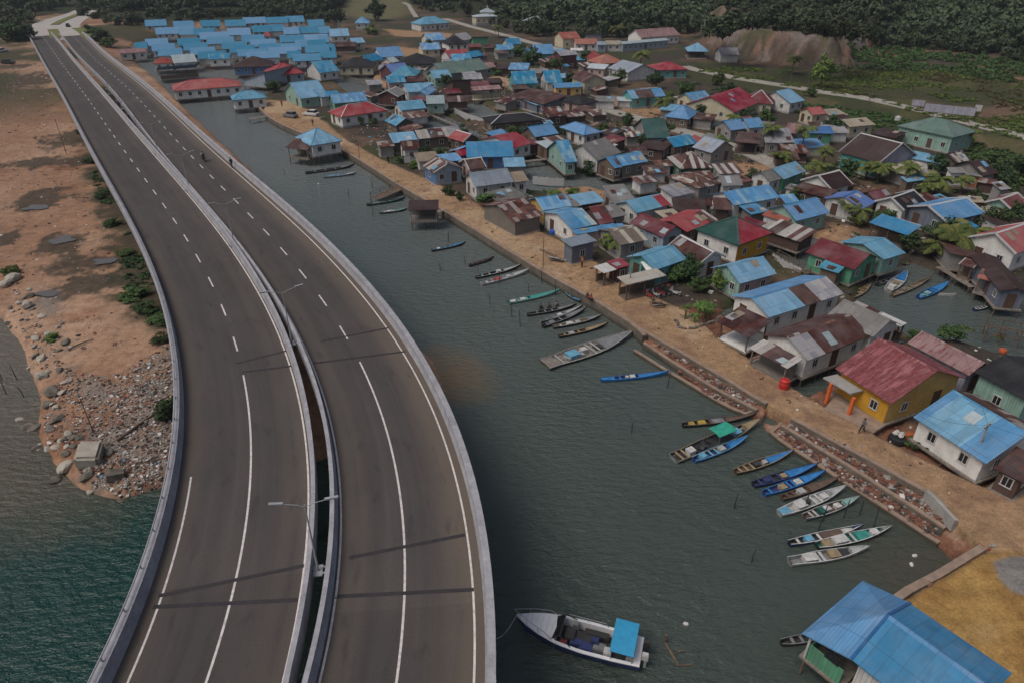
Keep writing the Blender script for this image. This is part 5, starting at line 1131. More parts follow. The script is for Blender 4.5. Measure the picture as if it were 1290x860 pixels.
            q.build('cargo', m_, root)
        elif kind == 'motor':
            q = MB(); q.box(P(-.01, 0, .5), (.3, .24, .35)); q.box(P(-.01, 0, .72), (.24, .2, .12)); q.tube([P(-.012, 0, .4), P(-.02, 0, -.3)], .05, 6); q.build('outboard_motor', ex[1], root)
        elif kind == 'pole':
            q = MB(); q.tube([P(ex[1], .6, .1), P(ex[1] + .03, .75, ex[2])], .025, 5); q.build('mast', 'timber', root)
    return root
D_ = 'thwart'
boat(384.7, 218, 447, 208, 'b_dark', 'b_dark', 'b_grey', 'long dark wooden boat beside the bright blue stilt house', .11, [(D_, .2, .4, .6), ('deck', .72, .97, 'b_grey')])
boat(407, 223, 449, 217.5, 'b_grey', 'b_sky', 'b_white', 'shorter blue and white boat under the bright blue stilt house', .14, [(D_, .2, .45), ('box', .3, .6, .3, 'b_sky'), ('deck', .7, .97, 'b_white')])
boat(462, 258, 511, 249, 'b_dark', 'b_brown', 'b_teal', 'dark boat with teal rim below the timber landing stage', .13, [(D_, .3, .6), ('pile', .15, .5, 'b_grey')])
boat(478, 268, 513, 262.5, 'b_dark', 'b_mint', 'b_white', 'white and teal boat beside the dark open stilt shed', .15, [('deck', .65, .97, 'b_teal'), ('box', .35, .7, .3, 'b_white'), (D_, .2, .5)])
boat(20, 285, 240, 232, 'b_dark', 'b_grey', 'b_sky', 'slender blue rimmed boat with a mast near the promenade wall', .11, [(D_, .2, .4, .55), ('deck', .62, .97, 'b_blue'), ('pole', .48, 2.6), ('box', .2, .4, .3, 'b_white')], 'P5')
boat(262, 383, 425, 325, 'b_dark', 'b_brown', 'b_brown', 'small plain brown boat, unpainted, near the promenade wall', .12, [(D_, .15, .35, .55, .75)], 'P5')
boat(305, 460, 600, 382, 'b_dark', 'b_dark', 'b_pale', 'dark boat with a pale bow beside the red tarp boat', .115, [(D_, .15, .3), ('deck', .62, .97, 'b_pale'), ('box', .5, .6, .35, 'b_white'), ('pole', .06, 1.8), ('pole', .3, 1.6)], 'P5')
boat(340, 503, 660, 408, 'b_white', 'b_pale', 'b_white', 'white boat with a red tarp amidships', .12, [(D_, .12), ('box', .33, .9, .3, 'b_red'), ('box', .55, .5, .3, 'b_white'), ('deck', .65, .97, 'b_pale')], 'P5')
boat(512, 625, 855, 542, 'b_mint', 'b_green', 'b_mint', 'long boat painted bright teal green inside', .12, [('deck', .42, .97, 'b_teal'), ('box', .1, .7, .3, 'b_white'), ('box', .28, .6, .28, 'b_white'), (D_, .2, .36)], 'P5')
boat(640, 702, 960, 635, 'b_dark', 'b_dark', 'b_grey', 'grey boat crewed by three people below the crouching pair', .11, [('deck', .62, .97, 'b_grey'), (D_, .2, .36, .5)], 'P5')
boat(724, 748, 1000, 645, 'b_dark', 'b_pale', 'b_grey', 'narrow grey boat lying against a twin, on its far side', .11, [(D_, .15, .3), ('box', .45, .5, .3, 'b_white'), ('deck', .6, .97, 'b_pale')], 'P5')
boat(740, 776, 1025, 657, 'b_dark', 'b_dark', 'b_grey', 'narrow grey boat lying against a twin, on its near side', .13, [('box', .2, .6, .3, 'b_grey'), (D_, .1, .4), ('deck', .55, .97, 'b_grey')], 'P5')
boat(808, 782, 1125, 706, 'b_dark', 'b_tan', 'b_pale', 'grey boat with a cream box between the twins and the khaki boat', .12, [('box', .32, .6, .3, 'b_white'), ('box', .5, .5, .25, 'b_pale'), (D_, .15, .4), ('deck', .7, .97, 'b_grey')], 'P5')
boat(845, 842, 1165, 757, 'b_dark', 'b_brown', 'b_tan', 'khaki brown boat moored next to the big grey work boat', .115, [('box', .25, .6, .28, 'b_pale'), (D_, .12, .4), ('deck', .55, .97, 'b_tan')], 'P5')
boat(713, 369, 731, 378.5, 'b_dark', 'b_blue', 'b_sky', 'little blue dinghy tight under the promenade wall', .2, [(D_, .3, .6), ('deck', .6, .96, 'b_blue')])
boat(686, 459, 798, 419, 'b_grey', 'timber_grey', 'b_pale', 'big broad grey work boat with an open dark hold', .21, [('deck', .62, .97, 'b_grey'), ('deck', .0, .12, 'timber_grey'), ('box', .58, .9, .12, 'b_dark'), ('box', .3, 1.3, .42, 'b_sky'), ('box', .42, .7, .5, 'b_white'), (D_, .16, .5, .56), ('pile', .2, .45, 'b_pale'), ('pole', .05, 1.5), ('pole', .12, 1.6), ('pole', .26, 1.7)], stern=.85)
boat(597, 658, 1045, 608, 'b_blue', 'b_navy', 'b_blue', 'bright blue narrow boat alone beside the big grey work boat', .10, [('deck', .55, .97, 'b_blue'), ('deck', .0, .2, 'b_blue'), ('box', .44, .5, .28, 'b_white'), ('box', .36, .3, .28, 'b_white'), (D_, .28)], 'P7' if False else None) if False else None
boat(757, 478, 843, 468, 'b_blue', 'b_navy', 'b_blue', 'bright blue narrow boat alone below the big grey work boat', .10, [('deck', .55, .97, 'b_blue'), ('deck', .0, .2, 'b_blue'), ('box', .46, .5, .28, 'b_white'), ('box', .38, .3, .28, 'b_white'), (D_, .28)])
boat(860, 535, 952, 522, 'b_dark', 'b_dark', 'b_brown', 'dark boat with two yellow seats beside the wall gap', .11, [('box', .12, .5, .25, 'b_yellow'), ('box', .26, .7, .25, 'b_yellow'), (D_, .38), ('deck', .58, .97, 'b_brown'), ('deck', .4, .56, 'b_grey')])
boat(849, 577, 959, 529, 'b_pale', 'b_dark', 'b_tan', 'large wooden boat with a green tarpaulin canopy', .15, [('canopy', .42, .62, 1.35, 'b_tarp'), ('deck', .80, .97, 'b_tan'), ('box', .18, .7, .4, 'b_white'), ('pile', .2, .4, 'b_dark'), ('box', .7, .8, .35, 'b_sky'), (D_, .06, .12), ('pole', .36, 1.4)], stern=.8)
boat(874, 579, 943, 549, 'b_blue', 'b_navy', 'b_sky', 'blue boat with a sky blue deck beside the green canopy boat', .15, [('deck', .62, .97, 'b_blue'), ('box', .16, .6, .32, 'b_sky'), (D_, .3, .4), ('box', .5, .6, .28, 'b_pale')])
boat(926, 594, 1000, 567, 'b_brown', 'b_brown', 'b_tan', 'brown boat with a blue foredeck, fourth from the wall gap', .15, [('deck', .55, .97, 'b_blue'), (D_, .08, .18, .28), ('box', .36, .5, .3, 'b_dark'), ('box', .5, .4, .25, 'b_pale')])
boat(949, 610, 1031, 584, 'b_navy', 'b_dark', 'b_navy', 'dark navy boat with a bright blue foredeck', .14, [('deck', .52, .97, 'b_blue'), (D_, .1, .28, .4), ('box', .2, .5, .3, 'b_navy'), ('box', .46, .5, .25, 'b_tan')])
boat(962, 621, 1040, 593, 'b_blue', 'b_navy', 'b_blue', 'royal blue boat with cream seats, between navy and brown boats', .14, [('deck', .62, .97, 'b_blue'), ('box', .3, .6, .28, 'b_tan'), ('box', .55, .6, .25, 'b_white'), (D_, .1, .4, .48)])
boat(985, 627, 1059, 600, 'b_brown', 'b_brown', 'b_brown', 'weathered bare brown boat between royal blue and white ones', .13, [('deck', .45, .97, 'b_brown'), ('box', .32, .6, .3, 'b_pale'), (D_, .1, .2)])
boat(982, 646, 1066, 612, 'b_white', 'b_pale', 'b_white', 'whitish boat with a rounded white engine cover', .16, [('box', .3, .9, .4, 'b_white'), ('box', .42, .3, .35, 'b_dark'), ('deck', .0, .14, 'b_sky'), ('box', .66, .6, .3, 'b_white'), (D_, .5, .58), ('deck', .76, .97, 'b_pale')])
boat(1013, 651, 1083, 625, 'b_grey', 'b_brown', 'b_pale', 'grey boat with a green and white box, beside the whitish boat', .17, [('box', .32, .6, .35, 'b_green'), ('box', .4, .5, .38, 'b_white'), ('box', .6, .5, .25, 'b_white'), (D_, .12, .2), ('deck', .72, .97, 'b_mint')])
boat(994, 684, 1088, 661, 'b_navy', 'b_dark', 'b_white', 'navy boat with white rims, farthest of the three near boats', .12, [('box', .26, .6, .3, 'b_sky'), (D_, .12, .4), ('deck', .86, .97, 'b_navy'), ('box', .78, .9, .25, 'b_white'), ('deck', .42, .7, 'b_brown')])
boat(1029, 687, 1124, 663, 'b_dark', 'b_green', 'b_white', 'dark green boat with a white cover, middle of three near boats', .15, [('box', .3, 1.1, .38, 'b_white'), ('box', .14, .7, .25, 'b_tan'), (D_, .4, .48), ('box', .76, .6, .35, 'b_white'), ('deck', .52, .68, 'b_teal'), ('deck', .86, .97, 'b_grey')])
boat(995, 707, 1096, 688, 'b_white', 'b_grey', 'b_white', 'white boat with a grey floor, nearest of the three near boats', .16, [('box', .24, .9, .35, 'b_white'), (D_, .34, .40), ('box', .55, .8, .3, 'b_tan'), ('deck', .76, .97, 'b_pale'), ('box', .68, .7, .2, 'b_dark')], stern=.75)
boat(984, 809, 1042, 797, 'b_dark', 'b_dark', 'b_grey', 'small dark boat tied at the large blue building', .2, [(D_, .25, .45, .65), ('deck', .75, .97, 'b_grey'), ('box', .8, .5, .3, 'b_blue')])
boat(165, 592, 295, 503, 'b_brown', 'b_tan', 'b_tan', 'tan boat in the lagoon by the green maroon roofed house', .2, [(D_, .2, .4, .6, .75)], 'P8', 'boats lying in the lagoon')
boat(330, 508, 440, 458, 'b_dark', 'b_dark', 'b_grey', 'dark boat tucked against the mint house in the lagoon', .18, [(D_, .3, .6)], 'P8', 'boats lying in the lagoon')
boat(405, 545, 530, 422, 'b_white', 'b_pale', 'b_white', 'white lagoon boat with a blue bow cover', .22, [('deck', .62, .97, 'b_blue'), ('box', .2, .8, .35, 'b_white'), ('box', .42, .7, .3, 'b_tan'), (D_, .3, .55)], 'P8', 'boats lying in the lagoon')
boat(430, 580, 690, 455, 'b_brown', 'b_tan', 'timber_grey', 'long grey weathered boat hull in the middle of the lagoon', .1, [(D_, .2, .35, .5, .65), ('pile', .15, .6, 'timber_grey')], 'P8', 'boats lying in the lagoon')
boat(600, 592, 800, 492, 'b_blue', 'b_navy', 'b_blue', 'bright blue lagoon boat behind the long weathered hull', .17, [('deck', .55, .97, 'b_blue'), ('box', .3, .7, .3, 'b_mint'), ('box', .14, .5, .3, 'b_sky'), (D_, .4, .48)], 'P8', 'boats lying in the lagoon')
boat(735, 568, 850, 562, 'b_white', 'b_pale', 'b_white', 'thin whitish canoe beside the blue lagoon boat', .1, [(D_, .4, .6)], 'P8', 'boats lying in the lagoon')
boat(960, 668, 1062, 640, 'b_navy', 'b_dark', 'b_pale', 'small dark punt with pale seats before the sprawling brown roof', .28, [(D_, .2, .4, .6, .8)], 'P8', 'boats lying in the lagoon')
boat(1007, 320, 985.5, 300, 'b_pale', 'b_pale', 'b_white', 'white canoe pulled up beside the green and red pyramid roof', .16, [(D_, .4), ('deck', .6, .97, 'b_white')], None, 'boats lying in the lagoon')

# the speedboat moored near the bridge
def speedboat():
    A, B = G(808, 824, .5), G(651, 779, .7); d = B - A; d.z = 0; L_ = d.length; O = (A + B) / 2; O.z = 0
    root = thing('speedboat', 'white and navy speedboat with a bright blue canopy moored near the bridge', 'speedboat', O, math.atan2(d.y, d.x))
    bw = L_ * .15; tab = ((0, .88), (.2, .97), (.45, 1), (.65, .9), (.8, .66), (.9, .4), (.97, .15), (1, .02)); N_ = 20
    X = lambda t: (t - .5) * L_
    sh = lambda t: .78 + .35 * max(0, (t - .45) / .55) ** 1.5
    P = lambda t, y, z: Vector((X(t), y * bw * lerpt(tab, t), z))
    mb = MB(); rows = []
    for i in range(N_ + 1):
        t = i / N_; b_ = bw * lerpt(tab, t); z = sh(t); kz = -.35 + max(0, (t - .7) / .3) ** 2 * (.35 + z * .75)
        rows.append([(X(t), -b_, z), (X(t), -b_ * .99, z * .9), (X(t), -b_ * .9, max(kz + .05, z * .25)), (X(t), -b_ * .72, max(kz + .02, -.02)), (X(t), 0, kz), (X(t), b_ * .72, max(kz + .02, -.02)), (X(t), b_ * .9, max(kz + .05, z * .25)), (X(t), b_ * .99, z * .9), (X(t), b_, z)])
    for r_ in rows: mb.v += r_
    mi = [1, 0, 1, 0, 0, 1, 0, 1]
    for i in range(N_):
        for j in range(8): mb.f.append((i * 9 + j, i * 9 + j + 1, (i + 1) * 9 + j + 1, (i + 1) * 9 + j)); mb.m.append((1, 0, 1, 0, 0, 1, 0, 1)[j])
    mb.f.append(tuple(range(9))); mb.m.append(1)
    mb.build('hull', ['b_navy', 'boat_gel'], root)
    dk = MB()                                             # foredeck and side decks
    for i in range(8):
        a, b_ = .66 + .34 * i / 8, .66 + .34 * (i + 1) / 8
        dk.quad(P(a, -1, sh(a)), P(b_, -1, sh(b_)), P(b_, 0, sh(b_) + .1), P(a, 0, sh(a) + .16)); dk.quad(P(a, 0, sh(a) + .16), P(b_, 0, sh(b_) + .1), P(b_, 1, sh(b_)), P(a, 1, sh(a)))
    for i in range(10):
        a, b_ = .04 + .62 * i / 10, .04 + .62 * (i + 1) / 10
        for s_ in (-1, 1): dk.quad(P(a, s_, sh(a)), P(b_, s_, sh(b_)), P(b_, s_ * .82, sh(b_) + .02), P(a, s_ * .82, sh(a) + .02)); dk.quad(P(a, s_ * .82, sh(a) + .02), P(b_, s_ * .82, sh(b_) + .02), P(b_, s_ * .8, .15), P(a, s_ * .8, .15))
    dk.quad(P(.66, -1, .15), P(.66, 1, .15), P(.66, 1, sh(.66)), P(.66, -1, sh(.66))); dk.quad(P(0, -1, sh(0)), P(.05, -1, sh(0)), P(.05, 1, sh(0)), P(0, 1, sh(0)))
    dk.build('deck', 'boat_gel', root, fix=False)
    fl = MB(); fl.quad(P(.04, -.82, .16), P(.66, -.82, .16), P(.66, .82, .16), P(.04, .82, .16)); fl.build('floor', 'b_dark', root, fix=False)
    ws = MB()
    for s_ in (-1, 1): ws.bar(P(.69, s_ * .8, sh(.69)), P(.62, s_ * .75, sh(.62) + .55), .06); ws.bar(P(.62, s_ * .75, sh(.62) + .55), P(.53, s_ * .9, sh(.53)), .05)
    ws.bar(P(.62, -.75, sh(.62) + .55), P(.62, .75, sh(.62) + .55), .06); ws.build('windscreen_frame', 'b_dark', root)
    gl = MB(); gl.quad(P(.69, -.8, sh(.69)), P(.69, .8, sh(.69)), P(.622, .75, sh(.62) + .54), P(.622, -.75, sh(.62) + .54)); gl.build('windscreen', 'glass_dark', root, fix=False)
    for t, y, w, l, h, m_, n_ in ((.5, .35, .5, .8, .45, 'b_navy', 'seat'), (.42, .4, .6, .9, .4, 'b_navy', 'seat'), (.32, .3, .6, .8, .5, 'b_grey', 'seat'), (.36, -.5, .5, 1.6, .35, 'b_dark', 'seat'), (.25, .45, .5, .5, .6, 'b_white', 'cool_box'), (.6, .5, .5, .5, .35, 'b_red', 'fuel_tank'), (.12, -.3, .5, .5, .4, 'b_red', 'fuel_tank'), (.46, -.1, .9, 1.3, .3, 'b_dark', 'seat'), (.56, .0, .9, .7, .55, 'b_dark', 'console'), (.36, .1, .4, .5, .75, 'b_navy', 'cargo'), (.53, -.55, .4, .4, .8, 'b_grey', 'seat'), (.08, .3, .5, .5, .35, 'b_white', 'cool_box')):
        q = MB(); q.box(P(t, y, .17 + h / 2), (l, w, h)); q.box(P(t, y, .2 + h), (l * .9, w * .86, .06)); q.build(n_, m_, root)
    cn = MB(); q0, q1 = .05, .23
    for i in range(6):
        a, b_ = -1 + i / 3, -1 + (i + 1) / 3; z = lambda y: 1.78 + .06 * (1 - y * y)
        vs = [P(q0, 0, 0) + Vector((0, a * bw, z(a))), P(q1, 0, 0) + Vector((0, a * bw, z(a))), P(q1, 0, 0) + Vector((0, b_ * bw, z(b_))), P(q0, 0, 0) + Vector((0, b_ * bw, z(b_)))]
        vs += [v - Vector((0, 0, .04)) for v in vs]; cn.add(vs, ((0, 1, 2, 3), (7, 6, 5, 4), (0, 4, 5, 1), (1, 5, 6, 2), (2, 6, 7, 3), (3, 7, 4, 0)))
    cn.build('canopy', 'canopy_blue', root)
    for t in (q0 + .01, q1 - .01):
        for s_ in (-1, 1): q = MB(); q.tube([P(t, s_ * .9, .7), P(t, s_ * .9, 1.8)], .025, 6); q.build('canopy_post', 'steel_pale', root)
    rl = MB()
    for s_ in (-1, 1):
        pts = [P(t, s_ * .92, sh(t) + h) for t, h in ((.68, .02), (.74, .4), (.85, .48), (.95, .5))] + [P(1.02, 0, sh(1) + .5)]
        rl.tube(pts, .022, 5)
        for t in (.8, .9): rl.tube([P(t, s_ * .92, sh(t)), P(t, s_ * .92, sh(t) + .45)], .016, 5)
    rl.build('bow_rail', 'steel_pale', root)
    sr = MB()
    sr.tube([P(.28, -.9, sh(.28)), P(.3, -.9, sh(.3) + .35), P(.6, -.88, sh(.6) + .4)], .022, 5); sr.tube([P(.45, -.9, sh(.45)), P(.45, -.9, sh(.45) + .37)], .018, 5); sr.build('side_rail', 'steel_pale', root)
    for s_ in (-.42, .42):
        q = MB(); q.box(P(-.03, s_, 1.02), (.42, .3, .42)); q.box(P(-.03, s_, 1.26), (.34, .24, .1)); q.box(P(-.035, s_, .3), (.16, .12, 1.1)); q.tube([P(-.045, s_, -.2), P(-.06, s_, -.2)], .14, 8); q.build('outboard_motor', 'b_dark' if s_ < 0 else 'b_white', root)
    ln = MB(); a = P(1.0, 0, sh(1)); M = Matrix.Rotation(math.atan2(d.y, d.x), 4, 'Z'); e = M.inverted() @ (G(606, 800, 6.6) - O)
    pts = [a.lerp(e, k / 8) - Vector((0, 0, 1.2 * math.sin(math.pi * k / 8))) for k in range(9)]; ln.tube(pts, .025, 5); ln.build('mooring_line', 'b_pale', root)
plain('boat_gel', (.74, .74, .75), .35, .06); plain('canopy_blue', (.03, .29, .52), .6, .1)
speedboat()

# ------------------------------------------------------------------ mooring stakes in the water
ST = [(99, 420, 'P1'), (513, 560, 'P1'), (672, 690, 'P1'), (668, 500, 'P1'), (75, 420, 'P5'), (398, 640, 'P5'), (540, 720, 'P5'), (597, 780, 'P5'), (645, 560, 'P5'), (1160, 850, 'P1'), (460, 510, 'P5'), (735, 500, 'P5')]
STP = [TP(t, x, y) for x, y, t in ST] + [(946, 707), (1082, 648), (1062, 652), (1099, 668), (1130, 648), (1036, 655), (1030, 668), (840, 488), (796, 545), (925, 640), (22, 478), (8, 495), (30, 500), (3, 478), (1015, 640), (700, 372), (586, 334)]
stk = []
for i in range(4):
    b_ = MB(); b_.tube([(0, 0, -1.2), (.04 * (i - 1), .03, .6), (.10 * (i - 1.5), .08 * (i - 1), 1.3 + .35 * i)], [.055, .05, .035], 5); stk.append(b_.mesh('mooring_stake', 'b_dark'))
for i, (x, y) in enumerate(STP):
    o = put('mooring_stake', stk[i % 4], None, G(x, y, 0), i * 1.3); tag(o, 'thin dark wooden stake standing in the water among the boats', 'mooring stake', 'mooring stakes standing in the water')
# ------------------------------------------------------------------ walls of the waterfront
m, nt, b = newmat('masonry'); o = coords(nt, 'Object')
f = noise(nt, o, .5, 6, .65); v_ = N(nt, 'ShaderNodeTexVoronoi', feature='DISTANCE_TO_EDGE'); v_.inputs['Scale'].default_value = 2.6; L(nt, o, v_.inputs['Vector'])
c = ramp(nt, f, [(.3, (.085, .07, .055)), (.6, (.17, .145, .12)), (.8, (.24, .21, .18))]); c = mixc(nt, ramp(nt, v_.outputs['Distance'], [(0, .7), (.06, 0.)]), c, (.05, .045, .04))
s = N(nt, 'ShaderNodeSeparateXYZ'); L(nt, o, s.inputs[0]); wet = N(nt, 'ShaderNodeMapRange'); L(nt, math_(nt, 'MULTIPLY_ADD', f, .6, s.outputs[2]), wet.inputs[0]); wet.inputs[1].default_value = .95; wet.inputs[2].default_value = .55
c = mixc(nt, math_(nt, 'MULTIPLY', wet.outputs[0], .8), c, (.04, .042, .028)); L(nt, c, b.inputs['Base Color']); b.inputs['Roughness'].default_value = .9; bump(nt, b, v_.outputs['Distance'], .5, .05); MATS['masonry'] = m
plain('kerb_concrete', (.26, .19, .145), .9, .22, 1.5)
def wall(px, z, label, top, w=.4, bottom=-1.5, cap=.5, name='seawall', m_='masonry', capm='kerb_concrete', shift=0.):
    pts = smooth_line([G(x, y, z) for x, y in px], 1.5); t = thing(name, label, 'wall')
    b_ = MB(); c_ = MB()
    for mb, hw, z0, z1 in ((b_, w / 2, bottom, top - .12), (c_, cap / 2, top - .12, top)):
        rows = []
        for i, p in enumerate(pts):
            d = pts[min(i + 1, len(pts) - 1)] - pts[max(i - 1, 0)]; d.z = 0; d.normalize(); n = Vector((-d.y, d.x, 0)); q = p + n * shift
            wob = .03 * math.sin(i * 1.7) if mb is c_ else 0
            rows.append([(q.x + n.x * s_ * hw, q.y + n.y * s_ * hw, zz + wob) for s_, zz in ((1, z0), (1, z1), (-1, z1), (-1, z0))])
        for r_ in rows: mb.v += r_
        for i in range(len(rows) - 1):
            for j in range(4): mb.f.append((i * 4 + j, i * 4 + (j + 1) % 4, i * 4 + 4 + (j + 1) % 4, i * 4 + 4 + j)); mb.m.append(0)
        mb.f.append((0, 1, 2, 3)); e = (len(rows) - 1) * 4; mb.f.append((e + 3, e + 2, e + 1, e)); mb.m += [0, 0]
    b_.build('wall_body', m_, t); c_.build('coping', capm, t); return t
wall([(318, 124), (345, 152), (431, 190), (505, 235), (559, 266), (676, 338), (742, 375), (795, 408), (812, 424)], 1.2, 'long stone seawall along the sandy promenade', 1.42, .5)
wall([(795, 408), (890, 463), (950.5, 500), (966, 509)], 1.2, 'upper kerb wall of the rubble terrace, left of the gap', 1.35, .35, -.5, .42, 'kerb_wall')
wall([(997, 527), (1080, 571.5), (1179, 626), (1191, 640)], 1.2, 'upper kerb wall of the rubble terrace, right of the gap', 1.35, .35, -.5, .42, 'kerb_wall')
wall([(811, 431.5), (890, 482), (954, 516)], .8, 'middle retaining wall of the terrace, left of the gap', .85, .3, -1, .36, 'retaining_wall')
wall([(985, 535), (1080, 593), (1191, 664)], .8, 'middle retaining wall of the terrace, right of the gap', .85, .3, -1, .36, 'retaining_wall')
wall([(799, 441), (890, 496), (939, 521), (955, 515)], .4, 'low outer wall at the waterline, left of the gap', .48, .3, -2, .36, 'retaining_wall')
wall([(985, 533), (971, 544), (1080, 616.5), (1183, 683)], .4, 'low outer wall at the waterline, right of the gap', .48, .3, -2, .36, 'retaining_wall')
wall([(1238, 690), (1180, 725), (1125, 757), (1070, 815)], 1.1, 'straight concrete quay wall of the yellow sand yard', 1.3, .5, -2, .55, 'seawall', 'concrete', 'kerb_concrete')
wall([(1166, 622), (1178, 634), (1190, 646), (1203, 660)], 1.3, 'short grey parapet at the end of the promenade', 1.75, .3, .6, .3, 'parapet', 'concrete', 'concrete')
# slab carrying the promenade over the gap
sl = MB(); q = [G(x, y, 1.22) for x, y in ((958, 502), (1004, 528), (1022, 506), (980, 478))]
sl.add(q + [v - Vector((0, 0, .3)) for v in q], ((0, 1, 2, 3), (7, 6, 5, 4), (0, 4, 5, 1), (1, 5, 6, 2), (2, 6, 7, 3), (3, 7, 4, 0))); tag(sl.build('culvert_slab', 'road_sand'), 'sandy slab carrying the promenade over the dark gap', 'slab', kind='structure')

# ------------------------------------------------------------------ rocks, rubble and litter
plain('rock', (.135, .12, .10), .95, .45, 1.6); plain('rock_pale', (.36, .33, .28), .95, .2, 1.2); plain('litter', (.42, .40, .37), .8, .5, 30)
def rock_mesh(seed, m_):
    r_ = random.Random(seed); bm = bmesh.new(); bmesh.ops.create_icosphere(bm, subdivisions=2, radius=1)
    ax = [Vector((r_.gauss(0, 1), r_.gauss(0, 1), r_.gauss(0, 1))).normalized() for _ in range(7)]; cut = [r_.uniform(.5, .85) for _ in ax]
    for v in bm.verts:
        for a, c_ in zip(ax, cut):
            d = v.co.dot(a)
            if d > c_: v.co -= a * (d - c_)
        v.co *= r_.uniform(.95, 1.05); v.co.z *= .7
    me = bpy.data.meshes.new('boulder'); bm.to_mesh(me); bm.free(); me.materials.append(mat(m_)); return me
RK = [rock_mesh(i, 'rock' if i % 3 else 'rock_pale') for i in range(7)]
rr = random.Random(3)
shore = smooth_line([G(x, y, .4) for x, y in ((2, 372), (10, 385), (25, 395), (28, 415), (36, 432), (45, 455), (62, 470), (75, 488), (52, 520), (48, 545), (62, 570), (88, 592), (112, 606), (150, 612), (185, 606), (212, 596))], 1)
for i in range(85):
    k = rr.randrange(len(shore)); s_ = rr.choice([.22, .28, .33, .4, .5, .65]) * rr.uniform(.8, 1.3); p = shore[k] + Vector((rr.gauss(1.2, 1.3), rr.gauss(0, 1.3), 0))
    p.z = max(Hz(p.x, p.y), -.15) + s_ * .2
    o = put('boulder', RK[i % 7], None, p, rr.uniform(0, 6), (s_ * rr.uniform(.8, 1.4), s_, s_ * rr.uniform(.6, 1))); o.rotation_euler = (rr.uniform(-.3, .3), rr.uniform(-.3, .3), rr.uniform(0, 6))
    tag(o, 'grey brown boulder on the edge of the rubble bank beside the water', 'boulder', 'boulders along the rubble bank')
for x, y, s_, lab in ((18, 353, 1.0, 'pale boulder near the bushy corner, upper one of two'), (8, 360, .8, 'pale boulder at the left picture edge, lower one of two')):
    p = on_ground(x, y); o = put('boulder', RK[0], None, p + Vector((0, 0, s_ * .3)), 1.0, s_); tag(o, lab, 'boulder')
p = on_ground(115, 578); t = thing('concrete_block', 'large squared pale concrete block on the rubble at the water\'s edge', 'concrete block', p, .25)
b_ = MB(); b_.box((0, 0, .55), (1.9, 2.3, 1.5), 0); me = b_.mesh('block', 'rock_pale'); bm = bmesh.new(); bm.from_mesh(me); bmesh.ops.bevel(bm, geom=bm.edges[:], offset=.22, segments=2, affect='EDGES')
for v in bm.verts: v.co += Vector((rr.uniform(-.05, .05), rr.uniform(-.05, .05), rr.uniform(-.05, .05)))
bm.to_mesh(me); bm.free(); o = put('block', me, t); o.rotation_euler = (.15, .12, 0)
p = on_ground(146, 602); t = thing('concrete_block', 'smaller grey broken slab below the large pale block', 'concrete block', p, .6); b_ = MB(); b_.box((0, 0, .35), (1.3, .9, .7), 0, 0, .2); b_.build('block', 'rock', t)

def scatter(name, label, polys, count, size, mats, flat=.35, seed=1, lift=.02, cat='rubble'):
    r_ = random.Random(seed); mb = MB(); P_ = [W2(p, .8) for p in polys]; n = 0
    xs, ys = [], []
    while n < count:
        p = r_.choice(P_); lo, hi = p.min(0), p.max(0); x = np.random.RandomState(r_.randrange(1 << 30)).uniform(lo, hi, (300, 2)); ins = sdist(x, p) > 0
        xs.append(x[ins]); n += int(ins.sum())
    pts = np.concatenate(xs)[:count]; z = terrain(pts[:, 0], pts[:, 1], False)
    for (x, y), h in zip(pts, z):
        if h < -.2: continue
        s_ = size * r_.choice([.5, .7, .8, 1, 1.3, 2.0]) * r_.uniform(.7, 1.2)
        mb.box((x, y, h + lift + s_ * flat * .3), (s_ * r_.uniform(.6, 1.8), s_, s_ * flat), r_.uniform(0, 3.1), r_.choices(range(len(mats)), [m_[1] for m_ in mats])[0], r_.uniform(-.4, .4))
    o = mb.build(name, [m_[0] for m_ in mats], None, fix=False); tag(o, label, cat, kind='stuff'); return o
plain('lit_white', (.55, .54, .52), .7, .1); plain('lit_blue', (.06, .25, .42), .6, .2); plain('lit_red', (.30, .07, .05), .7, .2); plain('lit_grey', (.26, .24, .22), .9, .35); plain('lit_dark', (.05, .042, .036), .9, .3); plain('lit_brick', (.16, .072, .05), .9, .3)
LM = [('lit_grey', 10), ('lit_white', 3.5), ('lit_dark', 7), ('lit_brick', 4), ('lit_blue', .15), ('lit_red', .15)]
DB = [[(60, 440), (95, 470), (110, 520), (95, 560), (60, 560), (52, 520), (75, 480)], [(95, 470), (140, 478), (190, 455), (225, 430), (232, 520), (222, 590), (150, 610), (100, 590), (95, 540)], [(15, 360), (50, 395), (72, 440), (60, 465), (40, 460), (25, 410)], [(150, 480), (225, 450), (230, 560), (150, 600)], [(110, 500), (220, 480), (215, 590), (120, 590)], [(100, 580), (215, 575), (214, 603), (150, 618), (100, 604)]]
scatter('rubble', 'broken concrete, wood and litter spread over the rubble bank', DB, 4400, .11, LM, .45, 5)
scatter('bank_litter', 'scattered chips and litter on the sandy bank', [[(5, 100), (60, 100), (150, 330), (190, 430), (110, 460), (60, 420), (0, 330)]], 900, .15, LM, .35, 6)
scatter('brick_rubble', 'broken bricks filling the two terraces behind the low walls', [[(811, 433), (890, 484), (950, 516), (940, 519), (890, 494), (801, 441)], [(820, 428), (890, 466), (955, 508), (950, 514), (890, 480)], [(978, 543), (1080, 615), (1180, 680), (1188, 664), (1080, 594), (988, 537)], [(1000, 533), (1080, 574), (1178, 632), (1188, 660), (1080, 590), (990, 537)]], 2600, .15, [('lit_brick', 9), ('lit_dark', 4), ('lit_grey', 4), ('lit_white', .5)], .5, 7)
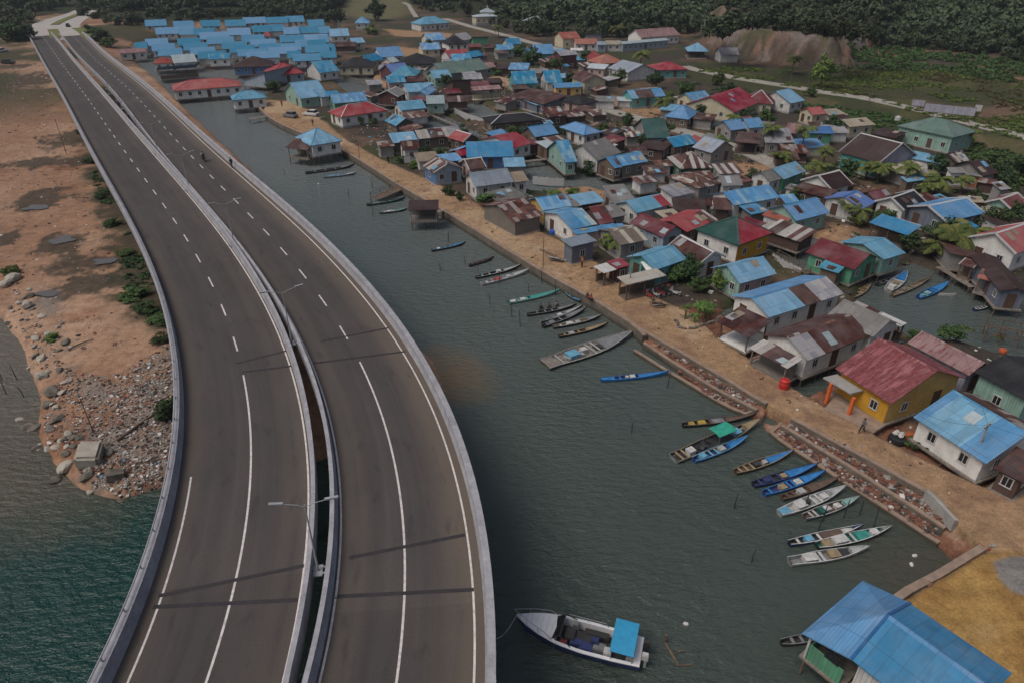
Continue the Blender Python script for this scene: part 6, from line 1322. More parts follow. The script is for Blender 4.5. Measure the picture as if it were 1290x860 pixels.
scatter('village_litter', 'planks, scrap and litter lying between the village houses', [[(440, 175), (560, 232), (700, 296), (870, 392), (1000, 470), (1250, 600), (1290, 560), (1290, 260), (1100, 200), (800, 130), (600, 80), (440, 110)]], 4200, .26, [('lit_grey', 7), ('lit_white', 2), ('lit_dark', 6), ('lit_brick', 2), ('lit_blue', .5), ('lit_red', .4), ('timber', 4)], .3, 8)
scatter('red_stones', 'reddish broken stones along the quay of the yellow sand yard', [[(1236, 694), (1250, 692), (1135, 760), (1127, 759)]], 220, .16, [('lit_brick', 7), ('lit_red', 2), ('lit_grey', 2)], .5, 9)
scatter('path_pebbles', 'small stones and litter on the sandy promenade', [[(350, 152), (431, 186), (560, 262), (680, 335), (795, 404), (890, 458), (1080, 566), (1200, 640), (1200, 600), (1040, 515), (880, 410), (740, 335), (560, 240), (440, 180)]], 500, .1, [('lit_grey', 5), ('lit_white', 1), ('lit_dark', 5), ('lit_brick', 2)], .4, 10)
def shelf(name, cat, label, a, b_, z, w, mats, posts=True, rail=False, depth=2.2, group=None):
    """a plank walkway on posts from a to b"""
    A, B = G(*a, z), G(*b_, z); d = B - A; L_ = d.length; t = thing(name, label, cat, (A + B) / 2, math.atan2(d.y, d.x), group); k = MB()
    n = max(3, int(L_ / .28))
    for i in range(n): k.box((-L_ / 2 + (i + .5) * L_ / n, 0, rr.uniform(-.01, .01)), (L_ / n * .86, w * rr.uniform(.94, 1.06), .05), rr.uniform(-.03, .03))
    k.build('plank_deck', mats, t)
    if posts:
        n = max(2, int(L_ / 2.2) + 1)
        for i in range(n):
            for s_ in (-1, 1):
                q = MB(); x = -L_ / 2 + .1 + (L_ - .2) * i / (n - 1); q.tube([(x, s_ * w * .45, -depth), (x, s_ * w * .45, .9 if rail and s_ > 0 else -.03)], .06, 5); q.build('post', 'timber', t)
        if rail:
            q = MB(); q.bar((-L_ / 2, w * .45, .85), (L_ / 2, w * .45, .85), .06); q.bar((-L_ / 2, w * .45, .45), (L_ / 2, w * .45, .45), .05); q.build('rail', 'timber', t)
    return t
shelf('boardwalk', 'boardwalk', 'plank boardwalk on posts below the vivid blue house', (622, 208), (729, 196), 1.3, 1.1, 'timber_grey')
shelf('boardwalk', 'boardwalk', 'side branch of the plank boardwalk over the dark pool', (690, 199), (720, 216), 1.3, 1.1, 'timber_grey')
shelf('boardwalk', 'boardwalk', 'railed walkway over the creek beside the white stilt house', (536, 142), (574, 158), 1.3, 1.0, 'timber_grey', rail=True)
shelf('jetty', 'jetty', 'plank jetty by the pale blue hipped stilt house', (314, 150), (352, 144), 1.2, 1.2, 'timber_grey')
shelf('jetty', 'jetty', 'long low plank jetty beside the bridge and the white hall', (160, 68), (190, 66), 1.2, 1.4, 'timber_grey')
shelf('jetty', 'jetty', 'timber landing stage stacked with poles by the seawall', (472, 250), (508, 235), .9, 2.2, 'timber', rail=True)
shelf('jetty', 'jetty', 'short jetty linking the dark open stilt shed to the promenade', (538, 270), (562, 264), 1.4, 1.0, 'timber_grey')
shelf('boardwalk', 'boardwalk', 'narrow plank walkway from the weathered hull to the brown roof', (1182, 336), (1225, 362), 1.1, .9, 'timber_grey')
shelf('boardwalk', 'boardwalk', 'walkway with bare posts beside the green and red pyramid roof', (975, 322), (1018, 345), 1.2, .9, 'timber', rail=True)
# unfinished timber frame standing in the lagoon at the right edge
t = thing('timber_frame', 'bare dark timber frame of an unfinished hut in the lagoon', 'timber frame', G(1268, 432, 0), -.5)
for i in range(4):
    for j in range(2):
        q = MB(); q.tube([(-2.4 + 1.6 * i, -1 + 2 * j, -1), (-2.4 + 1.6 * i, -1 + 2 * j, 2.4)], .075, 5); q.build('post', 'timber', t)
for z in (1.2, 2.3):
    for j in (-1, 1): q = MB(); q.bar((-2.6, j, z), (2.6, j, z), .09); q.build('beam', 'timber', t)
for i in range(4): q = MB(); q.bar((-2.4 + 1.6 * i, -1.1, 1.3), (-2.4 + 1.6 * i, 1.1, 1.3), .08); q.build('beam', 'timber', t)
q = MB(); q.bar((-2.4, -1, 0), (-.8, -1, 2.2), .07); q.build('brace', 'timber', t)
def fence(px, label, m_, h=.9, z=1.2, solid=True, name='fence'):
    pts = [G(x, y, z) for x, y in px]; t = thing(name, label, 'fence', pts[0]); o0 = pts[0]
    for a, b_ in zip(pts, pts[1:]):
        d = b_ - a; n = max(2, int(d.length / (.16 if solid else .35))); k = MB(); ang = math.atan2(d.y, d.x)
        for i in range(n):
            p = a.lerp(b_, (i + .5) / n) - o0; hh = h * rr.uniform(.85, 1.08); k.box((p.x, p.y, hh / 2 - .3), (.13 if solid else .07, .03, hh + .6), ang)
        k.bar(a - o0 + Vector((0, 0, h * .7)), b_ - o0 + Vector((0, 0, h * .7)), .04, .06); k.bar(a - o0 + Vector((0, 0, h * .25)), b_ - o0 + Vector((0, 0, h * .25)), .04, .06)
        k.build('fence_panel', m_, t)
fence([(569, 140), (589, 149), (617, 158)], 'whitewashed plank fence standing in the pond', 'trim_white', 1.1, .4)
fence([(433, 97), (450, 102), (466, 109)], 'grey picket fence beside the sandy yard', 'timber_grey', .9, 1.1, False)
fence([(972, 327), (985, 336), (1008, 347)], 'pale plank screen with dark gaps behind the banana house', 'trim_white', 1.0, .6, True)
fence([(671, 228), (690, 230), (710, 231)], 'whitewashed plank fence by the dark pool', 'trim_white', .9, .9)
fence([(680, 316), (697, 324), (711, 331)], 'low timber fence along the promenade before the slate shed', 'timber', .5, 1.2, False)
# ------------------------------------------------------------------ trees and plants
def leaf_mat(name, a, b_, c_=None):
    m, nt, b = newmat(name); o = coords(nt, 'Object', rand=True)
    g = N(nt, 'ShaderNodeNewGeometry'); f = noise(nt, o, 1.1, 3)
    k = math_(nt, 'ADD', math_(nt, 'MULTIPLY', g.outputs['Random Per Island'], .55), math_(nt, 'MULTIPLY', f, .5))
    col = ramp(nt, k, [(.25, a), (.55, b_), (.85, c_ or tuple(x * 1.5 for x in b_))])
    oi = N(nt, 'ShaderNodeObjectInfo'); h = N(nt, 'ShaderNodeHueSaturation'); L(nt, col, h.inputs['Color']); L(nt, math_(nt, 'MULTIPLY_ADD', oi.outputs['Random'], .5, .72), h.inputs['Value']); L(nt, math_(nt, 'MULTIPLY_ADD', oi.outputs['Random'], .03, .485), h.inputs['Hue'])
    L(nt, h.outputs[0], b.inputs['Base Color']); b.inputs['Roughness'].default_value = .7; b.inputs['Specular IOR Level'].default_value = .2; MATS[name] = m
leaf_mat('leaf', (.028, .052, .018), (.06, .10, .032)); leaf_mat('leaf_light', (.055, .088, .02), (.105, .145, .035)); leaf_mat('leaf_dark', (.02, .038, .016), (.04, .068, .026)); leaf_mat('leaf_palm', (.038, .066, .02), (.085, .115, .03), (.17, .15, .04)); leaf_mat('leaf_forest', (.030, .045, .027), (.055, .076, .038), (.085, .10, .05)); leaf_mat('leaf_dry', (.05, .045, .02), (.09, .075, .03))
plain('bark', (.10, .08, .06), .95, .35)
def crown_mesh(seed, m_, rx=1., rz=.8, clumps=16, per=55, leaf=.13, name='crown', gap=.5):
    """leaf clumps through a crown volume; unit radius"""
    r_ = random.Random(seed); mb = MB()
    for c_ in range(clumps):
        while True:
            d = Vector((r_.uniform(-1, 1), r_.uniform(-1, 1), r_.uniform(-.7, 1)))
            if .15 < d.length < 1: break
        d = d.normalized() * r_.uniform(.35, .85) if c_ > 2 else d * .2
        cr = r_.uniform(.26, .42); cc = Vector((d.x * rx, d.y * rx, d.z * rz))
        for _ in range(per):
            q = Vector((r_.gauss(0, 1), r_.gauss(0, 1), r_.gauss(0, 1))).normalized() * cr * (r_.random() ** .4); p = cc + Vector((q.x, q.y, q.z * .75))
            n = (q.normalized() + Vector((r_.uniform(-.8, .8), r_.uniform(-.8, .8), r_.uniform(-.2, 1.)))).normalized(); u = n.orthogonal().normalized(); u.rotate(Matrix.Rotation(r_.uniform(0, 6.3), 3, n)); w = n.cross(u)
            l, k = leaf * r_.uniform(.6, 1.3), leaf * r_.uniform(.35, .6)
            mb.v += [tuple(p - u * l), tuple(p + w * k - n * l * .15), tuple(p + u * l), tuple(p - w * k - n * l * .15)]; j = len(mb.v); mb.f.append((j - 4, j - 3, j - 2, j - 1)); mb.m.append(0)
    return mb.mesh(name, m_)
CR = {k: [crown_mesh(i + 11 * j, k, clumps=20, per=60, leaf=.12) for i in range(3)] for j, k in enumerate(('leaf', 'leaf_light', 'leaf_dark'))}
CRF = [crown_mesh(50 + i, 'leaf_forest', clumps=13, per=34, leaf=.17) for i in range(4)]
def trunk_mesh(seed):
    r_ = random.Random(seed); b_ = MB(); b_.tube([(0, 0, -.3), (.02, .01, .5), (.05, .02, 1.1)], [.09, .07, .04], 7)
    for i in range(4):
        a = i * 1.6 + r_.random(); b_.tube([(.03, .01, .55 + .1 * i), (.25 * math.cos(a), .25 * math.sin(a), .9 + .05 * i), (.5 * math.cos(a), .5 * math.sin(a), 1.25)], [.04, .03, .012], 5)
    return b_.mesh('trunk', 'bark')
TK = [trunk_mesh(i) for i in range(3)]
def tree(p, rad, h, label, kind='leaf', squash=.8, name='tree', cat='tree', group=None, rs=rr):
    """h: height of the crown's centre"""
    t = thing(name, label, cat, p, rs.uniform(0, 6), group)
    put('trunk', rs.choice(TK), t, None, None, (rad * .9, rad * .9, max(h, .4) / 1.1))
    put('crown', rs.choice(CR[kind] if kind in CR else CRF), t, (0, 0, h), rs.uniform(0, 6), (rad, rad, rad * squash)); return t
def T(x, y, r, h, label, kind='leaf', squash=.8, tile=None, **kw):
    if tile: x, y = TP(tile, x, y)
    return tree(on_ground(x, y), r, h, label, kind, squash, **kw)
# trees one can tell apart in the village
T(618, 262, 3.4, 1.9, 'wide spreading tree on the promenade before the grey blue roof', 'leaf', .5)
T(538, 205, 2.4, 1.7, 'bushy tree before the striped rust and white roof', 'leaf_dark'); T(555, 202, 2.0, 1.5, 'leafy tree right of the bushy one below the striped roof', 'leaf')
T(456, 158, 1.3, 1.2, 'small yellowish shrub at the left corner of the red hipped house', 'leaf_light', 1.1, name='shrub', cat='shrub')
T(471, 160, 1.2, 1.2, 'second small shrub at the red hipped house, darker', 'leaf', 1.1, name='shrub', cat='shrub')
T(347, 116, 2.8, 1.8, 'round green tree left of the mint house near the water', 'leaf', .8); T(386, 128, 2.3, 1.9, 'dense round tree right of the mint house', 'leaf_dark', 1)
T(430, 98, 2.6, 1.6, 'light green bush at the corner of the sandy yard', 'leaf_light', .8); T(478, 122, 3.0, 1.5, 'dark low tree left of the maroon gabled hut', 'leaf_dark', .7); T(492, 132, 2.2, 1.2, 'dark bush in front of the maroon gabled hut', 'leaf_dark', .7)
T(473, 26, 6.5, 6.0, 'big round dark tree at the foot of the bare hill', 'leaf_dark', 1.0); T(468, 44, 4, 2.2, 'light green bush on the dirt below the round dark tree', 'leaf_light', .7)
T(672, 82, 4.2, 3.0, 'big round tree beside the tall maroon house', 'leaf_dark', .9); T(735, 82, 3.4, 2.4, 'dark tree right of the tall maroon house', 'leaf_dark', .9)
T(652, 106, 1.8, 1.3, 'dark bush before the teal gabled house', 'leaf_dark', .9); T(625, 96, 2.0, 1.6, 'tree at the bend of the sandy street', 'leaf', 1); T(790, 160, 1.9, 1.6, 'round dark tree left of the dull green gable', 'leaf_dark', 1.0)
T(858, 144, 1.8, 1.2, 'bright green bush left of the broad blue pyramid roof', 'leaf_light', .8); T(852, 156, 1.4, 1.1, 'light green bush before the blue pyramid roof', 'leaf_light', .9)
T(940, 152, 2.6, 1.5, 'dark tree between the wide red roof and the pair of blue roofs', 'leaf_dark', .8); T(1000, 138, 2.5, 1.3, 'bush behind the small cream red roofed house', 'leaf', .7)
T(1033, 112, 4.2, 5.6, 'tall light green tree beside the pale road', 'leaf_light', 1.15); T(1018, 122, 2.3, 1.4, 'low tree at the foot of the tall light green tree', 'leaf', .7)
T(838, 128, 2.2, 1.6, 'yellow green bush by the teal patchwork house', 'leaf_light', .8); T(905, 108, 2.2, 2.0, 'thin tree in the grass field', 'leaf', 1.1); T(920, 120, 3, 1.8, 'dark thicket behind the dark red hipped house', 'leaf_dark', .7)
T(864, 352, 2.0, 2.2, 'dark tree right of the food stall', 'leaf_dark', 1.0); T(852, 358, 1.5, 1.4, 'leafy shrub touching the food stall', 'leaf', 1); T(878, 366, 1.6, 1.1, 'dense round green bush left of the mint fronted house', 'leaf', .8)
T(776, 318, 2.0, 1.5, 'dark bush behind the crimson shop roof', 'leaf_dark', .9); T(762, 316, 1.3, 1.2, 'light green bush left of the crimson shop roof', 'leaf_light', 1)
T(1188, 306, 3.4, 1.8, 'thick dark tree below the slate blue gable', 'leaf_dark', .8); T(1250, 290, 3.6, 1.8, 'spreading dark tree behind the crimson roof', 'leaf', .7); T(1272, 282, 3.0, 1.5, 'bushy tree left of the right edge behind the crimson roof', 'leaf_dark', .8)
T(1185, 268, 1.5, 1.2, 'small tree in front of the bright blue wide roof', 'leaf', .9); T(1230, 258, 1.8, 1.4, 'tree between the bright blue roof and the mint gable', 'leaf_dark', .9)
T(1150, 432, 1.0, .9, 'leafy shrub on the lagoon edge behind the lilac house', 'leaf', .9); T(1195, 430, 1.5, 1.0, 'leafy bush on the lagoon bank left of the timber frame', 'leaf', .8); T(1215, 426, 1.3, 1.0, 'green bush next to the timber frame', 'leaf_light', .8); T(1258, 436, 1.3, .9, 'bright green potted bush by the black roof', 'leaf_light', .9)
T(1164, 570, 1.1, .8, 'flowering dark shrub by the white house with the pole', 'leaf_dark', .8, name='shrub', cat='shrub'); T(1147, 563, .8, .6, 'low shrub left of the flowering one', 'leaf', .7, name='shrub', cat='shrub'); T(1220, 604, .8, .5, 'small bush at the foot of the concrete pole', 'leaf', .7, name='shrub', cat='shrub')
T(735, 214, 1.8, .9, 'yellow green bush at the end of the boardwalk branch', 'leaf_light', .7); T(700, 248, 1.6, .7, 'low grass tussock on the dirt square', 'leaf_light', .5, name='shrub', cat='shrub'); T(722, 244, 1.6, .6, 'second low tussock on the dirt square', 'leaf_light', .4, name='shrub', cat='shrub')
T(612, 238, 1.0, .7, 'small bush below the white plank shed', 'leaf', .8, name='shrub', cat='shrub'); T(566, 246, 1.3, .9, 'dark bush before the blue fronted striped house', 'leaf_dark', .9); T(578, 252, 1.0, .8, 'second dark bush before the blue fronted house', 'leaf_dark', .9)
T(505, 206, 1.2, .8, 'scrubby bush beside the promenade near the red hipped house', 'leaf', .8); T(520, 212, 1.2, .8, 'second scrubby bush beside the promenade', 'leaf_light', .8)
T(1120, 262, 1.5, 1.3, 'bush right of the two panel blue roof', 'leaf', .9); T(1076, 286, 1.2, 1.2, 'bushy young palm like shrub behind the mint plank house', 'leaf_light', 1)
T(1255, 232, 3.6, 1.6, 'dark thicket behind the brick hut at the right edge', 'leaf_dark', .7); T(1275, 222, 3.8, 1.8, 'dark tree mass at the right edge above the mint gable', 'leaf_dark', .8); T(1240, 205, 3.0, 1.2, 'green thicket right of the sage green building', 'leaf', .6)
for x, y, r_, k in ((598, 190, 1.8, 'leaf'), (582, 176, 1.6, 'leaf_dark'), (650, 180, 1.8, 'leaf'), (742, 226, 1.8, 'leaf_dark'), (760, 178, 1.8, 'leaf'), (812, 188, 1.6, 'leaf_dark'), (838, 172, 1.8, 'leaf'), (905, 190, 1.7, 'leaf_light'), (890, 232, 1.6, 'leaf'), (948, 238, 1.8, 'leaf_dark'), (1040, 250, 1.6, 'leaf'), (1062, 232, 2.2, 'leaf_dark'), (1080, 212, 2.0, 'leaf'), (1000, 258, 1.4, 'leaf'), (700, 178, 1.6, 'leaf_dark'), (560, 112, 2.0, 'leaf'), (590, 92, 2.2, 'leaf_dark'), (700, 92, 2.4, 'leaf'), (716, 110, 2.0, 'leaf_dark'), (780, 108, 2.4, 'leaf'), (826, 112, 2.4, 'leaf_dark'), (860, 126, 2.2, 'leaf'), (880, 152, 1.8, 'leaf_dark'), (965, 160, 2.0, 'leaf'), (1045, 172, 2.2, 'leaf_dark'), (1130, 206, 2.0, 'leaf'), (1180, 222, 2.0, 'leaf_dark'), (1110, 290, 1.5, 'leaf'), (1145, 322, 1.6, 'leaf_dark'), (905, 368, 1.3, 'leaf_light'), (540, 70, 2.6, 'leaf_dark'), (520, 96, 1.8, 'leaf'), (655, 72, 2.4, 'leaf')):
    T(x, y, r_ * 1.2, r_ * 1.1 + .4, 'leafy green garden tree squeezed between the village houses', k, .9, name='garden_tree', group='garden trees between the village houses')
# far left, round the approach road
T(28, 52, 7, 4.2, 'dense dark tree left of the bridge head', 'leaf_dark', 1.0); T(18, 50, 5, 3, 'dark tree behind the dense tree at the left edge', 'leaf_dark', .9); T(128, 52, 4.5, 2.4, 'dark bush right of the bridge head', 'leaf_dark', .7); T(140, 60, 4, 2, 'bushy scrub beside the bridge near the jetty', 'leaf', .6); T(118, 44, 4, 2.2, 'bush by the yellow verge', 'leaf', .8)
T(70, 8, 8, 6, 'light green tree above the far road curve', 'leaf_light', 1); T(16, 344, 1.4, .5, 'yellow green bush on the sandy bank at the left edge', 'leaf_light', .7, name='shrub', cat='shrub'); T(66, 428, 1.0, .35, 'small light green bush among the rubble', 'leaf_light', .6, name='shrub', cat='shrub'); T(216, 524, 1.7, 1.1, 'dark round bush against the bridge barrier on the rubble', 'leaf_dark', .9)
r9 = random.Random(9)
for i, (x, y, s_) in enumerate([(105, 168, 1.8), (116, 205, 1.9), (128, 250, 1.6), (140, 285, 1.9), (158, 322, 1.6), (172, 376, 2.3), (184, 392, 2.0), (198, 408, 1.7), (205, 430, 1.5), (90, 132, 2.0)]):
    T(x, y, s_ * .9, .5, 'low dark scrub bush growing along the foot of the bridge', r9.choice(['leaf', 'leaf_dark', 'leaf_dark']), .45, name='shrub', cat='shrub', group='scrub bushes along the foot of the bridge')

# palms
def palm_crown(seed, n=15, ln=2.4, droop=1.0, name='frond_crown'):
    r_ = random.Random(seed); mb = MB()
    for i in range(n):
        a = 6.283 * i / n + r_.uniform(-.2, .2); el = r_.uniform(.1, 1.15) ; l = ln * r_.uniform(.8, 1.1); pts = []
        for k in range(9):
            t = k / 8; h = el * l * t * .75 - droop * l * .75 * t * t; rad = l * t * (1 - .12 * t); pts.append(Vector((rad * math.cos(a), rad * math.sin(a), h)))
        mb.tube(pts, [.03 - .024 * k / 8 for k in range(9)], 3, cap=False)
        side = Vector((-math.sin(a), math.cos(a), 0))
        for k in range(1, 30):
            t = k / 30; f_ = t * 8; j = min(int(f_), 7); p = pts[j].lerp(pts[j + 1], f_ - j); d = (pts[j + 1] - pts[j]).normalized(); w = .58 * math.sin(math.pi * min(1, t * .9 + .12)) * l / 2.4
            for s_ in (-1, 1):
                e = p + side * s_ * w + d * w * .6 - Vector((0, 0, w * .5)); q = d * .045
                mb.v += [tuple(p - q), tuple(p + q), tuple(e + q * .4), tuple(e - q * .6)]; z = len(mb.v); mb.f.append((z - 4, z - 3, z - 2, z - 1)); mb.m.append(0)
    return mb.mesh(name, 'leaf_palm')
PC = [palm_crown(i) for i in range(3)]
def palm(x, y, h, s_, label, tile=None, lean=.5):
    if tile: x, y = TP(tile, x, y)
    h, s_ = h + .9, s_ * 1.25; p = on_ground(x, y); t = thing('coconut_palm', label, 'palm tree', p, rr.uniform(0, 6)); b_ = MB()
    b_.tube([(0, 0, -.4), (.1 * lean, 0, h * .35), (.45 * lean, 0, h * .75), (lean, 0, h)], [.2, .15, .12, .1], 8); b_.build('trunk', 'bark', t)
    put('crown', rr.choice(PC), t, (lean, 0, h), rr.uniform(0, 6), s_)
palm(964, 192, 4.2, .95, 'coconut palm beside the pale lane and the leaning pole'); palm(1008, 196, 4.6, .95, 'coconut palm left of the very large dark brown roof'); palm(985, 212, 1.8, .95, 'short bushy palm at the bend of the pale lane'); palm(1035, 215, 3.0, .95, 'coconut palm before the white ridge of the dark brown roof', lean=.3)
palm(1028, 224, 1.6, .9, 'yellow green palm below the very large dark brown roof'); palm(1012, 228, 1.5, .7, 'small palm beside the blue roof at the sand yard'); palm(1134, 240, 3.4, 1.0, 'tall palm before the patched light blue roof'); palm(1105, 230, 2.2, 1.0, 'bushy palm left of the tall palm', lean=.2); palm(1090, 226, 1.8, .95, 'bushy palm below the teal wall of the dark brown roof', lean=.2)
palm(1176, 246, 2.2, 1.1, 'yellowish palm right of the patched blue roofs', lean=.3); palm(1165, 250, 1.5, .9, 'low palm touching the yellowish palm', lean=.2); palm(1210, 244, 1.6, .8, 'small palm before the brick hut', lean=.2); palm(1196, 322, 2.2, 1.3, 'large yellow green palm over the lagoon bank', lean=.4); palm(1180, 326, 1.2, 1.0, 'low spreading palm on the lagoon bank', lean=.2); palm(1214, 316, 2.4, 1.2, 'dark palm beside the large lagoon palm', lean=.3)
palm(806, 88, 4.2, 1.5, 'dark tall palm before the grey blue steep roof'); palm(997, 94, 4.2, 1.3, 'lone dark palm in front of the bare cut slope', lean=.1); palm(834, 146, 2.8, 1.1, 'palm before the dark roof beside the wide red roof', lean=.3); palm(922, 164, 2.0, .9, 'palm left of the grey gabled blue roof house', lean=.2); palm(1217, 186, 2.4, .9, 'small palm at the right end of the sage green building', lean=.2)
palm(1078, 284, 1.7, .8, 'young palm beside the two panel blue roof', lean=.2); palm(775, 322, 1.5, .8, 'young palm behind the white stall awning', lean=.2); palm(628, 48, 3.5, 1.4, 'yellowish palm in front of the mosque', lean=.3); palm(776, 48, 3.2, 1.7, 'yellow green palm left of the school', lean=.3); palm(1062, 274, 1.8, .75, 'thin palm behind the mint plank house')
# bananas
def banana_crown(seed):
    r_ = random.Random(seed); mb = MB()
    for i in range(8):
        a = 6.283 * i / 8 + r_.uniform(-.3, .3); l = r_.uniform(1.0, 1.5); el = r_.uniform(.5, 1.3); side = Vector((-math.sin(a), math.cos(a), 0)); prev = None
        for k in range(7):
            t = k / 6; p = Vector((l * t * .8 * math.cos(a), l * t * .8 * math.sin(a), el * l * t - .95 * l * t * t)); w = .24 * math.sin(math.pi * min(1, t * .92 + .06)) + .015
            row = (p - side * w - Vector((0, 0, w * .3)), p, p + side * w - Vector((0, 0, w * .3)))
            if prev: mb.quad(prev[0], prev[1], row[1], row[0]); mb.quad(prev[1], prev[2], row[2], row[1])
            prev = row
    return mb.mesh('leaves', 'leaf_banana')
leaf_mat('leaf_banana', (.035, .07, .018), (.075, .125, .03)); BN = [banana_crown(i) for i in range(3)]
def banana(x, y, h, s_, label, tile=None):
    if tile: x, y = TP(tile, x, y)
    t = thing('banana_plant', label, 'banana plant', on_ground(x, y), rr.uniform(0, 6), 'banana plants by the promenade'); b_ = MB(); b_.tube([(0, 0, -.2), (.03, 0, h * .6), (.06, 0, h)], [.13, .1, .07], 7); b_.build('stem', 'leaf_light', t); put('leaves', rr.choice(BN), t, (.06, 0, h - .05), rr.uniform(0, 6), s_)
for x, y, h, s_, lab in ((863, 402, 1.5, .8, 'lone banana plant at the left end of the stone ringed plot'), (880, 400, 1.5, 1.0, 'tall banana plant in the middle of the plot'), (888, 402, 1.3, .95, 'banana plant right of the tall middle one'), (895, 397, 1.2, .9, 'banana plant nearest the mint fronted house'), (874, 406, .9, .7, 'small banana plant at the front of the plot'), (884, 394, 1.2, .9, 'banana plant at the back of the plot'), (846, 352, 1.9, 1.0, 'banana plant behind the food stall roof'), (856, 350, 1.6, .9, 'banana plant right of the stall before the dark tree'), (696, 272, 1.3, .9, 'banana plant before the patched blue ochre house'), (692, 270, 1.0, .8, 'smaller banana plant beside the wooden hut')):
    banana(x, y, h, s_, lab)
t = thing('stone_border', 'ring of stones round the banana plot on the promenade', 'stone border'); q = MB()
for i, p in enumerate(smooth_line([G(x, y, 1.3) for x, y in ((852, 404), (856, 412), (868, 414), (885, 410), (900, 405), (906, 400))], .35)): q.box((p.x + rr.uniform(-.1, .1), p.y + rr.uniform(-.1, .1), 1.32), (.3, .25, .25), i * 1.1, 0, .3)
q.build('stones', 'rock', t)

# ------------------------------------------------------------------ forest and scrub
# individual trees along the forest foot, then the wood behind them as one mass
fr = random.Random(21); nt_ = 0
EDGE = smooth_line([Vector((x, y, 0)) for x, y in ((108, 20), (150, 30), (200, 24), (260, 24), (330, 20), (400, 24), (428, 30))], 6) + smooth_line([Vector((x, y, 0)) for x, y in ((535, 14), (580, 14), (650, 40), (690, 44), (740, 46), (790, 44), (860, 38), (900, 44), (960, 34), (1040, 40), (1100, 56), (1180, 62), (1240, 68), (1290, 78))], 6)
for v in EDGE:
    p = on_ground(v.x + fr.uniform(-6, 6), v.y + fr.uniform(-4, 2.5)); s_ = fr.choice([2.4, 3, 3.6, 4.4, 5.4]) * fr.uniform(.85, 1.15)
    tree(p, s_, s_ * fr.uniform(.4, .62), 'dark green tree standing at the front edge of the forest', 'forest', fr.uniform(.8, 1.2), 'forest_tree', 'tree', 'trees along the front edge of the forest', fr)
for v in [(x, y) for x, y in ((5, 20), (12, 12), (20, 22), (36, 14), (45, 20), (55, 10), (3, 34), (10, 44), (84, 8), (30, 6), (62, 14), (120, 8), (135, 14), (160, 14), (186, 10))]:
    s_ = fr.uniform(4, 6.5); tree(on_ground(*v), s_, s_ * .9, 'dark tree of the wood around the far road', 'forest', 1, 'forest_tree', 'tree', 'trees of the wood around the far road', fr)
def mass(name, label, pts, sizes, mats, src, sq=(.8, 1.2), lift=.75, kind='wood'):
    V, F, I = [], [], 0; base = []
    for me in src:
        co = np.empty(len(me.vertices) * 3); me.vertices.foreach_get('co', co); base.append(co.reshape(-1, 3))
    for (x, y, z), s_ in zip(pts, sizes):
        b_ = base[fr.randrange(len(base))]; a = fr.uniform(0, 6.3); c_, si = math.cos(a), math.sin(a); k = fr.uniform(*sq)
        V.append(np.stack([(b_[:, 0] * c_ - b_[:, 1] * si) * s_ + x, (b_[:, 0] * si + b_[:, 1] * c_) * s_ + y, b_[:, 2] * s_ * k + z + s_ * lift], 1))
    V = np.concatenate(V); n = len(V) // 4; me = bpy.data.meshes.new(name)
    me.vertices.add(len(V)); me.vertices.foreach_set('co', V.ravel()); me.loops.add(n * 4); me.loops.foreach_set('vertex_index', np.arange(n * 4)); me.polygons.add(n); me.polygons.foreach_set('loop_start', np.arange(n) * 4); me.polygons.foreach_set('loop_total', np.full(n, 4)); me.materials.append(mat(mats)); me.update()
    return tag(put(name, me), label, kind, kind='stuff')
def sample(poly, n, seed, z=1, dens=None):
    rs = np.random.RandomState(seed); P = W2(poly, z); lo, hi = P.min(0), P.max(0); out = []
    c = 0
    while c < n:
        q = rs.uniform(lo, hi, (4000, 2)); q = q[sdist(q, P) > 0]
        if dens is not None: q = q[dens(q[:, 0], q[:, 1]) > rs.uniform(0, 1, len(q))]
        out.append(q); c += len(q)
    q = np.concatenate(out)[:n]; z = terrain(q[:, 0], q[:, 1], False); return [(x, y, h) for (x, y), h in zip(q, z) if h > -.3]
CRM = [crown_mesh(80 + i, 'leaf_forest', clumps=9, per=28, leaf=.175) for i in range(4)]
rg = lambda n, a, b_: [fr.uniform(a, b_) for _ in range(n)]
p_ = sample([(640, 29), (700, 35), (760, 39), (860, 37), (900, 43), (960, 36), (1050, 45), (1100, 54), (1180, 60), (1290, 67), (1700, 110), (1700, 60), (1290, 26), (1000, 14), (620, 10)], 3800, 1); mass('forest', 'dense dark green forest covering the hill behind the village', p_, rg(len(p_), 3.2, 7), 'leaf_forest', CRM)
p_ = sample([(520, 8), (580, 10), (650, 24), (700, 30), (640, 0), (520, -2)], 700, 2); mass('forest', 'dark forest behind the mosque and bare hill track', p_, rg(len(p_), 3.5, 6.5), 'leaf_forest', CRM)
p_ = sample([(105, 16), (150, 22), (200, 20), (300, 18), (400, 20), (430, 12), (430, -4), (-60, -4), (-60, 6), (40, 6), (90, 0), (110, 4)], 2300, 3); mass('forest', 'dark mangrove wood behind the rows of blue roofs', p_, rg(len(p_), 3.5, 6.5), 'leaf_forest', CRM)
p_ = sample([(-80, 30), (20, 36), (40, 38), (50, 24), (80, 14), (60, 6), (-80, 6)], 120, 4); mass('forest', 'dark wood left of the approach road', p_, rg(len(p_), 3, 6), 'leaf_forest', CRM)
CRS = [crown_mesh(95 + i, 'leaf_light', clumps=7, per=16, leaf=.26, rz=.5) for i in range(3)]
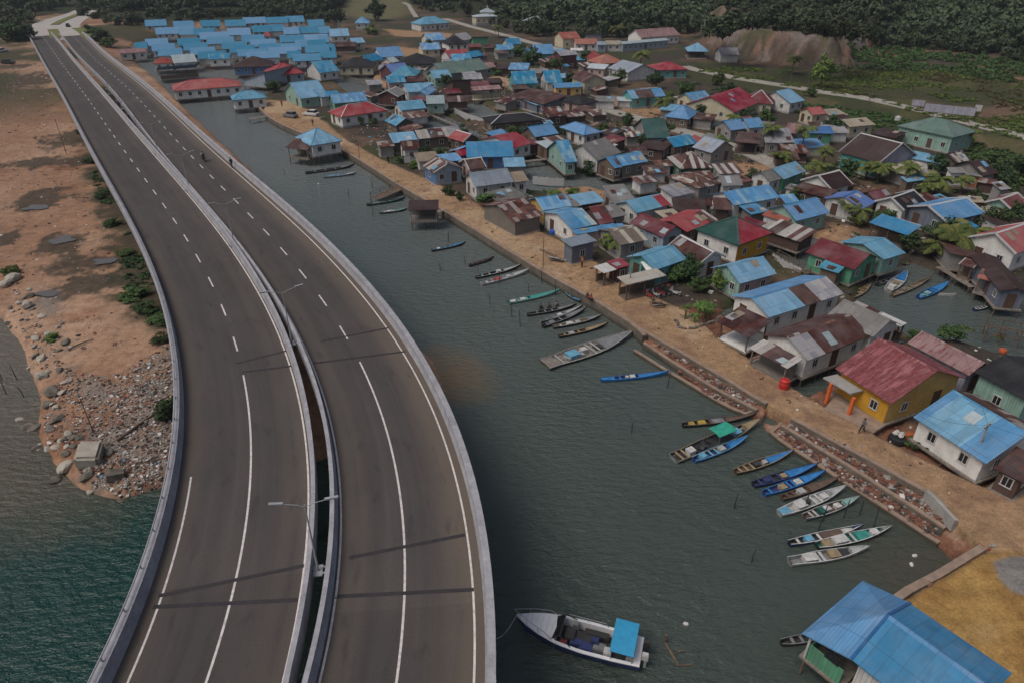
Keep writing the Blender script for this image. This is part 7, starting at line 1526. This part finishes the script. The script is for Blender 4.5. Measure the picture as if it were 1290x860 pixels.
p_ = sample([(1075, 88), (1040, 96), (1075, 66), (1110, 58), (1180, 66), (1300, 78), (1400, 100), (1400, 150), (1290, 110), (1180, 92)], 700, 5, dens=lambda x, y: sst(fbm(x, y, 18, 5), .42, .6)); mass('scrub', 'green and rusty scrub on the slope between the road and the forest', p_, rg(len(p_), .8, 2.2), 'leaf', CRS, (.5, .9), .3, 'scrub')
p_ = sample([(880, 92), (1000, 112), (1100, 128), (1290, 178), (1400, 210), (1400, 100), (1290, 90), (1075, 90), (1000, 90), (880, 80)], 1700, 6, dens=lambda x, y: sst(fbm(x, y, 14, 7), .44, .58)); mass('scrub', 'yellow green scrub in the field beside the pale road', p_, rg(len(p_), .4, 1.3), 'leaf_light', CRS, (.4, .8), .2, 'scrub')
p_ = sample([(1010, 130), (1100, 142), (1170, 156), (1160, 175), (1100, 165), (1030, 148), (940, 128), (870, 116), (850, 104), (900, 106)], 420, 7, dens=lambda x, y: sst(fbm(x, y, 9, 9), .4, .55)); mass('scrub', 'green weeds between the pale road and the eastern houses', p_, rg(len(p_), .5, 1.5), 'leaf', CRS, (.4, .8), .2, 'scrub')
p_ = sample([(1215, 175), (1300, 205), (1400, 260), (1400, 330), (1290, 250), (1225, 210)], 260, 8); mass('scrub', 'dark green scrub behind the houses at the right edge', p_, rg(len(p_), .7, 2.0), 'leaf', CRS, (.5, .8), .3, 'scrub')
p_ = sample([(440, 178), (700, 296), (870, 392), (1000, 470), (1250, 590), (1290, 540), (1290, 260), (1100, 200), (800, 130), (640, 80), (440, 110)], 420, 9, dens=lambda x, y: sst(fbm(x, y, 7, 13), .55, .65)); mass('weeds', 'weeds and low bushes growing between the village houses', p_, rg(len(p_), .25, .8), 'leaf', CRS, (.5, .9), .3, 'weeds')
p_ = sample([(85, 110), (104, 150), (112, 210), (140, 290), (160, 370), (200, 420), (250, 420), (160, 200), (120, 110)], 420, 10, dens=lambda x, y: sst(fbm(x, y, 7, 17), .52, .6)); mass('weeds', 'dark weeds in the strip along the foot of the bridge', p_, rg(len(p_), .3, .9), 'leaf_dark', CRS, (.4, .8), .2, 'weeds')
p_ = sample([(885, 52), (960, 62), (1075, 72), (1085, 58), (1055, 46), (960, 36)], 300, 11, dens=lambda x, y: sst(fbm(x, y, 9, 15), .48, .58)); mass('scrub', 'dark bushes clinging to the bare cut slope', p_, rg(len(p_), .8, 2.2), 'leaf_dark', CRS, (.5, .9), .2, 'scrub')

p_ = sample([(880, 92), (1000, 110), (1100, 126), (1290, 176), (1400, 206), (1400, 100), (1290, 92), (1075, 90), (1000, 88), (880, 80)], 700, 16, dens=lambda x, y: sst(fbm(x, y, 20, 27), .5, .62)); mass('scrub', 'dry brown and yellow bushes in the field below the cut slope', p_, rg(len(p_), .3, 1.1), 'leaf_dry', CRS, (.4, .8), .2, 'scrub')

p_ = sample([(880, 40), (895, 66), (960, 78), (1010, 84), (1072, 86), (1092, 66), (1110, 56), (1180, 20), (1000, 6), (900, 10)], 520, 17, dens=lambda x, y: sst(sdist(np.stack([x, y], 1), CUTB) + 5 * fbm(x, y, 7, 33), 10, 13)); mass('forest', 'dark forest standing on top of the bare cut slope', p_, rg(len(p_), 2.4, 5.0), 'leaf_forest', CRM, lift=.5)
# ------------------------------------------------------------------ people
plain('skin', (.20, .105, .065), .6, .05); plain('hair', (.012, .010, .009), .6, .1)
for n_, c_ in (('cl_white', (.5, .5, .5)), ('cl_black', (.02, .02, .025)), ('cl_orange', (.5, .14, .03)), ('cl_blue', (.05, .12, .32)), ('cl_grey', (.15, .15, .16)), ('cl_red', (.32, .03, .03)), ('cl_brown', (.10, .06, .04))): plain(n_, c_, .8, .1)
POSE = {   # joints in metres, x to the side, y forward
 'stand': dict(pel=(0, 0, .92), che=(0, .02, 1.28), nec=(0, .02, 1.46), hd=(0, .04, 1.60), top=(0, .03, 1.70), hl=(.09, 0, .88), kl=(.10, .03, .48), al=(.10, 0, .09), tl=(.11, .15, .04), hr=(-.09, 0, .88), kr=(-.10, .02, .48), ar=(-.11, -.02, .09), tr=(-.12, .13, .04),
               sl=(.18, .01, 1.40), el=(.23, -.02, 1.12), wl=(.23, .06, .88), ml=(.23, .09, .78), sr=(-.18, .01, 1.40), er=(-.24, -.02, 1.12), wr=(-.23, .07, .88), mr=(-.23, .10, .78)),
 'walk': dict(pel=(0, 0, .91), che=(0, .05, 1.27), nec=(0, .07, 1.45), hd=(0, .10, 1.59), top=(0, .09, 1.69), hl=(.09, 0, .87), kl=(.10, .20, .49), al=(.10, .26, .10), tl=(.10, .41, .07), hr=(-.09, 0, .87), kr=(-.09, -.02, .46), ar=(-.09, -.32, .16), tr=(-.09, -.22, .05),
              sl=(.18, .04, 1.39), el=(.22, -.12, 1.14), wl=(.21, -.10, .90), ml=(.21, -.07, .81), sr=(-.18, .04, 1.39), er=(-.22, .10, 1.13), wr=(-.20, .28, .97), mr=(-.19, .35, .91)),
 'sit': dict(pel=(0, 0, .12), che=(0, .10, .48), nec=(0, .14, .64), hd=(0, .18, .78), top=(0, .17, .88), hl=(.09, .02, .12), kl=(.16, .40, .42), al=(.14, .42, .08), tl=(.14, .56, .04), hr=(-.09, .02, .12), kr=(-.16, .40, .42), ar=(-.14, .42, .08), tr=(-.14, .56, .04),
             sl=(.18, .12, .60), el=(.24, .28, .40), wl=(.15, .44, .44), ml=(.09, .48, .42), sr=(-.18, .12, .60), er=(-.24, .28, .40), wr=(-.15, .44, .44), mr=(-.09, .48, .42)),
 'ride': dict(pel=(0, 0, .80), che=(0, .08, 1.15), nec=(0, .12, 1.32), hd=(0, .16, 1.46), top=(0, .15, 1.56), hl=(.10, .02, .79), kl=(.20, .40, .66), al=(.20, .28, .30), tl=(.20, .42, .27), hr=(-.10, .02, .79), kr=(-.20, .40, .66), ar=(-.20, .28, .30), tr=(-.20, .42, .27),
              sl=(.18, .11, 1.27), el=(.26, .30, 1.08), wl=(.25, .52, 1.04), ml=(.24, .60, 1.04), sr=(-.18, .11, 1.27), er=(-.26, .30, 1.08), wr=(-.25, .52, 1.04), mr=(-.24, .60, 1.04))}
def body_mesh(pose, shirt, trousers):
    J = POSE[pose]; names = list(J); E = [('pel', 'che'), ('che', 'nec'), ('nec', 'hd'), ('hd', 'top')]
    for s_ in 'lr': E += [('pel', 'h' + s_), ('h' + s_, 'k' + s_), ('k' + s_, 'a' + s_), ('a' + s_, 't' + s_), ('che', 's' + s_), ('s' + s_, 'e' + s_), ('e' + s_, 'w' + s_), ('w' + s_, 'm' + s_)]
    rad = dict(pel=.14, che=.15, nec=.055, hd=.095, top=.07, h=.10, k=.065, a=.045, t=.04, s=.075, e=.05, w=.035, m=.04)
    me = bpy.data.meshes.new('b'); me.from_pydata([J[n] for n in names], [(names.index(a), names.index(b_)) for a, b_ in E], []); o = bpy.data.objects.new('b', me); COL.objects.link(o)
    md = o.modifiers.new('s', 'SKIN'); md.use_smooth_shade = True
    for i, n in enumerate(names):
        r_ = rad.get(n, rad.get(n[0])); v = me.skin_vertices[0].data[i]; v.radius = (r_ * (1.15 if n in ('che', 'pel') else 1), r_ * (.72 if n in ('che', 'pel') else 1)); v.use_root = n == 'pel'
    o.modifiers.new('d', 'SUBSURF').levels = 1
    dg = bpy.context.evaluated_depsgraph_get(); out = bpy.data.meshes.new_from_object(o.evaluated_get(dg)); bpy.data.objects.remove(o); out.name = 'body'
    out.materials.clear()
    for m_ in ('skin', shirt, trousers): out.materials.append(mat(m_))
    seg = {'nec': 0, 'hd': 0}
    P = {n: Vector(J[n]) for n in names}
    def region(c):
        best = None
        for a, b_ in E:
            d = P[b_] - P[a]; t = max(0, min(1, (c - P[a]).dot(d) / d.length_squared)); q = (c - P[a] - d * t).length
            if best is None or q < best[0]: best = (q, a, b_, t)
        _, a, b_, t = best
        if a in ('nec', 'hd') or b_[0] in 'mt' and b_ != 'top' or a[0] == 'w': return 0
        if a == 'pel' and b_ == 'che': return 1 if t > .12 else 2
        if a in ('che',) or b_ == 'che': return 1
        if a[0] == 's': return 1
        if a[0] == 'e' and a != 'che': return 0
        return 2 if not (a[0] == 'a') else 0
    for f in out.polygons: f.material_index = region(f.center); f.use_smooth = True
    hm = bmesh.new(); bmesh.ops.create_icosphere(hm, subdivisions=2, radius=.108); c = P['hd'] + Vector((0, -.012, .035))
    for v in list(hm.verts):
        if v.co.y > .045 and v.co.z < .04: v.co.y = .0; v.co.z += .02
        v.co.z *= .95; v.co += c
    ha = bpy.data.meshes.new('hair'); hm.to_mesh(ha); hm.free(); ha.materials.append(mat('hair'))
    nb = MB(); nb.box(P['hd'] + Vector((0, .105, .0)), (.03, .04, .05)); nb.box(P['hd'] + Vector((.035, .098, .03)), (.03, .012, .014)); nb.box(P['hd'] + Vector((-.035, .098, .03)), (.03, .012, .014)); nb.box(P['hd'] + Vector((0, .098, -.05)), (.05, .012, .012))
    return out, ha, nb.mesh('face', 'skin')
BODIES = {}
def person(p, rz, pose, shirt, trousers, label, group=None):
    k = (pose, shirt, trousers)
    if k not in BODIES: BODIES[k] = body_mesh(*k)
    t = thing('person', label, 'person', p, rz, group); put('body', BODIES[k][0], t); put('hair', BODIES[k][1], t); put('face', BODIES[k][2], t); return t
def PG(x, y, z=None): return on_ground(x, y) if z is None else G(x, y, z)
person(PG(1085, 545), 2.1, 'walk', 'cl_grey', 'cl_black', 'person in grey walking before the yellow house')
person(PG(741, 376, 1.4), 2.4, 'sit', 'cl_black', 'cl_brown', 'left one of two people crouching on the seawall'); person(PG(745.5, 378, 1.4), 2.2, 'sit', 'cl_red', 'cl_black', 'right one of two people crouching on the seawall, in red')
person(PG(489.5, 207), .6, 'stand', 'cl_black', 'cl_black', 'person in black standing on the promenade by the bush'); person(PG(394.5, 159), 1.0, 'walk', 'cl_brown', 'cl_black', 'person walking on the sand near the red hipped house')
person(PG(355.5, 135), .4, 'stand', 'cl_red', 'cl_black', 'person on the promenade near the mint house'); person(PG(561.5, 246), 1.2, 'stand', 'cl_orange', 'cl_black', 'person in orange beside the bush before the blue fronted house')
person(PG(733, 337), 2.0, 'stand', 'cl_orange', 'cl_black', 'person in orange near the slate grey box shed')
bd = POSE
for (x, y, lab, sh) in ((680, 390.5, 'leftmost of three people sitting in the grey boat', 'cl_black'), (690, 389, 'middle one of three people sitting in the grey boat', 'cl_brown'), (699.5, 387, 'rightmost of three people sitting in the grey boat', 'cl_grey')):
    person(G(x, y, .12), -1.2, 'sit', sh, 'cl_black', lab)

# ------------------------------------------------------------------ motorbikes and cars
def torus(R_, r_, n=14, k=6):
    mb = MB()
    for i in range(n):
        a = 6.283 * i / n
        for j in range(k): b_ = 6.283 * j / k; mb.v.append(((R_ + r_ * math.cos(b_)) * math.cos(a), r_ * math.sin(b_), (R_ + r_ * math.cos(b_)) * math.sin(a)))
    for i in range(n):
        for j in range(k): mb.f.append((i * k + j, i * k + (j + 1) % k, ((i + 1) % n) * k + (j + 1) % k, ((i + 1) % n) * k + j)); mb.m.append(0)
    for j in range(4): a = .785 * j; mb.bar((-R_ * math.cos(a), 0, -R_ * math.sin(a)), (R_ * math.cos(a), 0, R_ * math.sin(a)), .02, mi=1)
    return mb
plain('tyre', (.015, .015, .016), .85, .1)
WHL = torus(.25, .055).mesh('wheel', ['tyre', 'steel_pale'])
def motorbike(p, rz, paint, label, group=None):
    """forward is +y"""
    t = thing('motorbike', label, 'motorbike', p, rz, group)
    for y in (-.6, .62): o = put('wheel', WHL, t, (0, y, .3), math.pi / 2)
    b_ = MB(); b_.box((0, -.05, .42), (.2, .7, .22)); b_.bar((0, .35, .45), (0, .48, .95), .14, .1); b_.bar((0, .3, .42), (0, -.1, .5), .18, .12); b_.box((0, -.45, .62), (.2, .6, .16)); b_.box((0, .62, .58), (.1, .36, .05)); b_.build('bodywork', paint, t)
    s_ = MB(); s_.box((0, -.25, .76), (.24, .75, .09)); s_.build('seat', 'tyre', t)
    h = MB(); h.bar((-.32, .42, 1.02), (.32, .42, 1.02), .04); h.bar((-.03, .48, .95), (-.04, .62, .3), .04); h.bar((.05, .48, .95), (.05, .62, .3), .04); h.bar((.08, -.1, .3), (.1, -.75, .36), .08); h.build('handlebar', 'steel_pale', t)
    l = MB(); l.box((0, .52, .9), (.14, .08, .12)); l.build('headlight', 'trim_white', t); return t
zb = RIGHT.p[nearest_i(RIGHT, G(257, 203, DECK))].z; pb_ = G(257, 203, zb + .0); dr = RIGHT.p[nearest_i(RIGHT, pb_)] - RIGHT.p[max(0, nearest_i(RIGHT, pb_) - 3)]; ang = math.atan2(dr.y, dr.x) - math.pi / 2 + math.pi
motorbike(pb_, ang, 'cl_black', 'dark motorbike carrying two riders along the right carriageway')
fw = Vector((-math.sin(ang), math.cos(ang), 0))
person(pb_ - fw * .1 + Vector((0, 0, .0)), ang, 'ride', 'cl_white', 'cl_black', 'rider in white steering the motorbike on the bridge'); person(pb_ - fw * .5 + Vector((0, 0, .02)), ang, 'ride', 'cl_black', 'cl_black', 'passenger in black sitting behind the motorbike rider on the bridge')
j = nearest_i(RIGHT, G(293, 206, DECK)); person(RIGHT.at(j, 3.6 * KW), .8, 'stand', 'cl_black', 'cl_black', 'person in black standing at the bridge barrier')
for i, (x, y, pt, lab) in enumerate(((818, 376, 'cl_red', 'red motorbike under the food stall eave, leftmost of the row'), (825, 374, 'cl_white', 'white motorbike second in the row beside the food stall'), (831, 372.5, 'cl_red', 'red motorbike third in the row beside the food stall'), (837, 371, 'cl_black', 'black motorbike at the right end of the row by the stall'), (850, 372, 'cl_white', 'white motorbike parked alone before the dense round bush'), (944, 207, 'cl_black', 'motorbike parked by the posts on the lane bend'))):
    motorbike(PG(x, y), .5 + i * .1, pt, lab, None)
def car(p, rz, paint, label, pickup=False, name='car', cat='car'):
    """forward is +x"""
    t = thing(name, label, cat, p, rz); L_, W_ = 4.2, 1.7
    def loft(sec, m_, n_):
        mb = MB(); k = len(sec[0][1])
        for x, pr in sec:
            for y, z in pr: mb.v.append((x, y, z))
        for i in range(len(sec) - 1):
            for j_ in range(k): mb.f.append((i * k + j_, i * k + (j_ + 1) % k, (i + 1) * k + (j_ + 1) % k, (i + 1) * k + j_)); mb.m.append(0)
        mb.f += [tuple(range(k)), tuple(range((len(sec) - 1) * k, len(sec) * k))[::-1]]; mb.m += [0, 0]; return mb.build(n_, m_, t)
    R_ = lambda w, z0, z1: [(-w, z0), (w, z0), (w * 1.03, (z0 + z1) / 2), (w * .92, z1), (-w * .92, z1), (-w * 1.03, (z0 + z1) / 2)]
    loft([(-2.1, R_(.74, .4, .78)), (-1.9, R_(.82, .26, .9)), (-.8, R_(.85, .24, .92)), (.7, R_(.85, .24, .92)), (1.7, R_(.82, .26, .82)), (2.1, R_(.7, .36, .66))], paint, 'body')
    x0, x1 = (-.1, .9) if pickup else (-1.5, .9)
    loft([(x0 - .25, R_(.72, .9, .93)), (x0 + .1, R_(.66, .9, 1.42)), (x1 - .65, R_(.66, .9, 1.45)), (x1, R_(.72, .9, .93))], 'glass_dark', 'window')
    q = MB(); q.box(((x0 + x1 - .5) / 2, 0, 1.45), (x1 - x0 - .7, 1.22, .05)); q.build('roof', paint, t)
    for x in (-1.3, 1.3):
        for y in (-.8, .8): o = put('wheel', WHL, t, (x, y, .3), 0, 1.1)
    for y in (-.55, .55): q = MB(); q.box((2.06, y, .6), (.08, .3, .14)); q.build('headlight', 'trim_white', t)
    return t
car(G(86, 34, 3.75), 2.2, 'cl_black', 'dark pickup car driving on the far approach road', True); car(PG(11, 81), .1, 'cl_black', 'black car parked on the sandy ground at the left edge'); car(PG(3, 66), 1.2, 'cl_white', 'whitish car parked under the trees at the left edge')
car(PG(392, 146), 2.8, 'cl_white', 'white car parked under the lean-to near the red hipped house'); car(PG(366, 148), 2.6, 'cl_grey', 'grey car parked on the promenade near the round trees')

# ------------------------------------------------------------------ poles
def pole(x, y, xt, yt, label, m_='concrete', r_=.11, arm=True, lamp=False, name='utility_pole'):
    p = on_ground(x, y); lo, hi = 1.0, 14.0
    for _ in range(40):
        mid = (lo + hi) / 2
        if proj(p + Vector((0, 0, mid)))[1] > yt: lo = mid
        else: hi = mid
    h = lo; t = thing(name, label, 'utility pole', p); b_ = MB(); b_.tube([(0, 0, -.5), (0, 0, h * .5), (0, 0, h)], [r_, r_ * .85, r_ * .65], 8); b_.build('shaft', m_, t)
    if arm:
        a = MB(); a.box((0, 0, h - .25), (1.1, .08, .08), .6); a.build('crossarm', 'timber', t)
        for k in (-.45, 0, .45): q = MB(); q.tube([(k * math.cos(.6), k * math.sin(.6), h - .2), (k * math.cos(.6), k * math.sin(.6), h - .05)], .035, 6); q.build('insulator', 'trim_white', t)
    if lamp: q = MB(); q.tube([(0, 0, h - .3), (.5, 0, h)], .03, 5); q.box((.7, 0, h), (.45, .14, .07)); q.build('lamp_head', 'steel_pale', t)
    return p + Vector((0, 0, h - .15))
pt_ = pole(1216, 600, 1244, 533, 'concrete utility pole before the white house with blue front roof')
pole(957, 192, 960, 160, 'pale lamp pole on the lane beside the coconut palm', 'steel_pale', .09, False, True); pole(636, 130, 636, 100, 'slim pole beside the open veranda hall', 'steel_pale', .07, False); pole(675, 103, 675, 82, 'slim pole on the sandy street before the teal gable', 'steel_pale', .07)
pole(792, 372, 792, 320, 'pale wooden pole at the corner of the food stall', 'timber_grey', .07, False); pole(684, 340, 683, 300, 'bare pole on the promenade before the slate shed', 'timber', .06, False); pole(453, 200, 454, 178, 'short pole on the promenade near the bright blue stilt house', 'timber', .06, False)
pole(1089, 152, 1090, 118, 'dark pole beside the pale road, left of the billboard', 'timber', .09); pole(995, 108, 996, 84, 'dark pole at the foot of the lone palm', 'timber', .08); pole(886, 42, 886, 20, 'tall pale mast at the top of the cut slope', 'steel_pale', .12); pole(1174, 150, 1176, 112, 'dark pole right of the billboard at the pale road', 'timber', .09)
pole(1016, 114, 1017, 92, 'dark pole where the dirt track leaves the pale road', 'timber', .08); pole(799, 142, 800, 118, 'slim pole before the teal patchwork house', 'steel_pale', .06, False); pole(1023, 405, 1024, 372, 'thin pole between the light blue roof and the long house', 'timber_grey', .05, False); pole(84, 195, 83, 150, 'thin dark pole in the scrub along the foot of the bridge', 'timber', .07, False)
pole(118, 545, 100, 490, 'leaning thin pole standing in the rubble', 'timber', .05, False)
w = MB()                                                         # the sagging cables from the near pole
for k, e in enumerate((Vector((60, 95, 7)), Vector((34, 49, 5.5)), Vector((52, 38, 7)))):
    a = pt_; w.tube([a.lerp(e, i / 10) - Vector((0, 0, 1.0 * math.sin(math.pi * i / 10))) for i in range(11)], .012, 4)
tag(w.build('cable', 'tyre'), 'dark sagging cables running from the concrete utility pole', 'cable')

# ------------------------------------------------------------------ yellow house porch, tanks, signs and small things
def P0(x, y, z): return TP('Q1', x, y) and G(*TP('Q1', x, y), z)
house_y = [o for o in bpy.data.objects if o.get('label', '').startswith('yellow house with a faded pink')][0]
bpy.context.view_layer.update(); Mi = house_y.matrix_world.inverted()
zt = 3.3; c4 = [Mi @ P0(x, y, zt) for x, y in ((-15, 385), (165, 490), (245, 470), (75, 365))]
q = MB(); u = Vector((0, 0, .14)); q.add(c4 + [v - u for v in c4], ((0, 1, 2, 3), (7, 6, 5, 4), (0, 4, 5, 1), (1, 5, 6, 2), (2, 6, 7, 3), (3, 7, 4, 0))); q.build('porch_roof', 'concrete', house_y)
for x, y in ((8, 535), (150, 632), (86, 470), (232, 560)):
    p = Mi @ P0(x, y, 1.2); q = MB(); q.bar(p - Vector((0, 0, .3)), p + Vector((0, 0, 2.0)), .28, .28); q.build('porch_pillar', 'orange_post', house_y)
q = MB(); c4 = [Mi @ P0(x, y, 1.32) for x, y in ((-10, 590), (120, 655), (310, 745), (395, 690), (230, 600), (85, 480))]; k = len(c4); q.add(c4 + [v - Vector((0, 0, .3)) for v in c4], [tuple(range(k)), tuple(range(k, 2 * k))[::-1]] + [(i, k + i, k + (i + 1) % k, (i + 1) % k) for i in range(k)]); q.build('porch_floor', 'kerb_concrete', house_y)
def tank(x, y, r_, h, m_, label, lid=None, tile=None, name='water_tank', cat='water tank'):
    if tile: x, y = TP(tile, x, y)
    t = thing(name, label, cat, on_ground(x, y)); b_ = MB(); n = 16
    b_.tube([(0, 0, 0), (0, 0, h * .3), (0, 0, h * .32), (0, 0, h * .6), (0, 0, h * .62), (0, 0, h * .88), (0, 0, h)], [r_, r_, r_ * 1.04, r_ * 1.04, r_, r_ * .98, r_ * .55], n); b_.build('tank', m_, t, smooth=False)
    c_ = MB(); c_.tube([(0, 0, h), (0, 0, h + .07)], r_ * .4, 12); c_.build('lid', lid or m_, t); return t
plain('plastic_red', (.45, .03, .025), .4, .08); plain('plastic_orange', (.42, .10, .04), .5, .12); plain('plastic_blue', (.03, .10, .38), .4, .1); plain('plastic_black', (.02, .02, .022), .5, .1)
tank(987, 488, .5, 1.05, 'plastic_red', 'bright red water tank on the edge of the promenade'); tank(1148, 556, .62, .75, 'plastic_orange', 'faded orange tub tank beside the yellow house'); tank(1129, 556, .75, .6, 'plastic_black', 'black tub heaped with white sacks before the yellow house')
s_ = on_ground(1129, 555)
for i, (dx, dy) in enumerate(((-.25, .1), (.3, .0), (.05, -.3), (.0, .3))):
    b_ = MB(); b_.box((0, 0, 0), (.5, .42, .32), .4 * i); me = b_.mesh('sack', 'lit_white'); bm = bmesh.new(); bm.from_mesh(me); bmesh.ops.bevel(bm, geom=bm.edges[:], offset=.12, segments=2, affect='EDGES'); bm.to_mesh(me); bm.free()
    tag(put('sack', me, None, s_ + Vector((dx, dy, .82))), 'white sack heaped on the black tub before the yellow house', 'sack', 'white sacks on the black tub')
for i, (x, y) in enumerate(((1199, 580), (1204, 581), (1201, 577))): tank(x, y, .28, .7, 'plastic_blue', 'blue plastic drum by the door of the white house with blue front roof', name='drum', cat='drum').__setitem__('group', 'blue drums by the white house')
tank(696, 295, .5, .7, 'plastic_blue', 'blue tub at the corner of the bright blue roofed house'); tank(1130, 154, .7, 1.4, 'b_white', 'white tank on the grass left of the sage green roof'); tank(1093, 316, .35, .8, 'plastic_blue', 'blue drum on the creek bank below the open shelter', name='drum', cat='drum'); tank(1262, 445, .4, .6, 'plastic_orange', 'orange pot by the black roof')
def board(x, y, w_, h, z, label, m_, rz, name='sign_board', cat='sign', posts=2, back='timber'):
    t = thing(name, label, cat, on_ground(x, y), rz); q = MB(); q.box((0, 0, z + h / 2), (w_, .06, h)); q.build('panel', m_, t)
    f_ = MB()
    for s_ in (-1, 1): f_.box((s_ * w_ / 2, 0, z + h / 2), (.08, .09, h + .08)); f_.box((0, 0, z + h / 2 + s_ * h / 2), (w_, .09, .08))
    f_.build('frame', back, t)
    for i in range(posts):
        q = MB(); x_ = (-.5 + (i + .5) / posts) * w_ if posts > 1 else 0; q.tube([(x_, .08, -.4), (x_, .08, z + h)], .05, 6); q.build('post', back, t)
board(514, 212, 1.4, 1.4, 1.0, 'small square white notice board beside the promenade', 'trim_white', .3)
board(1192, 152, 11, 2.0, 1.6, 'long pale lilac billboard beside the pale road', 'wall_lilac', -.55, posts=5); board(1154, 140, 3.0, 1.6, 1.2, 'pale square board left of the long billboard', 'wall_lilac', -.5); board(1228, 150, 1.6, 1.6, 1.8, 'small white board right of the long billboard', 'trim_white', -.4)
# scattered posts of unfinished stilts and driftwood
t = tag(MB().build('x', 'timber'), None) if False else None
for i, (a, b_, lab) in enumerate((((148, 556), (198, 520), 'long dark driftwood trunk lying on the rubble near the round bush'), ((86, 442), (118, 428), 'thin dark branch lying on the sand above the rubble'), ((50, 502), (80, 482), 'pale plank lying across the rubble near the water'))):
    A, B = on_ground(*a), on_ground(*b_); q = MB(); up = Vector((0, 0, .15)); q.tube([A + up, A.lerp(B, .4) + up + Vector((.1, .1, .1)), B + up], [.16 - .05 * i, .12 - .03 * i, .05], 7); tag(q.build('driftwood', 'timber' if i < 2 else 'timber_grey'), lab, 'driftwood')
q = MB(); A, B, C_ = G(838, 808, .05), G(855, 838, .05), G(872, 836, .05); q.tube([A, B], .09, 6); q.tube([B, C_], .06, 6); q.tube([A.lerp(B, .5), A.lerp(B, .5) + Vector((.9, .2, .1))], .04, 5); q.tube([A, A + Vector((0, 0, .7))], .09, 6); tag(q.build('driftwood', 'timber'), 'half sunken timber frame floating right of the speedboat', 'driftwood')
for x, y, lab in ((1152, 700, 'white float on the water near the quay corner, upper one'), (1148, 711, 'white foam scrap on the water near the quay corner, lower one'), (864, 786, 'pale float on the water right of the speedboat'), (401, 232, 'white float below the bright blue stilt house')):
    b_ = MB(); b_.tube([(-.18, 0, .02), (-.1, 0, .06), (.1, 0, .06), (.18, 0, .02)], [.06, .13, .13, .06], 8); tag(put('float', b_.mesh('float', 'lit_white'), None, G(x, y, 0), rr.uniform(0, 3)), lab, 'float')
# stacked timber, benches and clutter by the houses
r5 = random.Random(55); heap = []
for i in range(3):
    b_ = MB()
    for k in range(9): b_.box((r5.uniform(-.4, .4), r5.uniform(-.35, .35), .08 + k * .05), (r5.uniform(.9, 1.9), .16, .05), r5.uniform(-.35, .35), r5.randrange(3), r5.uniform(-.06, .06))
    heap.append(b_.mesh('planks', ['timber', 'timber_grey', 'lit_grey']))
HP = [(828, 386, 'beside the motorbikes'), (1030, 300, 'on the orange bank by the mint plank house'), (1075, 300, 'left of the young palm and the open shelter'), (930, 205, 'on the yellow sand yard'), (1150, 345, 'on the mud behind the lagoon boats'), (1128, 338, 'above the lagoon boats'), (760, 352, 'before the white stall awning'), (700, 330, 'left of the slate grey shed'), (590, 300, 'beside the spreading tree'), (655, 256, 'behind the white plank shed'), (745, 232, 'at the edge of the dirt square'), (905, 178, 'on the lane by the grey house'), (640, 128, 'before the veranda hall'), (405, 150, 'by the white car'), (470, 100, 'in the sandy yard'), (1105, 330, 'below the open shelter'), (930, 398, 'by the wide rusty porch'), (955, 455, 'before the striped awning'), (1180, 560, 'by the flowering shrub'), (880, 330, 'behind the dense bush'), (980, 285, 'beside the white hut with the awning'), (815, 258, 'on the mud by the white shack')]
for i, (x, y, where) in enumerate(HP):
    o = put('plank_heap', heap[i % 3], None, on_ground(x, y), r5.uniform(0, 3), r5.uniform(.8, 1.3)); tag(o, 'heap of weathered planks ' + where, 'plank heap')
# mosque: one building, finial on top
top_ = [o for o in bpy.data.objects if o.get('label', '').startswith('mosque upper')][0]; base_ = [o for o in bpy.data.objects if o.get('label', '').startswith('mosque base')][0]
bpy.context.view_layer.update()
for ch in list(top_.children):
    mw = ch.matrix_world.copy(); ch.parent = base_; ch.matrix_world = mw
    if ch.name.split('.')[0] in ('roof', 'wall'): ch.name = 'upper_' + ch.name.split('.')[0]
q = MB(); c = base_.matrix_world.inverted() @ (top_.matrix_world @ Vector((0, 0, 2.6))); q.tube([c, c + Vector((0, 0, 1.2)), c + Vector((0, 0, 1.5)), c + Vector((0, 0, 2.4))], [.35, .2, .3, .03], 8); q.build('finial', 'trim_white', base_)
bpy.data.objects.remove(top_); base_['label'] = 'cream mosque with a pale tiered roof and finial below the forest'

# ------------------------------------------------------------------ the humid air over the valley
hz = MB(); hz.box((0, 650, 60), (2400, 1500, 180), 0)
m = bpy.data.materials.new('haze'); m.use_nodes = True; nt = m.node_tree; nt.nodes.clear()
out = nt.nodes.new('ShaderNodeOutputMaterial'); pv = nt.nodes.new('ShaderNodeVolumePrincipled'); pv.inputs['Color'].default_value = (.78, .86, .95, 1); pv.inputs['Density'].default_value = .00016; pv.inputs['Anisotropy'].default_value = .2
nt.links.new(pv.outputs[0], out.inputs['Volume']); o = hz.build('haze', m); tag(o, 'thin pale humid haze over the village and forest', 'haze', kind='stuff')
